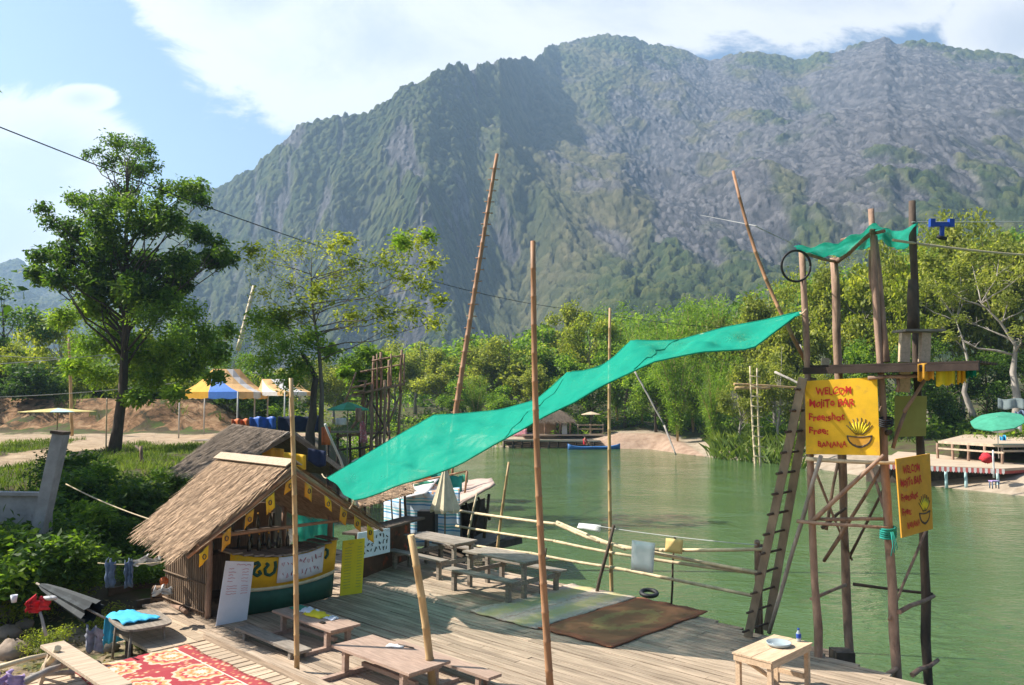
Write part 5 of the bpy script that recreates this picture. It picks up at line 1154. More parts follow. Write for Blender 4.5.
    slab(s, a, b, c, d, .06); thatch_blades(s, a, b, c, d, 1500, 8, .4); part(t3, 'straw', s, M['thatch'], True)
    for p in ((366, 545, 19), (406, 530, 20.6)): s = MB(3); s.log(D(*p), D(p[0] - 1, p[1] - 42, p[2]), .035); part(t3, 'post', s, M['darkwood'], True)
    # second bar counter with its board
    t4 = thing('painted_counter', 'second bar counter with red and green daubed paint behind the front hut', 'counter', G(380, 572, 0)); s = MB()
    a, b = D(356, 566, 17.6), D(410, 548, 20.0); a.z = b.z = 0; s.prism([a, b, b + Vector((0, 0, .95)), a + Vector((0, 0, .95))], (-.1, .35, 0)); part(t4, 'front', s, M['daub'], True)
    s = MB(); s.beam(a + Vector((-.1, .1, .98)), b + Vector((.1, .2, .98)), .55, .05); part(t4, 'counter_top', s, M['darkwood'], True)
    t5 = thing('notice_board', 'pale blue white board with dark brushed script on the second counter', 'sign', D(375, 552, 17.6)); q = [D(356, 560, 17.2), D(390, 552, 18.3), D(390, 528, 18.3), D(358, 533, 17.2)]
    s = MB(); s.prism(q, (-.01, .03, 0)); pb = part(t5, 'panel', s, M['paperblue'], True); s = MB(); rg = random.Random(12)
    for k in range(8):
        for r_ in range(3):
            if rg.random() < .15: continue
            f = .1 + .8 * k / 7; y = .25 + .25 * r_; pts = []
            for i in range(4):
                fx = f + rg.uniform(-.035, .035); fy = y + rg.uniform(-.1, .1); pts.append(q[0].lerp(q[1], fx).lerp(q[3].lerp(q[2], fx), fy) + Vector((.006, -.012, 0)))
            s.tube(pts, .010, 4)
    part(pb, 'brush_script', s, M['inkdark'], True)
    # folded parasol
    t6 = thing('folded_parasol', 'folded cream parasol standing by the boathouse railing', 'parasol', D(445, 545, 21.6)); f0 = D(445, 545, 21.6)
    s = MB(); s.tube([f0, D(445, 463, 21.6)], .022, 8); part(t6, 'pole', s, M['greywood'], True); s = MB(); n = 20; prof = [(512, .36), (509, .38), (500, .30), (488, .20), (476, .11), (467, .05), (465, .02)]; V = []
    for py, r in prof:
        z = D(445, py, 21.6)
        for k in range(n): q = r * (1 + .22 * (k % 2) * (1 if r > .08 else 0)); V.append((z.x + q * math.cos(2 * math.pi * k / n) * .9, z.y + q * math.sin(2 * math.pi * k / n), z.z + (.05 * (k % 4 == 0) if py == 512 else 0)))
    s.add(V, [(i * n + k, i * n + (k + 1) % n, (i + 1) * n + (k + 1) % n, (i + 1) * n + k) for i in range(len(prof) - 1) for k in range(n)], False); part(t6, 'canopy', s, M['cream'], True)
    s = MB(); s.lathe([(.03, 0), (.05, .04), (.02, .12)], D(445, 465, 21.6)); part(t6, 'finial', s, M['greywood'], True)
    # teal cloth behind the hut
    s = MB(); s.sheet([[D(298 + 36 * i / 8, 503 + 44 * j / 6, 18.6 + .08 * math.sin(i * 1.5)) for j in range(7)] for i in range(9)], .01); solo('hanging_net', s, M['net'], 'teal net hanging behind the front hut, seen through it', 'net')
    # second thatched hut behind
    c = on_ground(256, 500, .4); c = D(258, 500, 21.5); c.z = .2; t7 = thing('thatched_hut', 'older darker thatched hut behind the front one, under the tent', 'hut', c, QA)
    zr = D(260, 431, 21.5).z - .2; s = MB(); A, B = (1.3, .2, zr), (-1.9, .2, zr + .15); Lf, Lb, Rf, Rb = (1.2, -1.7, zr - .95), (-1.7, -1.3, zr - .85), (1.2, 2.1, zr - 1.2), (-1.8, 2.1, zr - 1.2)
    slab(s, A, B, Lf, Lb, .10); slab(s, A, B, Rf, Rb, .10); thatch_blades(s, A, B, Lf, Lb, 4500, 5); thatch_blades(s, A, B, Rf, Rb, 1500, 6); part(t7, 'roof', s, M['thatchold'])
    s = MB(); s.beam((1.25, .25, zr - .02), (1.2, 2.1, zr - 1.28), .05, .12); s.beam((1.25, .15, zr - .02), (1.2, -1.7, zr - 1.03), .05, .10); part(t7, 'barge_board', s, M['greywood'])
    for x, y in ((1, -1.3), (1, 1.6), (-1.4, -1.0), (-1.6, 1.6)): s = MB(int(x * 3 + y)); s.log((x, y, -.6), (x, y, zr - .85), .06); part(t7, 'post', s, M['stickdark'])
    s = MB(); s.box(-1.5, -1.45, -1.0, 1.6, -.3, zr - .9); part(t7, 'back_wall', s, M['woven'])
    for k, (x0, y0, x1, y1, Y, mt, lb) in enumerate(((262, 446, 284, 464, 20.6, 'yellow2', 'gold cloth hanging left in the older hut gable'), (284, 452, 306, 470, 20.3, 'yellow', 'gold draped cloth hanging right in the older hut gable'), (308, 448, 326, 466, 19.7, 'navy', 'dark blue bundle hanging at the older hut corner'))):
        s = MB(); s.sheet([[D(x0 + (x1 - x0) * i / 6, y0 + (y1 - y0) * (j / 5) * (1 - .5 * abs(i / 6 - .6)) + 3 * i / 6, Y + .06 * math.sin(i * 2)) for j in range(6)] for i in range(7)], .01); solo('draped_cloth', s, M[mt], lb, 'cloth')

def umbrella(px, py, Y, rad, h, ground, mats, label, tilt=(0, 0), name='parasol', sides=8, polem=None, dome=.32):
    """open parasol: pole, canopy of alternating gores, ribs"""
    top = D(px, py, Y); g0 = Vector((top.x, top.y, ground)); t = thing(name, label, 'parasol', g0)
    s = MB(); s.tube([g0, top], .025, 8); part(t, 'pole', s, polem or M['greywood'], True)
    Rm = Euler((R(tilt[0]), R(tilt[1]), 0)).to_matrix(); s = MB(); V = []; n = sides * 2; prof = [(0.02, 0), (.35, -.30), (.7, -.68), (1, -1.0), (1.0, -1.18)]
    for q, z in prof:
        for k in range(n): a = 2 * math.pi * k / n; sc = 1 if k % 2 == 0 else .95; V.append(top + Rm @ Vector((math.cos(a) * q * rad * sc, math.sin(a) * q * rad * sc, z * rad * dome)))
    b = len(s.v); s.v += [tuple(v) for v in V]
    for i in range(len(prof) - 1):
        for k in range(n): s.f.append((i * n + k, i * n + (k + 1) % n, (i + 1) * n + (k + 1) % n, (i + 1) * n + k)); s.s.append(False); s.m.append((k // 2) % len(mats))
    part(t, 'canopy', s, mats, True)
    s = MB()
    for k in range(sides): a = 2 * math.pi * k / sides; s.tube([top + Rm @ Vector((0, 0, -.02)), top + Rm @ Vector((math.cos(a) * .68 * rad, math.sin(a) * .68 * rad, -.68 * rad * dome - .02)), top + Rm @ Vector((math.cos(a) * rad * .98, math.sin(a) * rad * .98, -rad * dome - .02))], .010, 4)
    part(t, 'ribs', s, M['greywood'], True); return t

def build_midground():
    # scaffold tower upstream
    Y = 37.0; P = lambda x, y, d=0: D(x, y, Y + d); base = P(368, 470); base.z = -.8
    t = thing('scaffold_platform', 'distant bamboo scaffold platform with stairs on the left bank', 'platform', base)
    for x0, x1, y1, d in ((371, 372, 384, 0), (376, 377, 372, 1.2), (384, 385, 380, 0), (389, 389, 360, 1.5), (362, 364, 392, .5), (396, 402, 350, 1.0), (380, 381, 352, 1.2), (369, 374, 356, 1.2)):
        b = P(x0, 480, d); b.z = -1.6; s = MB(x0); s.log(b, P(x1, y1, d), .085, .06, 7, .03); part(t, 'post', s, M['stick'], True)
    s = MB(3)
    for k in range(7): s.beam(P(352, 395 + 0, .2 * k), P(404, 384, .25 * k), .22, .10)
    part(t, 'deck_boards', s, M['stick'], True)
    for a, b in (((360, 372), (405, 364)), ((372, 361), (405, 355)), ((352, 388), (372, 383))): s = MB(a[0]); s.bamboo(P(*a, .8), P(*b, 1.0), .045, .035); part(t, 'rail', s, M['stick'], True)
    for x in (377, 391, 404): s = MB(x); s.log(P(x, 386, .8), P(x, 354, .9), .045, .04); part(t, 'rail_post', s, M['stick'], True)
    s = MB(5)
    for k in range(5): s.beam(P(346 + 3 * k, 401 - 5 * k, -.2), P(361 + 1.5 * k, 401 - 5 * k, -.2), .25, .06)
    s.log(P(344, 405), P(356, 372), .05); s.log(P(361, 405), P(366, 380), .05); part(t, 'stair', s, M['stick'], True)
    for a, b, r in (((352, 428), (374, 396), .07), ((388, 424), (402, 390), .06), ((372, 440), (389, 420), .05), ((372, 402), (388, 436), .045), ((336, 436), (391, 432), .06), ((336, 450), (386, 446), .05)): s = MB(a[1]); s.log(P(*a, .1), P(*b, .3), r, r * .8); part(t, 'brace', s, M['stick'] if r > .055 else M['stickdark'], True)
    s = MB(6)
    for k in range(6): s.beam(P(326, 432, .3 * k), P(362, 432, .3 * k), .28, .09)
    part(t, 'lower_deck', s, M['greywood'], True)
    for x in (328, 338, 350, 360): b = P(x, 480, .8); b.z = -1; s = MB(x); s.log(b, P(x, 432, .8), .07); part(t, 'post', s, M['stickdark'], True)
    s = MB(); s.sheet([[P(360 + 8 * i / 5 * (.5 + .5 * j / 6), 421 + 22 * j / 6, -.3 + .08 * math.sin(2 * i + j)) for j in range(7)] for i in range(6)], .02); solo('hanging_cloth', s, M['pinkcloth'], 'pink patterned cloth hanging from the distant scaffold', 'cloth')
    s = MB(); s.blob(P(372, 457, -.2), .22, .2, .18, 4); solo('red_bundle', s, M['redcloth'], 'red bundle at the foot of the distant scaffold', 'bundle')
    s = MB(); s.blob(P(358, 462, -.4), .3, .2, .16, 5); solo('white_bundle', s, M['white_cloth'], 'pale bundle beside the red one under the scaffold', 'bundle')
    umbrella(348, 402, 34, .88, 2.3, .6, [M['grass_umb'], M['brightgreen']], 'green parasol open in front of the distant scaffold', dome=.34)
    # clutter behind the older hut: one rag each
    for k, (x, y, w, h, mt, lb) in enumerate(((322, 427, 8, 18, 'orange', 'orange cloth hung on the post right of the sparse tree trunk'), (336, 418, 10, 7, 'white_cloth', 'pale cloth laid below the green parasol'), (356, 408, 5, 14, 'stick', 'brown wooden box below the green parasol'))):
        s = MB(); s.sheet([[D(x + w * i / 4, y + h * j / 4, 33 + .1 * math.sin(i * 2)) for j in range(5)] for i in range(5)], .05); solo('hung_cloth' if k < 2 else 'wooden_crate', s, M[mt], lb, 'cloth' if k < 2 else 'crate')
    # marquee: yellow and blue gores, open sides
    Y = 47.0; gz0 = 1.5; t = thing('marquee', 'yellow and blue striped party tent beside the footpath', 'tent', Vector((D(240, 432, Y).x, Y, gz0)))
    def tent(t, eave, apex, ridge2, mats, fringe=.35):
        """eave corners l,f,r,b ; ridge from apex to ridge2"""
        l, f, r, b = eave; s = MB(); faces = [(l, f, apex, apex), (f, r, ridge2, apex), (r, b, ridge2, ridge2), (b, l, apex, ridge2)]; mi = 0
        for a, c, e2, e1 in faces:
            n = 4
            for k in range(n):
                p0, p1 = a.lerp(c, k / n), a.lerp(c, (k + 1) / n); q0, q1 = e1.lerp(e2, k / n), e1.lerp(e2, (k + 1) / n); s.mi = mi % len(mats); mi += 1; pts0 = []; pts1 = []
                for j in range(5):
                    fj = j / 4; sg = -.22 * math.sin(math.pi * fj); pts0.append(p0.lerp(q0, fj) + Vector((0, 0, sg))); pts1.append(p1.lerp(q1, fj) + Vector((0, 0, sg)))
                s.add(pts0 + pts1, [(j, 5 + j, 6 + j, 1 + j) for j in range(4)])
                s.add([p0, p1, p1 - Vector((0, 0, fringe)), p0.lerp(p1, .5) - Vector((0, 0, fringe * 1.2)), p0 - Vector((0, 0, fringe))], [(0, 1, 2, 3, 4)])
        part(t, 'canopy', s, mats, True)
        for c in eave:
            g = c.copy(); g.z = gz(c.x, c.y) - .1; s = MB(); s.tube([g, c], .045, 7); part(t, 'pole', s, M['palewire'], True)
    e = [D(180, 392, Y), D(238, 393, Y - 2), D(268, 392, Y + 1.5), D(205, 391, Y + 4)]
    for c in e: c.z = e[0].z
    tent(t, e, D(213, 369, Y + .8), D(240, 369, Y + 1.5), [M['tentyellow'], M['tentyellow'], M['tentblue'], M['tentblue'], M['tentorange'], M['tentorange'], M['white_cloth'], M['tentorange']])
    t = thing('marquee', 'faded white and orange tent right of the yellow and blue one', 'tent', Vector((D(290, 432, Y).x, Y + 1, gz0)))
    e = [D(255, 392, Y + 1), D(285, 392, Y - .8), D(314, 391, Y + 1.5), D(290, 391, Y + 4)]
    for c in e: c.z = e[0].z
    tent(t, e, D(262, 379, Y + 1.5), D(296, 379, Y + 1.8), [M['tentorange'], M['white_cloth'], M['white_cloth'], M['tentorange']], .2)
    for x0, x1, y0, y1, mt, lb in ((250, 276, 417, 429, 'bluetarp', 'bright blue tarp hung at waist height under the tent'), (278, 322, 416, 432, 'navy', 'dark navy cloth wall under the faded tent'), (232, 249, 419, 432, 'orange', 'row of orange bags under the party tent')):
        s = MB(); s.sheet([[D(x0 + (x1 - x0) * i / 10, y0 + (y1 - y0) * j / 5 + .8 * math.sin(i * 1.3) * (j == 0), 40 + .15 * math.sin(i * 1.2)) for j in range(6)] for i in range(11)], .03); solo('tarp_wall', s, M[mt], lb, 'tarp')
    s = MB(); s.beam(D(196, 441, 44), D(236, 441, 44), 1.4, .12)
    solo('low_platform', s, M['greywood'], 'low plank platform in front of the party tent', 'platform')
    umbrella(58, 408, 36.2, 1.55, 2, 1.3, [M['yelmix'], M['yelmix'], M['paleblue']], 'flat wide yellow parasol with a pale blue edge by the footpath', dome=.10, sides=10)
    # concrete wall and leaning post
    s = MB(); a, b = D(-12, 494, 17.3), D(47, 494, 17.3); s.prism([D(-12, 526, 17.3) - Vector((0, 0, 1.5)), D(46, 527, 17.3) - Vector((0, 0, 1.5)), b, a], (.05, .16, 0)); s.beam(D(-12, 493, 17.35), D(50, 494, 17.35), .24, .07); solo('concrete_wall', s, M['concrete'], 'stained low concrete wall at the left edge', 'wall')
    t = thing('concrete_post', 'leaning concrete post in front of the flat yellow parasol', 'post', D(49, 545, 17.0)); s = MB(); s.beam(D(29, 580, 17.1), D(61, 434, 17.1), .26, .24, (1, 0, 0)); part(t, 'shaft', s, M['concrete'], True)
    s = MB(); s.beam(D(60.2, 434, 17.1), D(60.7, 431, 17.1), .30, .28, (1, 0, 0)); part(t, 'cap', s, M['stickdark'], True)

# ------------------------------------------------------------------ bank clutter, bottom left
def build_clutter():
    c = D(140, 619, 13.6); t = thing('low_camp_table', 'low grey table with a bright blue towel on it, beside the red rug', 'table', (c.x, c.y, -.45), QA - .1); H = c.z + .45
    s = MB(); n = 28; V = [(.62 * abs(math.cos(a)) ** .5 * math.copysign(1, math.cos(a)), .40 * abs(math.sin(a)) ** .5 * math.copysign(1, math.sin(a)), 0) for a in [2 * math.pi * k / n for k in range(n)]]
    s.prism([(x, y, H - .035) for x, y, z in V], (0, 0, .035)); part(t, 'tabletop', s, M['greywood'])
    for x in (-.42, .42):
        for y in (-.25, .25): s = MB(); s.tube([(x * 1.1, y * 1.15, 0), (x, y, H - .036)], .022, 7); part(t, 'leg', s, M['greywood'])
    Mx = t.matrix_basis if False else Matrix.Translation((c.x, c.y, c.z)) @ Matrix.Rotation(QA - .1, 4, 'Z'); rg = random.Random(5); g = []
    for i in range(19):
        row = []
        for j in range(11):
            x = -1.02 + 1.30 * i / 18; y = -.34 + (.34 + .24 * i / 18) * j / 10 - .06 * (1 - i / 18); z = .012 + .05 * abs(math.sin(j * 1.1 + i * .35)) * (.5 + .5 * math.sin(i * .5)) + rg.uniform(0, .012)
            if x < -.6: z -= (-.6 - x) * 1.25; x = -.63 - .05 * math.sin(j * .9) ** 2 - .04 * (-.6 - x)
            if y < -.36: z -= (-.36 - y) * 3
            row.append(Mx @ Vector((x, y, z)))
        g.append(row)
    s = MB(); s.sheet(g, .012); solo('towel', s, M['bluecloth'], 'bright blue towel draped over the corner of the low grey table', 'towel')
    # folded market umbrella lying on the bank
    a, b = D(40, 585, 13.6), D(93, 612, 12.6); t = thing('closed_umbrella', 'dark folded umbrella lying on the bank above the blue towel', 'umbrella', b); ax = (b - a).normalized(); s = MB(); n = 16; V = []; sd = ax.orthogonal().normalized(); up = ax.cross(sd)
    for i, (f, r) in enumerate(((0, .02), (.1, .05), (.4, .09), (.75, .12), (1.0, .14))):
        for k in range(n): an = 2 * math.pi * k / n; q = r * (1 + .4 * (k % 2)); V.append(a.lerp(b, f) + sd * (math.cos(an) * q) + up * (math.sin(an) * q * .75))
    s.add(V, [(i * n + k, i * n + (k + 1) % n, (i + 1) * n + (k + 1) % n, (i + 1) * n + k) for i in range(4) for k in range(n)]); part(t, 'canopy', s, M['slate'], True)
    s = MB(); s.tube([a - ax * .12, b + ax * .35], .018, 7); part(t, 'shaft', s, M['greywood'], True)
    def rag(px, py, Y, w, h, mat, name, label, cat, seed, dep=.12):
        rg = random.Random(seed); c = D(px, py, Y); s = MB(); n = 8
        g = [[c + Vector((w * (i / n - .5) + rg.uniform(-.02, .02), dep * math.sin(i * 1.7 + seed) * .5 + rg.uniform(-.02, .02), h * (.5 - j / n) + .05 * math.sin(i * 1.3 + seed))) for j in range(n + 1)] for i in range(n + 1)]
        s.sheet(g, .012); return solo(name, s, mat, label, cat)
    rag(93, 639, 12.5, .26, .34, M['jeansgrey'], 'grey_cloth', 'crumpled grey cloth hanging over a stick left of the blue towel', 'cloth', 1)
    rag(110, 573, 15.2, .17, .46, M['jeans'], 'jeans', 'left of the two dark garments drying on the bush left of the hut', 'garment', 2); rag(129, 573, 15.1, .15, .46, M['jeans'], 'jeans', 'right of the two dark garments drying on the bush left of the hut', 'garment', 3)
    s = MB(); s.tube(sag(D(98, 563, 15.3), D(172, 560, 14.9), .05), .01, 5); solo('clothes_line', s, M['rope'], 'thin clothes line between the bush and the hut', 'line')
    rag(150, 560, 15.2, .5, .12, M['white_cloth'], 'white_cloth', 'white cloth lying on the bush beside the hut eave', 'cloth', 4, .3)
    s = MB(); s.blob(D(164, 581, 15.2), .08, .08, .08, 3, .06); solo('orange_ball', s, M['orange'], 'dull orange ball in the shade left of the hut wall', 'ball')
    # red plastic bag on a stick, scraps
    rag(38, 604, 12.2, .26, .17, M['redcloth'], 'plastic_bag', 'crumpled red plastic bag on the bank', 'bag', 12, .3)
    s = MB(); s.blob(D(50, 598, 12.2), .10, .06, .03, 6, .4); solo('white_wrapper', s, M['white_cloth'], 'white wrapper lying right of the red plastic bag', 'wrapper')
    s = MB(); s.lathe([(.035, -.05), (.05, .06), (.045, .06), (.03, -.04)], D(14, 599, 12.4), 12); solo('plastic_cup', s, M['white'], 'pale plastic cup left of the red bag', 'cup')
    s = MB(); s.log(D(46, 636, 12.0), D(40, 612, 12.1), .024, .02); solo('stump', s, M['barkpale'], 'short pale stump below the red bag', 'stump')
    rag(8, 681, 9.9, .34, .18, M['lilac'], 'lilac_cloth', 'lilac cloth at the bottom left corner', 'cloth', 8, .2)
    # crates and rubble by the hut
    s = MB(); 
    c0 = G(165, 604, -.15)
    for k in range(4): s.obox(c0 + Vector((0, 0, .05 + .085 * k)), (1, .3, 0), (-.3, 1, 0), (0, 0, 1), .5 - .01 * k, .34, .06)
    for dx in (-.22, .22): s.obox(c0 + Vector((dx, .0 + dx * .3, .17)), (1, .3, 0), (-.3, 1, 0), (0, 0, 1), .03, .36, .34)
    solo('slatted_crate', s, M['basket'], 'brown slatted crate by the left foot of the hut wall', 'crate')
    rag(163, 590, 14.2, .3, .10, M['white_cloth'], 'rag', 'pale rag lying on the slatted crate', 'cloth', 9, .3)
    s = MB(); s.log(G(158, 600, -.2), G(186, 612, .1), .05, .04); solo('wooden_pole', s, M['stick'], 'short pole lying between the crate and the landing', 'pole', base=G(158, 600, -.2))
    rg = random.Random(2)
    for k, (px, py, r) in enumerate(((8, 640, .22), (12, 660, .3), (25, 632, .16), (107, 655, .2), (90, 672, .18), (60, 668, .24), (150, 648, .16), (3, 622, .2), (45, 655, .14))):
        p = G(px, py, -.5); p.z = gz(p.x, p.y) + r * .2; s = MB(); s.blob(p, r, r * rg.uniform(.7, 1), r * .7, k, .16, 12, 8); tag(solo('rock', s, M['rock'], ('pale boulder at the left edge above the bottom corner', 'largest pale boulder by the lilac cloth at the bottom left corner', 'small brown stone below the red bag', 'brown stone under the grey cloth by the red rug', 'stone under the bench beside the rug corner', 'grey boulder under the far end of the pale bench', 'stone under the blue towel table', 'topmost boulder at the left edge', 'small stone between the stump and the bench')[k], 'rock'))
    for k, (a, b, r, lb) in enumerate((((22, 683), (62, 666), .05, 'thick driftwood stick under the pale bench'), ((-4, 668), (46, 655), .035, 'thin stick reaching in from the left edge below the boulder'), ((30, 676), (74, 672), .04, 'split bamboo lying across the bottom left corner'), ((58, 648), (40, 676), .045, 'crooked branch leaning under the bench end'))):
        s = MB(k); s.log(D(*a, 10.6 + .2 * k), D(*b, 11.0 + .2 * k), r, r * .8); solo('driftwood', s, M['bamboopale'] if k % 2 else M['barkpale'], lb, 'branch')

# ------------------------------------------------------------------ far bank: raft, boat, beach decks
def build_far():
    Y = 82.0; P = lambda x, y, d=0: D(x, y, Y + d)
    t = thing('river_raft', 'long low plank raft bar moored across the river', 'raft', P(555, 447))
    s = MB()
    for k in range(8): s.beam(P(503, 440, .55 * k), P(600, 441, .55 * k), .5, .18)
    part(t, 'lower_deck', s, M['deck2w'], True); s = MB()
    for k in range(6): s.beam(P(522, 435, 3.5 + .6 * k), P(610, 435, 3.5 + .6 * k), .55, .18)
    part(t, 'upper_deck', s, M['deck2w'], True)
    for x in range(504, 602, 9): b = P(x, 450, .3); b.z = -1.8; s = MB(x); s.log(b, P(x, 441, .3), .12, .1); part(t, 'pile', s, M['stickdark'], True)
    s = MB(); s.beam(P(505, 445.5, 3), P(600, 446, 3), 1.0, .5); part(t, 'float', s, M['darkwood'], True)
    t = thing('thatched_shelter', 'small thatched shelter on the raft across the river', 'shelter', P(553, 435, 4)); s = MB(); a, b, c, d = P(540, 411, 5), P(560, 410, 5), P(530, 420, 3), P(575, 421, 3); slab(s, a, b, c, d, .25); a2, b2 = P(532, 420, 8), P(574, 420, 8); slab(s, a, b, a2, b2, .25); thatch_blades(s, a, b, c, d, 900, 3, 1.2, .1); part(t, 'roof', s, M['thatchold'], True)
    for x in (534, 545, 560, 570): s = MB(x); s.log(P(x, 436, 4), P(x, 418, 4), .12); part(t, 'post', s, M['stick'], True)
    s = MB(); s.beam(P(536, 428, 5.5), P(556, 428, 5.5), .1, 1.6); part(t, 'back_screen', s, M['woven'], True)
    for k, (x, y, w, h, mt, lb) in enumerate(((562, 424, 5, 11, 'white_cloth', 'white cloth hanging under the far thatched shelter'), (513, 429, 14, 7, 'pinkcloth', 'pinkish cloth heap left on the far raft'), (524, 433, 8, 3, 'navy', 'dark blue cushions on the far raft'))):
        s = MB(); s.sheet([[P(x + w * i / 5, y + h * j / 4 + .4 * math.sin(i * 2), 3.4 + .5 * (1 - j / 4)) for j in range(5)] for i in range(6)], .08); solo('hung_cloth', s, M[mt], lb, 'cloth')
    umbrella(591, 411.5, Y + 4, 1.05, 2, .3, [M['sandcloth']], 'beige parasol on the raft across the river', dome=.28)
    t = thing('raft_railing', 'pale plank railing at the right end of the far raft', 'railing', P(590, 435, 5))
    for y in (425, 429): s = MB(y); s.beam(P(577, y, 5), P(604, y, 5), .06, .12); part(t, 'rail', s, M['deck2w'], True)
    for x in (578, 590, 603): s = MB(x); s.log(P(x, 436, 5), P(x, 424, 5), .06); part(t, 'post', s, M['deck2w'], True)
    # longboat
    t = thing('longboat', 'slim blue longboat moored beside the far raft', 'boat', P(594, 449, -2)); s = MB(); n = 16; rows = []
    for i in range(n + 1):
        f = i / n; w = 2.6 * math.sin(math.pi * min(max(f, .03), .97)) ** .6 * .17; rise = .3 * (2 * f - 1) ** 4; c = P(568, 449.5, -2).lerp(P(620, 446.5, -1.2), f); c.z = WATER_Z
        rows.append([c + Vector((0, -w, .26 + rise)), c + Vector((0, -w * .7, .02)), c + Vector((0, 0, -.08)), c + Vector((0, w * .7, .02)), c + Vector((0, w, .26 + rise))])
    s.sheet(rows, .06); part(t, 'hull', s, M['boatblue'], True)
    for f in (.3, .5, .7): s = MB(); c = P(568, 449.5, -2).lerp(P(620, 446.5, -1.2), f); c.z = WATER_Z + .2; s.beam(c - Vector((0, .36, 0)), c + Vector((0, .36, 0)), .25, .05); part(t, 'thwart', s, M['white'], True)
    # right bank: beach decks
    Yd = 43; t = thing('beach_deck', 'low bamboo beach deck edged with a red and white scalloped cloth', 'deck', D(960, 478, Yd)); zt = .2
    q = [G(878, 463.5, zt), G(1004, 468.5, zt), G(1110, 462, zt), G(1030, 447, zt), G(905, 447, zt)]
    s = MB(); s.prism(q, (0, 0, -.14)); part(t, 'deck_boards', s, M['deck2w'], True)
    s = MB(); n = 46; a, b = G(882, 464.2, zt), G(1004, 469, zt)
    for k in range(n):
        s.mi = k % 2; p0, p1 = a.lerp(b, k / n), a.lerp(b, (k + 1) / n); o = Vector((0, -.05, 0)); s.add([p0 + o, p1 + o, p1 + o - Vector((0, 0, .22)), p0.lerp(p1, .5) + o - Vector((0, 0, .30)), p0 + o - Vector((0, 0, .22))], [(0, 1, 2, 3, 4)])
    part(t, 'scalloped_cloth', s, [M['fadedred'], M['white_cloth']], True)
    for f in (.02, .2, .38, .56, .72, .97): p = a.lerp(b, f) + Vector((0, .25, 0)); s = MB(int(f * 100)); s.log((p.x, p.y, -1), (p.x, p.y, zt - .14), .09); part(t, 'pile', s, M['paleblue'], True)
    s = MB(); s.prism([G(1004, 468.5, zt) + Vector((0, -.02, -.15)), G(1110, 462, zt) + Vector((0, -.02, -.15)), G(1110, 462, zt) + Vector((0, .1, -.32)), G(1004, 468.5, zt) + Vector((0, .1, -.32))], (0, .15, 0)); part(t, 'edge_beam', s, M['fadedred'], True)
    s = MB(); s.prism([p + Vector((0, 1.6, -.16)) for p in q[:2]] + [q[1] + Vector((0, 1.6, -1.2)), q[0] + Vector((0, 1.6, -1.2))], (0, .1, 0)); part(t, 'back_board', s, M['darkwood'], True)
    t = thing('upper_deck', 'second bamboo deck a step higher behind the beach deck', 'deck', D(985, 445, 54)); z2 = 1.3
    q2 = [G(938, 441, z2), G(1003, 445, z2), G(1100, 444, z2), G(1060, 431, z2), G(975, 432, z2)]
    s = MB(); s.prism(q2, (0, 0, -.14)); part(t, 'deck_boards', s, M['deck2w'], True)
    for f in (0, .25, .5, .75, 1): p = q2[0].lerp(q2[1], f); s = MB(int(9 * f)); s.log((p.x, p.y + .1, -.2), (p.x, p.y + .1, z2 - .14), .09); part(t, 'pile', s, M['stick'], True)
    s = MB(); s.beam(q2[0] + Vector((0, -.05, -.45)), q2[1] + Vector((0, -.05, -.45)), .08, .1); s.beam(q2[1] + Vector((0, -.05, -.35)), q2[2] + Vector((0, -.05, -.35)), .08, .12); part(t, 'rail', s, M['deck2w'], True)
    umbrella(997, 416.5, 47, 1.45, 2, .5, [M['brightgreen']], 'bright green tilted parasol over the beach decks', tilt=(14, -16), dome=.2, polem=M['white_cloth'])
    s = MB(); s.blob(D(987, 458, 43.2), .34, .3, .26, 2, .25); solo('red_cushion', s, M['redcloth'], 'red cushion bundle on the edge of the beach deck', 'cushion')
    s = MB(); p = D(994, 478, 42); s.log(p, D(993, 450, 42), .05); solo('umbrella_stake', s, M['white_cloth'], 'pale stake at the beach deck front under the green parasol', 'stake')
    t = thing('beach_stool', 'small purple stool on the sand before the beach deck', 'stool', D(994, 487, 41.5)); s = MB(); a = D(994, 481, 41.5); s.beam(a + Vector((-.2, 0, 0)), a + Vector((.2, 0, 0)), .34, .05); part(t, 'seat', s, M['lilac'], True)
    for dx in (-.16, .16):
        for dy in (-.12, .12): s = MB(); s.tube([a + Vector((dx, dy, -.38)), a + Vector((dx, dy, -.02))], .03, 6); part(t, 'leg', s, M['jeans'], True)
    for k, (x, y, w, h, Y2, mt, lb) in enumerate(((1000, 436, 6, 11, 52, 'bluecloth', 'blue cloth hanging from the upper beach deck'), (998, 398, 27, 10, 56, 'greynet', 'grey net awning strung at the right edge'), (992, 421, 30, 11, 57, 'white_cloth', 'white sheet screen behind the green parasol'), (1015, 411, 9, 13, 55, 'jeans', 'dark blue cloth hanging at the right edge'))):
        s = MB(); s.sheet([[D(x + w * i / 8, y + h * j / 4 + 1.2 * math.sin(i * .8) + (.15 * h * (i / 8) if k == 1 else 0), Y2 + .2 * math.sin(i * 1.4) - (.6 * j / 4 if k == 1 else 0)) for j in range(5)] for i in range(9)], .03); solo('hung_cloth', s, M[mt], lb, 'cloth')
    p = on_ground(993, 432, 1); pole('wooden_pole', p, D(994, 400, p.y), .09, .07, M['stickdark'], 'dark pole holding the awning behind the green parasol', kind='log', seed=31)
    # far jetty and swing frame at the grassy point
    Yj = 60; t = thing('climbing_structure', 'thin bamboo climbing frame standing in the water by the grassy point', 'frame', D(757, 462, Yj))
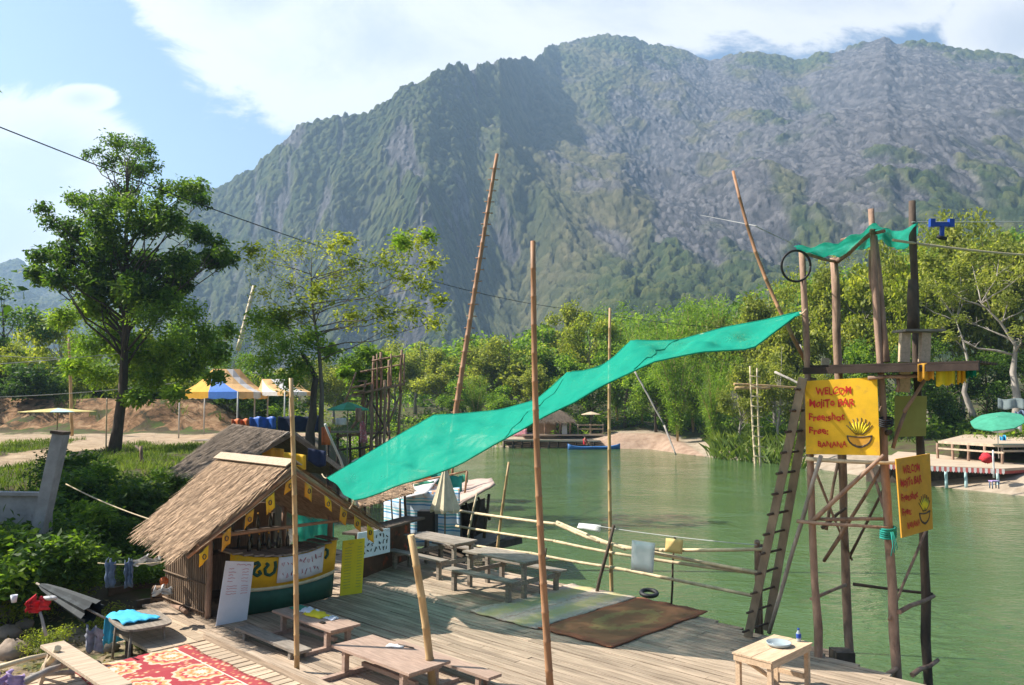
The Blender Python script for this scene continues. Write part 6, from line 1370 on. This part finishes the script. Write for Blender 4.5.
    for x0, x1, y1 in ((756, 750, 366), (761, 757, 368)): b = D(x0, 464, Yj); b.z = -2; s = MB(x0); s.bamboo(b, D(x1, y1, Yj), .085, .06, node=.6); part(t, 'pole', s, M['bamboopale'], True)
    for k in range(9): y = 376 + 10 * k; s = MB(k); s.tube([D(749 + .06 * (y - 366), y, Yj - .1), D(760 + .05 * (y - 366), y + 1, Yj - .1)], .04, 5); part(t, 'rung', s, M['bamboopale'], True)
    s = MB(3); s.log(D(734, 384, Yj), D(806, 388, Yj + 2), .09, .07); s.log(D(735, 388, Yj + .3), D(770, 388, Yj + .5), .12, .1); part(t, 'crossbar', s, M['bamboo'], True)
    for a, b, r, lb in (((775, 372), (812, 390), .09, 'bare pale branch reaching from behind the ladder top'), ((800, 345), (812, 385), .07, 'upright bare pale branch left of the ladder')): s = MB(a[0]); s.log(D(*a, 52), D(*b, 50), r, r * .7); solo('bare_branch', s, M['barkpale'], lb, 'branch')
    for a, b, lb in (((664, 425), (676, 455), 'slanting pole stuck in the water by the pink bank'), ((634, 370), (664, 425), 'slanting pole leaning over the pink bank')): s = MB(a[0]); s.log(D(*a, 72), D(*b, 70), .09, .07); solo('wooden_pole', s, M['barkpale'], lb, 'pole', base=D(*b, 70))
M['stickwood'] = pm('ladder_wood', (.25, .20, .14), .35, 5, .85, .3, .1, (1, 1, .4), spot=((.26, .19, .12), 3, .58, .6))
M['deck2w'] = pm('far_boards', (.44, .34, .245), .25, .8, .85, .1, .18, (1, 6, 1))
M['peach'] = pm('peach_card', (.72, .52, .22), .1, 4, .7, .03, .03, trans=.3)
M['fadedred'] = pm('faded_red_cloth', (.42, .10, .09), .2, 6, .85, .05, .1)
M['slate'] = pm('slate_cloth', (.018, .023, .026), .3, 5, .7, .1, .1, spot=((.05, .06, .06), 2.5, .55, .6))
M['jeansgrey'] = pm('grey_cloth', (.24, .25, .30), .35, 9, .9, .1, .1)
M['lilac'] = pm('lilac_cloth', (.45, .32, .55), .2, 8, .85, .05, .05)
M['sandcloth'] = pm('beige_cloth', (.60, .48, .33), .1, 3, .85, .05, .08, trans=.2)
M['boatblue'] = pm('boat_blue', (.05, .17, .42), .2, 2, .5, .05, .05)
M['paleblue'] = pm('pale_blue', (.42, .58, .58), .15, 4, .7, .05, .05)
M['yelmix'] = pm('faded_yellow_cloth', (.60, .50, .14), .15, 3, .8, .05, .05, c2=(.68, .58, .30), trans=.2)
M['greynet'] = netmat('grey_net', (.30, .36, .36), .35, .4)
M['pinkorange'] = pm('patched_cloth', (.72, .64, .56), .1, 4, .85, .05, .1, spot=((.75, .26, .06), 5, .52, .95))
M['daub'] = pm('daubed_paint', (.10, .055, .03), .4, 4, .8, .1, .1, spot=((.42, .08, .03), 3.2, .56, .8))
# ------------------------------------------------------------------ trees
def px_clumps(L, base, Y, spread, seed):
    """clump list (px, py, radius in px) seen from the lens -> local clumps at real depth, scattered front to back"""
    rg = random.Random(seed); out = []
    for px, py, r in L:
        y = Y + rg.uniform(-spread, spread); p = D(px, py, y) - base; out.append((p.x, p.y, p.z, r * y / FPX))
    return out
def build_near_trees():
    q = random.Random(31)
    b = on_ground(114, 452); Y = b.y
    up = [(120, 150, 17), (140, 142, 15), (108, 165, 13), (135, 170, 17), (152, 156, 11), (90, 160, 8), (70, 194, 14), (86, 206, 15), (105, 195, 17), (130, 200, 20), (160, 196, 16), (185, 190, 15), (203, 194, 12),
          (48, 214, 13), (73, 226, 18), (105, 226, 22), (140, 226, 22), (175, 226, 20), (204, 228, 17), (222, 244, 12), (231, 256, 8), (44, 250, 13), (70, 256, 20), (105, 256, 24), (145, 256, 24), (185, 256, 21), (214, 262, 14),
          (40, 276, 11), (60, 282, 16), (95, 286, 22), (135, 290, 22), (175, 288, 20)]
    lo = [(80, 312, 18), (110, 322, 20), (150, 316, 20), (190, 312, 17), (90, 346, 18), (132, 352, 22), (170, 346, 20), (206, 336, 16), (100, 376, 14), (150, 376, 17), (186, 370, 15), (218, 352, 13), (128, 398, 9), (60, 318, 13), (228, 330, 11), (120, 340, 20), (160, 360, 20), (200, 355, 16), (75, 365, 13), (140, 395, 12), (175, 392, 11), (215, 375, 10), (95, 305, 16), (165, 300, 18)]
    tr = [D(px, py, Y) - b for px, py in ((114, 458), (118, 425), (123, 390), (125, 340), (127, 290), (126, 240), (127, 195), (128, 155))]
    make_tree('broadleaf_tree', 'tallest dark green tree with a tiered crown standing alone by the footpath', 'tree', None, b, tr, px_clumps([(a + q.uniform(-7, 7), c + q.uniform(-10, 10), d * q.uniform(.75, 1.15)) for a, c, d in up for _ in (0, 1)], b, Y, 2.6, 1), .27, 30000, .25, M['l_dark'], M['bark'], 1, .8, .62, .45, .42, .25, .3,
              extra=(px_clumps([(a, c, d * 1.15) for a, c, d in lo], b, Y, 2.2, 2), 19000, .23, M['l_bamboo']))  # backlit look of the lower leaves is put into a brighter leaf colour
    b = on_ground(322, 447, 1); Y = 34.5; b = D(322, 447, Y); b.z = gz(b.x, Y) if gz(b.x, Y) > -.5 else 0
    sp = [(258, 266, 10), (276, 254, 11), (290, 284, 13), (264, 292, 11), (300, 250, 11), (331, 246, 12), (352, 262, 13), (336, 276, 12), (361, 286, 11), (386, 262, 11), (402, 246, 12), (420, 240, 11), (432, 262, 10), (405, 277, 11), (425, 286, 10), (381, 311, 11), (411, 312, 10),
          (434, 322, 8), (391, 327, 8), (350, 316, 11), (301, 311, 11), (320, 291, 12), (281, 316, 11), (252, 250, 8), (345, 240, 8), (440, 300, 7)]
    gr = [(264, 336, 15), (285, 346, 16), (300, 364, 13), (266, 360, 11), (290, 380, 11), (311, 338, 11), (277, 322, 11), (258, 318, 9), (330, 350, 9), (402, 240, 8), (428, 235, 7)]
    tr = [D(px, py, Y) - b for px, py in ((322, 452), (321, 420), (322, 392), (319, 350), (313, 310), (311, 275), (312, 250))]
    make_tree('sparse_tree', 'sparse yellowing tree with bare pale branches left of the tall leaning pole', 'tree', None, b, tr, px_clumps([(a, c, d * 1.75) for a, c, d in sp], b, Y, 1.8, 3), .13, 6600, .20, M['l_yellow'], M['barkgrey'], 3, .9, .75, .3, .4, .35, .36, 6,
              extra=(px_clumps([(a, c, d * 1.5) for a, c, d in gr], b, Y, 1.2, 4), 5600, .2, M['l_bamboo']))
    s = MB(1); s.log(D(309, 455, 34.2), D(316, 378, 34.4), .22, .12, 9, .05); s.log(D(316, 378, 34.4), D(300, 350, 34.2), .11, .05, 8, .05); solo('leafless_tree', s, M['bark'], 'dark second trunk close beside the sparse tree', 'tree', base=D(309, 455, 34.2))
    Y = 40; b = D(366, 440, Y); b.z = gz(b.x, Y) if gz(b.x, Y) > -.5 else .2
    cl = px_clumps([(350, 362, 13), (366, 352, 14), (382, 360, 13), (358, 376, 14), (376, 378, 13), (366, 388, 10), (345, 372, 8), (392, 370, 8)], b, Y, 1.0, 5)
    make_tree('leafy_tree', 'small dense bright green tree beside the distant scaffold', 'tree', None, b, [(0, 0, -.3), (-.1, 0, 1.2), (0, 0, 2.6), (0, 0, 4)], cl, .12, 3600, .26, M['l_mid'], M['bark'], 5)
    # pale-branched trees on the right bank
    for k, (fx, fy, path, cl, n, lab) in enumerate((
        (1014, 436, [(1018, 402), (1013, 372), (1016, 345), (1000, 322), (978, 300)], [(1008, 300, 14), (985, 280, 15), (1020, 330, 12), (960, 318, 10), (1030, 270, 16), (1000, 250, 16), (970, 255, 15), (1040, 300, 14), (945, 290, 11), (950, 335, 8)], 2600, 'pale bare-limbed tree with a stout trunk at the right edge'),
        (979, 434, [(972, 412), (964, 392), (969, 366), (963, 340), (955, 318)], [(950, 300, 13), (930, 285, 13), (968, 290, 12), (938, 322, 10), (915, 300, 11), (960, 268, 14), (930, 262, 12)], 2200, 'leaning brown-trunked tree behind the olive cloth end of the platform'))):
        b = on_ground(fx, fy, 1); Y = b.y; tr = [(0, 0, -.3)] + [D(px, py, Y) - b for px, py in path]
        make_tree('bare_limbed_tree', lab, 'tree', None, b, tr, px_clumps(cl, b, Y, 2.2, 9 + k), .36 - .06 * k, n, .34, M['l_olive'], M['barkpale'], 9 + k, .8, .6, .3, .4, .45, .4, 5)
    for k, (fx, fy, path, lab) in enumerate(((848, 420, [(846, 390), (852, 350), (846, 310), (850, 280)], 'thin pale bare tree showing between the tower posts'), (806, 425, [(804, 400), (812, 372), (800, 345), (792, 322)], 'thin pale bare tree behind the ladder top'), (940, 420, [(938, 400), (926, 372), (932, 345), (920, 322)], 'thin pale bare tree right of the tower'))):
        b = on_ground(fx, fy, 1); Y = b.y; tr = [(0, 0, -.3)] + [D(px, py, Y) - b for px, py in path]
        cl = px_clumps([(path[-1][0] + dx, path[-1][1] + dy, 10) for dx, dy in ((-22, 0), (20, -8), (0, -22), (-14, -25), (26, 22), (-26, 28))], b, Y, 1.6, 20 + k)
        make_tree('bare_tree', lab, 'tree', None, b, tr, cl, .13, 420, .3, M['l_olive'], M['barkpale'], 20 + k, .8, .6, .3, .4, .4, .55, 6)

KINDS = {}
def proto(kind, seed):
    H = 14.0
    if kind == 'olive': spec = (round_clumps(seed, H, 2.0, 5.6, 22, .30), 6200, .50, M['l_olive'], M['barkpale'], .70, .55)
    elif kind == 'mid': spec = (round_clumps(seed, H, .8, 5.4, 20, .34), 6200, .48, M['l_mid'], M['bark'], .75, .5)
    elif kind == 'dark': spec = (round_clumps(seed, H, .5, 5.6, 20, .36), 6000, .48, M['l_dark'], M['bark'], .75, .5)
    elif kind == 'yellow': spec = (round_clumps(seed, H, 1.2, 5.4, 22, .30), 6000, .46, M['l_yellow'], M['barkpale'], .75, .55)
    else:
        rg = random.Random(seed); cl = []
        for k in range(15):
            a = rg.uniform(0, 6.28); lean = rg.uniform(.8, 4.6); h = rg.uniform(.6, 1.0) * H
            for j in range(6): f = .22 + .78 * j / 5; cl.append((math.cos(a) * lean * f ** 1.8, math.sin(a) * lean * f ** 1.8, h * f * (1 - .10 * f ** 4), 1.5 * (1 - .5 * abs(f - .65))))
        spec = (cl, 8500, .42, M['l_bamboo'], M['bamboo'], .9, .5)
    return H, spec
NAMES = {'olive': 'olive_tree_crowned', 'mid': 'leafy_tree'}
TREES = [(395, 345, 104, 'olive', 24), (416, 334, 116, 'olive', 26), (440, 352, 100, 'olive', 24), (462, 338, 108, 'mid', 24), (487, 344, 100, 'olive', 26), (512, 328, 100, 'olive', 30), (540, 321, 102, 'mid', 30), (566, 317, 104, 'olive', 28), (591, 320, 96, 'yellow', 26),
         (452, 380, 93, 'mid', 16), (476, 372, 93, 'bamboo', 20), (532, 368, 92, 'olive', 22), (503, 384, 91, 'mid', 18), (561, 364, 91, 'mid', 22), (590, 358, 90, 'mid', 22),
         (616, 310, 95, 'bamboo', 28), (641, 318, 90, 'bamboo', 26), (624, 352, 88, 'mid', 24), (665, 310, 88, 'bamboo', 28), (691, 303, 86, 'bamboo', 30), (655, 362, 85, 'mid', 22), (676, 340, 79, 'bamboo', 28), (716, 298, 84, 'bamboo', 30), (746, 296, 82, 'olive', 30), (712, 362, 75, 'bamboo', 24), (740, 378, 70, 'olive', 20),
         (772, 300, 80, 'olive', 28), (800, 288, 78, 'yellow', 30), (776, 350, 68, 'olive', 24), (830, 280, 76, 'olive', 32), (860, 262, 74, 'yellow', 32), (890, 246, 72, 'olive', 34), (850, 342, 66, 'mid', 24), (820, 362, 66, 'olive', 18), (922, 234, 70, 'yellow', 36), (955, 224, 72, 'olive', 36), (990, 222, 70, 'olive', 36), (1024, 228, 68, 'olive', 34),
         (905, 330, 63, 'dark', 24), (945, 345, 65, 'dark', 24), (985, 345, 65, 'dark', 26), (1030, 340, 64, 'dark', 28), (1075, 240, 64, 'olive', 34), (1130, 250, 60, 'mid', 34),
         # behind the footpath on the left
         (-45, 300, 66, 'dark', 36), (8, 288, 68, 'dark', 34), (60, 308, 74, 'yellow', 30), (95, 322, 70, 'bamboo', 24), (30, 322, 78, 'yellow', 24), (140, 330, 72, 'yellow', 26), (190, 318, 70, 'mid', 28), (226, 326, 68, 'bamboo', 22), (165, 352, 66, 'dark', 22), (232, 372, 66, 'dark', 16), (60, 372, 67, 'mid', 14), (-110, 280, 60, 'mid', 40),
         (205, 372, 62, 'mid', 20), (240, 380, 60, 'dark', 18), (120, 345, 64, 'mid', 24), (80, 340, 64, 'bamboo', 20), (15, 345, 63, 'yellow', 22), (262, 352, 84, 'mid', 22), (300, 360, 92, 'olive', 22), (335, 350, 96, 'olive', 24), (372, 352, 100, 'mid', 22)]
LAB = {'olive': 'olive green tree in the wood', 'mid': 'fresh green leafy tree in the wood', 'dark': 'dark green tree in the wood', 'yellow': 'yellow green tree in the wood', 'bamboo': 'feathery light green bamboo clump'}
NM = {'olive': 'wood_tree', 'mid': 'leafy_tree', 'dark': 'dark_tree', 'yellow': 'yellow_tree', 'bamboo': 'bamboo_clump'}  # dark and yellow kinds differ by their own leaf colour
def where(px, top):
    if px < 245: return 'behind the footpath bank on the left'
    if px < 395: return 'upstream behind the tents and scaffold'
    if px < 520: return 'across the river behind the tall leaning pole'
    if px < 605: return 'across the river behind the far raft'
    if px < 700: return 'across the river above the pink bank'
    if px < 830: return 'across the river behind the ladder and grassy point'
    return 'on the right bank behind the diving tower' if px < 940 else 'on the right bank behind the beach decks'
def build_far_trees():
    rg = random.Random(17); cache = {}; cnt = {}
    for px, top, Y, kind, rp in TREES:
        if 540 < px < 850: top -= 9
        d = D(px, top, Y); z0 = max(gz(d.x, Y), -.4); H = d.z - z0; i = cnt.get(kind, 0); cnt[kind] = i + 1; sd = i % (3 if kind == 'olive' else 2)
        lab = LAB[kind] + ' ' + where(px, top); grp = {'olive': 'olive trees', 'mid': 'leafy trees', 'dark': 'dark trees', 'yellow': 'yellow green trees', 'bamboo': 'bamboo clumps'}[kind] + ' ' + where(px, top)
        if (kind, sd) not in cache:
            h, (cl, n, sz, lm, bk, sq, sh) = proto(kind, 100 + 7 * sd + len(kind))
            if kind == 'bamboo':
                t = thing(NM[kind], lab, 'bamboo', (0, 0, 0), 0, grp); s = MB(sd)
                for k in range(0, len(cl), 6):
                    P = [Vector((cl[k][0] * .1, cl[k][1] * .1, -.3))] + [Vector(c[:3]) for c in cl[k:k + 6]]; s.tube(P, [.09, .085, .075, .06, .045, .03, .015], 6)
                part(t, 'culms', s, bk); o = bpy.data.objects.new('foliage', leaf_mesh('foliage', in_clumps(cl, n, sd, sh, sq), sz, lm, sd, .45, .22)); COL.objects.link(o); o.parent = t
            else: t = make_tree(NM[kind], lab, 'tree', grp, (0, 0, 0), wobble(h * .85, (rg.uniform(-1, 1), rg.uniform(-1, 1)), sd), cl, .28, n, sz, lm, bk, 30 + sd, sq, sh, .3, .55, .2, .35, 1)
            cache[(kind, sd)] = (t, h); t.location = (d.x, Y, z0); r = t; rz = 0
        else:
            t, h = cache[(kind, sd)]; rz = rg.uniform(0, 6.28); r = dup(t, (d.x, Y, z0), rz, lab); r['group'] = grp
        sx = rp * 1.38 * Y / FPX / 5.6; r.scale = (sx, sx, H / (h * .90))
    t, h = cache[('dark', 0)]; r = dup(t, (-19.3, 20.2, .3), 1.1, 'dark green shade tree on the near bank left of the concrete wall'); r.scale = (.88, .92, 1.08); r['group'] = 'near bank shade tree'
    # the wood behind, one mass
    cl = []; pr = []
    for _ in range(520):
        px = rg.uniform(330, 1180); top = np.interp(px, [330, 400, 500, 600, 700, 800, 900, 1024, 1200], [356, 342, 328, 312, 294, 274, 240, 222, 230]) + rg.uniform(-3, 26); Y = rg.uniform(112, 190); p = D(px, top, Y); r = rg.uniform(2.2, 4.0); cl.append((p.x, p.y, p.z - r, r))
        q = D(px, min(top + rg.uniform(20, 60), 400), Y); cl.append((q.x, q.y, q.z, r))
    o = bpy.data.objects.new('far_wood', leaf_mesh('far_wood', in_clumps(cl, 42000, 3, .6, .8), 1.0, M['l_mid'], 3, .3, .6)); COL.objects.link(o); tag(o, 'hazy wood rising behind the far bank trees', 'wood', kind='stuff')
    # dark undergrowth along the far bank
    cl = []
    while len(cl) < 420:
        x = rg.uniform(-20, 50); y = rg.uniform(35, 105); sd, far = river_sd(np.array([x]), np.array([y]))
        pxx = 512 + 800 * x / y
        if not far[0] or sd[0] < (13 if pxx > 860 else 5.5 if pxx > 700 or pxx < 600 else 8) or sd[0] > 30: continue
        r = rg.uniform(.5, 1.5); cl.append((x, y, gz(x, y) + r * .5, r))
    o = bpy.data.objects.new('undergrowth', leaf_mesh('undergrowth', in_clumps(cl, 26000, 5, .6, .8), .42, M['l_mid'], 5, .1, .5)); COL.objects.link(o); tag(o, 'bushy undergrowth along the far bank', 'undergrowth', kind='stuff')

def blades(name, pts, size, mat, seed, lean=.5):
    """grass: narrow upright blades"""
    rg = np.random.default_rng(seed); n = len(pts); P = np.array(pts); S = size * rg.uniform(.5, 1.3, n); a = rg.uniform(0, 6.28, n); l = rg.uniform(.1, lean, n)
    d = np.stack([np.cos(a) * l, np.sin(a) * l, np.ones(n)], 1); d /= np.linalg.norm(d, axis=1, keepdims=True); b = rg.uniform(0, 6.28, n); s = np.stack([np.cos(b), np.sin(b), np.zeros(n)], 1)
    w = (S * .045)[:, None]; V = np.stack([P - s * w, P + s * w, P + d * (S * .6)[:, None] + s * w * .7, P + d * S[:, None] + np.stack([np.cos(a) * l * S * .3, np.sin(a) * l * S * .3, -l * S * .15], 1)], 1).reshape(-1, 3).astype(np.float32)
    me = bpy.data.meshes.new(name); me.vertices.add(4 * n); me.vertices.foreach_set('co', V.ravel()); me.loops.add(4 * n); me.loops.foreach_set('vertex_index', np.arange(4 * n, dtype=np.int32)); me.polygons.add(n); me.polygons.foreach_set('loop_start', np.arange(0, 4 * n, 4, dtype=np.int32)); me.update(calc_edges=True); me.materials.append(mat)
    o = bpy.data.objects.new(name, me); COL.objects.link(o); return o
def build_ground_cover():
    rg = np.random.default_rng(4); n = 110000
    x = rg.uniform(-28, 0, n); y = rg.uniform(9, 45, n); sd, far = river_sd(x, y); nn = fbm(x * .5, y * .5, 3, 6)
    path = (np.abs(x + 20 + .1 * (y - 36)) < 1.6) & (y > 28) | (y > 41 + 3 * (nn - .5))
    k = (sd > 2.2) & ~far & ~path & (nn > .30) & ~((y < 30) & (-.69 * -x + 0 * y > 1e9))
    u = x * UX + y * UY; v = -x * UY + y * UX; k &= ~((u > -19) & (v > 2.9)) & (np.abs(x / y) < .75)
    x, y = x[k], y[k]; z = ground_z(x, y); o = blades('grass', np.stack([x, y, z - .03], 1), .26, M['l_grass'], 1); tag(o, 'grass and weeds on the near bank', 'grass', kind='stuff')
    n = 26000; x = rg.uniform(-50, 0, n); y = rg.uniform(58, 72, n); sd, far = river_sd(x, y); nn = fbm(x * .4, y * .4, 3, 16); k = ~far & (sd > 1) & ((y > 61.5 + 2 * nn) | (nn > .62)); x, y = x[k], y[k]
    o = blades('bank_grass', np.stack([x, y, ground_z(x, y) - .03], 1), .55, M['l_grass'], 2); tag(o, 'long grass on top of the red dirt bank', 'grass', kind='stuff')
    n = 60000; x = rg.uniform(-25, 48, n); y = rg.uniform(36, 100, n); sd, far = river_sd(x, y); pxx = 512 + 800 * x / y; nn = fbm(x * .25, y * .25, 3, 26)
    k = far & (sd > .4) & (((pxx > 708) & (pxx < 800) & (sd < 9)) | ((pxx < 505) & (sd < 12) & (sd > .8) & (nn > .4)) | ((pxx > 800) & (sd > 10) & (sd < 22) & (nn > .45))); x, y = x[k], y[k]
    px2 = 512 + 800 * x / y
    o = blades('tall_grass', np.stack([x, y, ground_z(x, y) - .05], 1), np.where((px2 > 705) & (px2 < 805), 1.5, .7), M['l_grass'], 3, .8); tag(o, 'tall light green grass on the far points', 'grass', kind='stuff')
def build_litter():
    rg = np.random.default_rng(12); n = 6000; x = rg.uniform(-13, -3, n); y = rg.uniform(9, 17, n); sd, far = river_sd(x, y); u = x * UX + y * UY; v = -x * UY + y * UX
    k = (sd > .5) & ~((u > -13) & (v > 3.1)) & ~((u > -15) & (v > 5.3)); x, y = x[k], y[k]
    o = bpy.data.objects.new('leaf_litter', leaf_mesh('leaf_litter', np.stack([x, y, ground_z(x, y) + .015], 1), .10, M['l_dry'], 4, .05, .5, 1.5)); COL.objects.link(o); tag(o, 'dry fallen leaves on the bank at the bottom left', 'leaf litter', kind='stuff')
def build_shrubs():
    base = {}; rg = random.Random(8)
    L = [(76, 486, 1.1, 0), (97, 506, 1.2, 1), (122, 520, 1.1, 0), (150, 500, 1.0, 1), (62, 540, 1.0, 1), (88, 548, .9, 0), (38, 556, .9, 1), (116, 552, .8, 0), (18, 584, .8, 2), (62, 606, .6, 2), (24, 536, .9, 0), (152, 548, .8, 1), (8, 622, .6, 2), (8, 572, 1.25, 1), (44, 574, 1.2, 0), (74, 560, 1.2, 1), (24, 548, 1.2, 0), (62, 520, 1.2, 0), (70, 578, .7, 2), (136, 580, .6, 1), (44, 650, .45, 2), (100, 628, .4, 2), (145, 640, .45, 1), (6, 560, .8, 1), (186, 490, .8, 0)]
    for px, py, r, k in L:
        b = on_ground(px, py + 6, .5)
        lab = ('glossy green shrub on the bank behind the concrete post and hut', 'dark leafy shrub in the shade between the concrete wall and the hut', 'sunlit yellowish weed clump at the bottom left among the litter')[k]; grp = ('glossy bank shrubs', 'shaded bank shrubs', 'sunlit weeds')[k]
        if k not in base:
            cl = [(rg.uniform(-.7, .7), rg.uniform(-.7, .7), rg.uniform(.2, .95), rg.uniform(.28, .5)) for _ in range(13)]
            base[k] = t = make_tree('shrub', lab, 'shrub', grp, b, [(0, 0, -.2), (.03, 0, .2), (0, .03, .5)], cl, .03, 2600 if k < 2 else 1500, (.15, .13, .10)[k], M[('l_shrub', 'l_mid', 'l_yellow')[k]], M['bark'], 60 + k, .8, .5, .2, .4, .1, .5, 2)
            t.scale = (r, r, r)
        else: r_ = dup(base[k], b, rg.uniform(0, 6), lab, r * rg.uniform(.9, 1.15)); r_['group'] = grp
    for i, (px, r) in enumerate(((2, 1.25), (24, 1.15), (46, 1.2), (66, 1.1), (-22, 1.3))):
        p = D(px, 540, 16.1 - .25 * (i % 2)); r_ = dup(base[i % 2], (p.x, p.y, .1), 1.3 * i, 'leafy shrub pressed against the low concrete wall and post', r * .95); r_['group'] = 'shrubs against the concrete wall'
    for i in range(26):   # bushes on top of the red bank, under the trees
        x = -46 + 1.5 * i + rg.uniform(-.6, .6); y = rg.uniform(60.5, 64.5); k = i % 3; r_ = dup(base[k], (x, y, gz(x, y)), rg.uniform(0, 6), 'bush on top of the red dirt bank behind the footpath', rg.uniform(1.3, 2.6)); r_['group'] = 'bushes on the red bank'
def build_boatman():
    """small figure seated in the longboat: one skinned body"""
    c = D(585, 446, 80.2); c.z = WATER_Z + .38
    J = [((0, 0, .10), .15), ((0, 0, .36), .15), ((0, 0, .60), .16), ((0, 0, .70), .07), ((0, -.02, .80), .10), ((0, -.02, .92), .09), ((.20, 0, .58), .07), ((.27, -.15, .36), .05), ((.15, -.32, .30), .04), ((-.20, 0, .58), .07), ((-.27, -.15, .36), .05), ((-.15, -.32, .30), .04), ((.10, -.25, .12), .08), ((.10, -.45, .30), .07), ((.10, -.62, -.02), .05), ((-.10, -.25, .12), .08), ((-.10, -.45, .30), .07), ((-.10, -.62, -.02), .05)]
    E = [(0, 1), (1, 2), (2, 3), (3, 4), (4, 5), (2, 6), (6, 7), (7, 8), (2, 9), (9, 10), (10, 11), (0, 12), (12, 13), (13, 14), (0, 15), (15, 16), (16, 17)]
    me = bpy.data.meshes.new('person'); me.from_pydata([j[0] for j in J], E, []); o = bpy.data.objects.new('person', me); COL.objects.link(o)
    md = o.modifiers.new('skin', 'SKIN'); o.modifiers.new('sub', 'SUBSURF').levels = 1
    for v, j in zip(me.skin_vertices[0].data, J): v.radius = (j[1], j[1])
    me.skin_vertices[0].data[0].use_root = True; me.materials.append(M['skin']); o.location = c; o.rotation_euler = (0, 0, R(70))
    tag(o, 'person in a red top seated in the blue longboat', 'person')
    def child(name, mb, m): q = bpy.data.objects.new(name, mb.mesh(name, m)); COL.objects.link(q); q.parent = o
    s = MB(); s.lathe([(.17, .08), (.19, .2), (.19, .45), (.20, .58), (.12, .68), (.08, .70)], n=14); child('shirt', s, M['redcloth']); s = MB(); s.blob((0, .02, .93), .11, .12, .08, 1, .05); child('hair', s, M['blackpaint'])

# ------------------------------------------------------------------ build everything
build_ground(); build_water(); TOP = build_mountain(); build_haze(TOP)
build_near_trees(); build_far_trees(); build_ground_cover(); build_litter(); build_shrubs()
build_decks()
rug('rug_red', -10.9, 5.0, 3.7, 1.70, 'red patterned rug with orange medallions on the slatted deck', -.008, 1)
c = (G(633, 596) + G(710, 613) + G(615, 650) + G(540, 631)) / 4; u, v, _ = toUV(c); rug('rug_brown', u, v, 1.55, 2.95, 'brown rug with a faded olive centre on the main deck', .006, 2)
rug('rug_green', u - 1.62, v - .05, 1.65, 3.0, 'grey and lime striped rug lying next to the brown one', .006, 3)
build_hut(); build_tables(); build_railing(); build_tower(); build_boathouse(); build_net(); build_poles(); build_wires(); build_midground(); build_clutter(); build_far(); build_boatman()
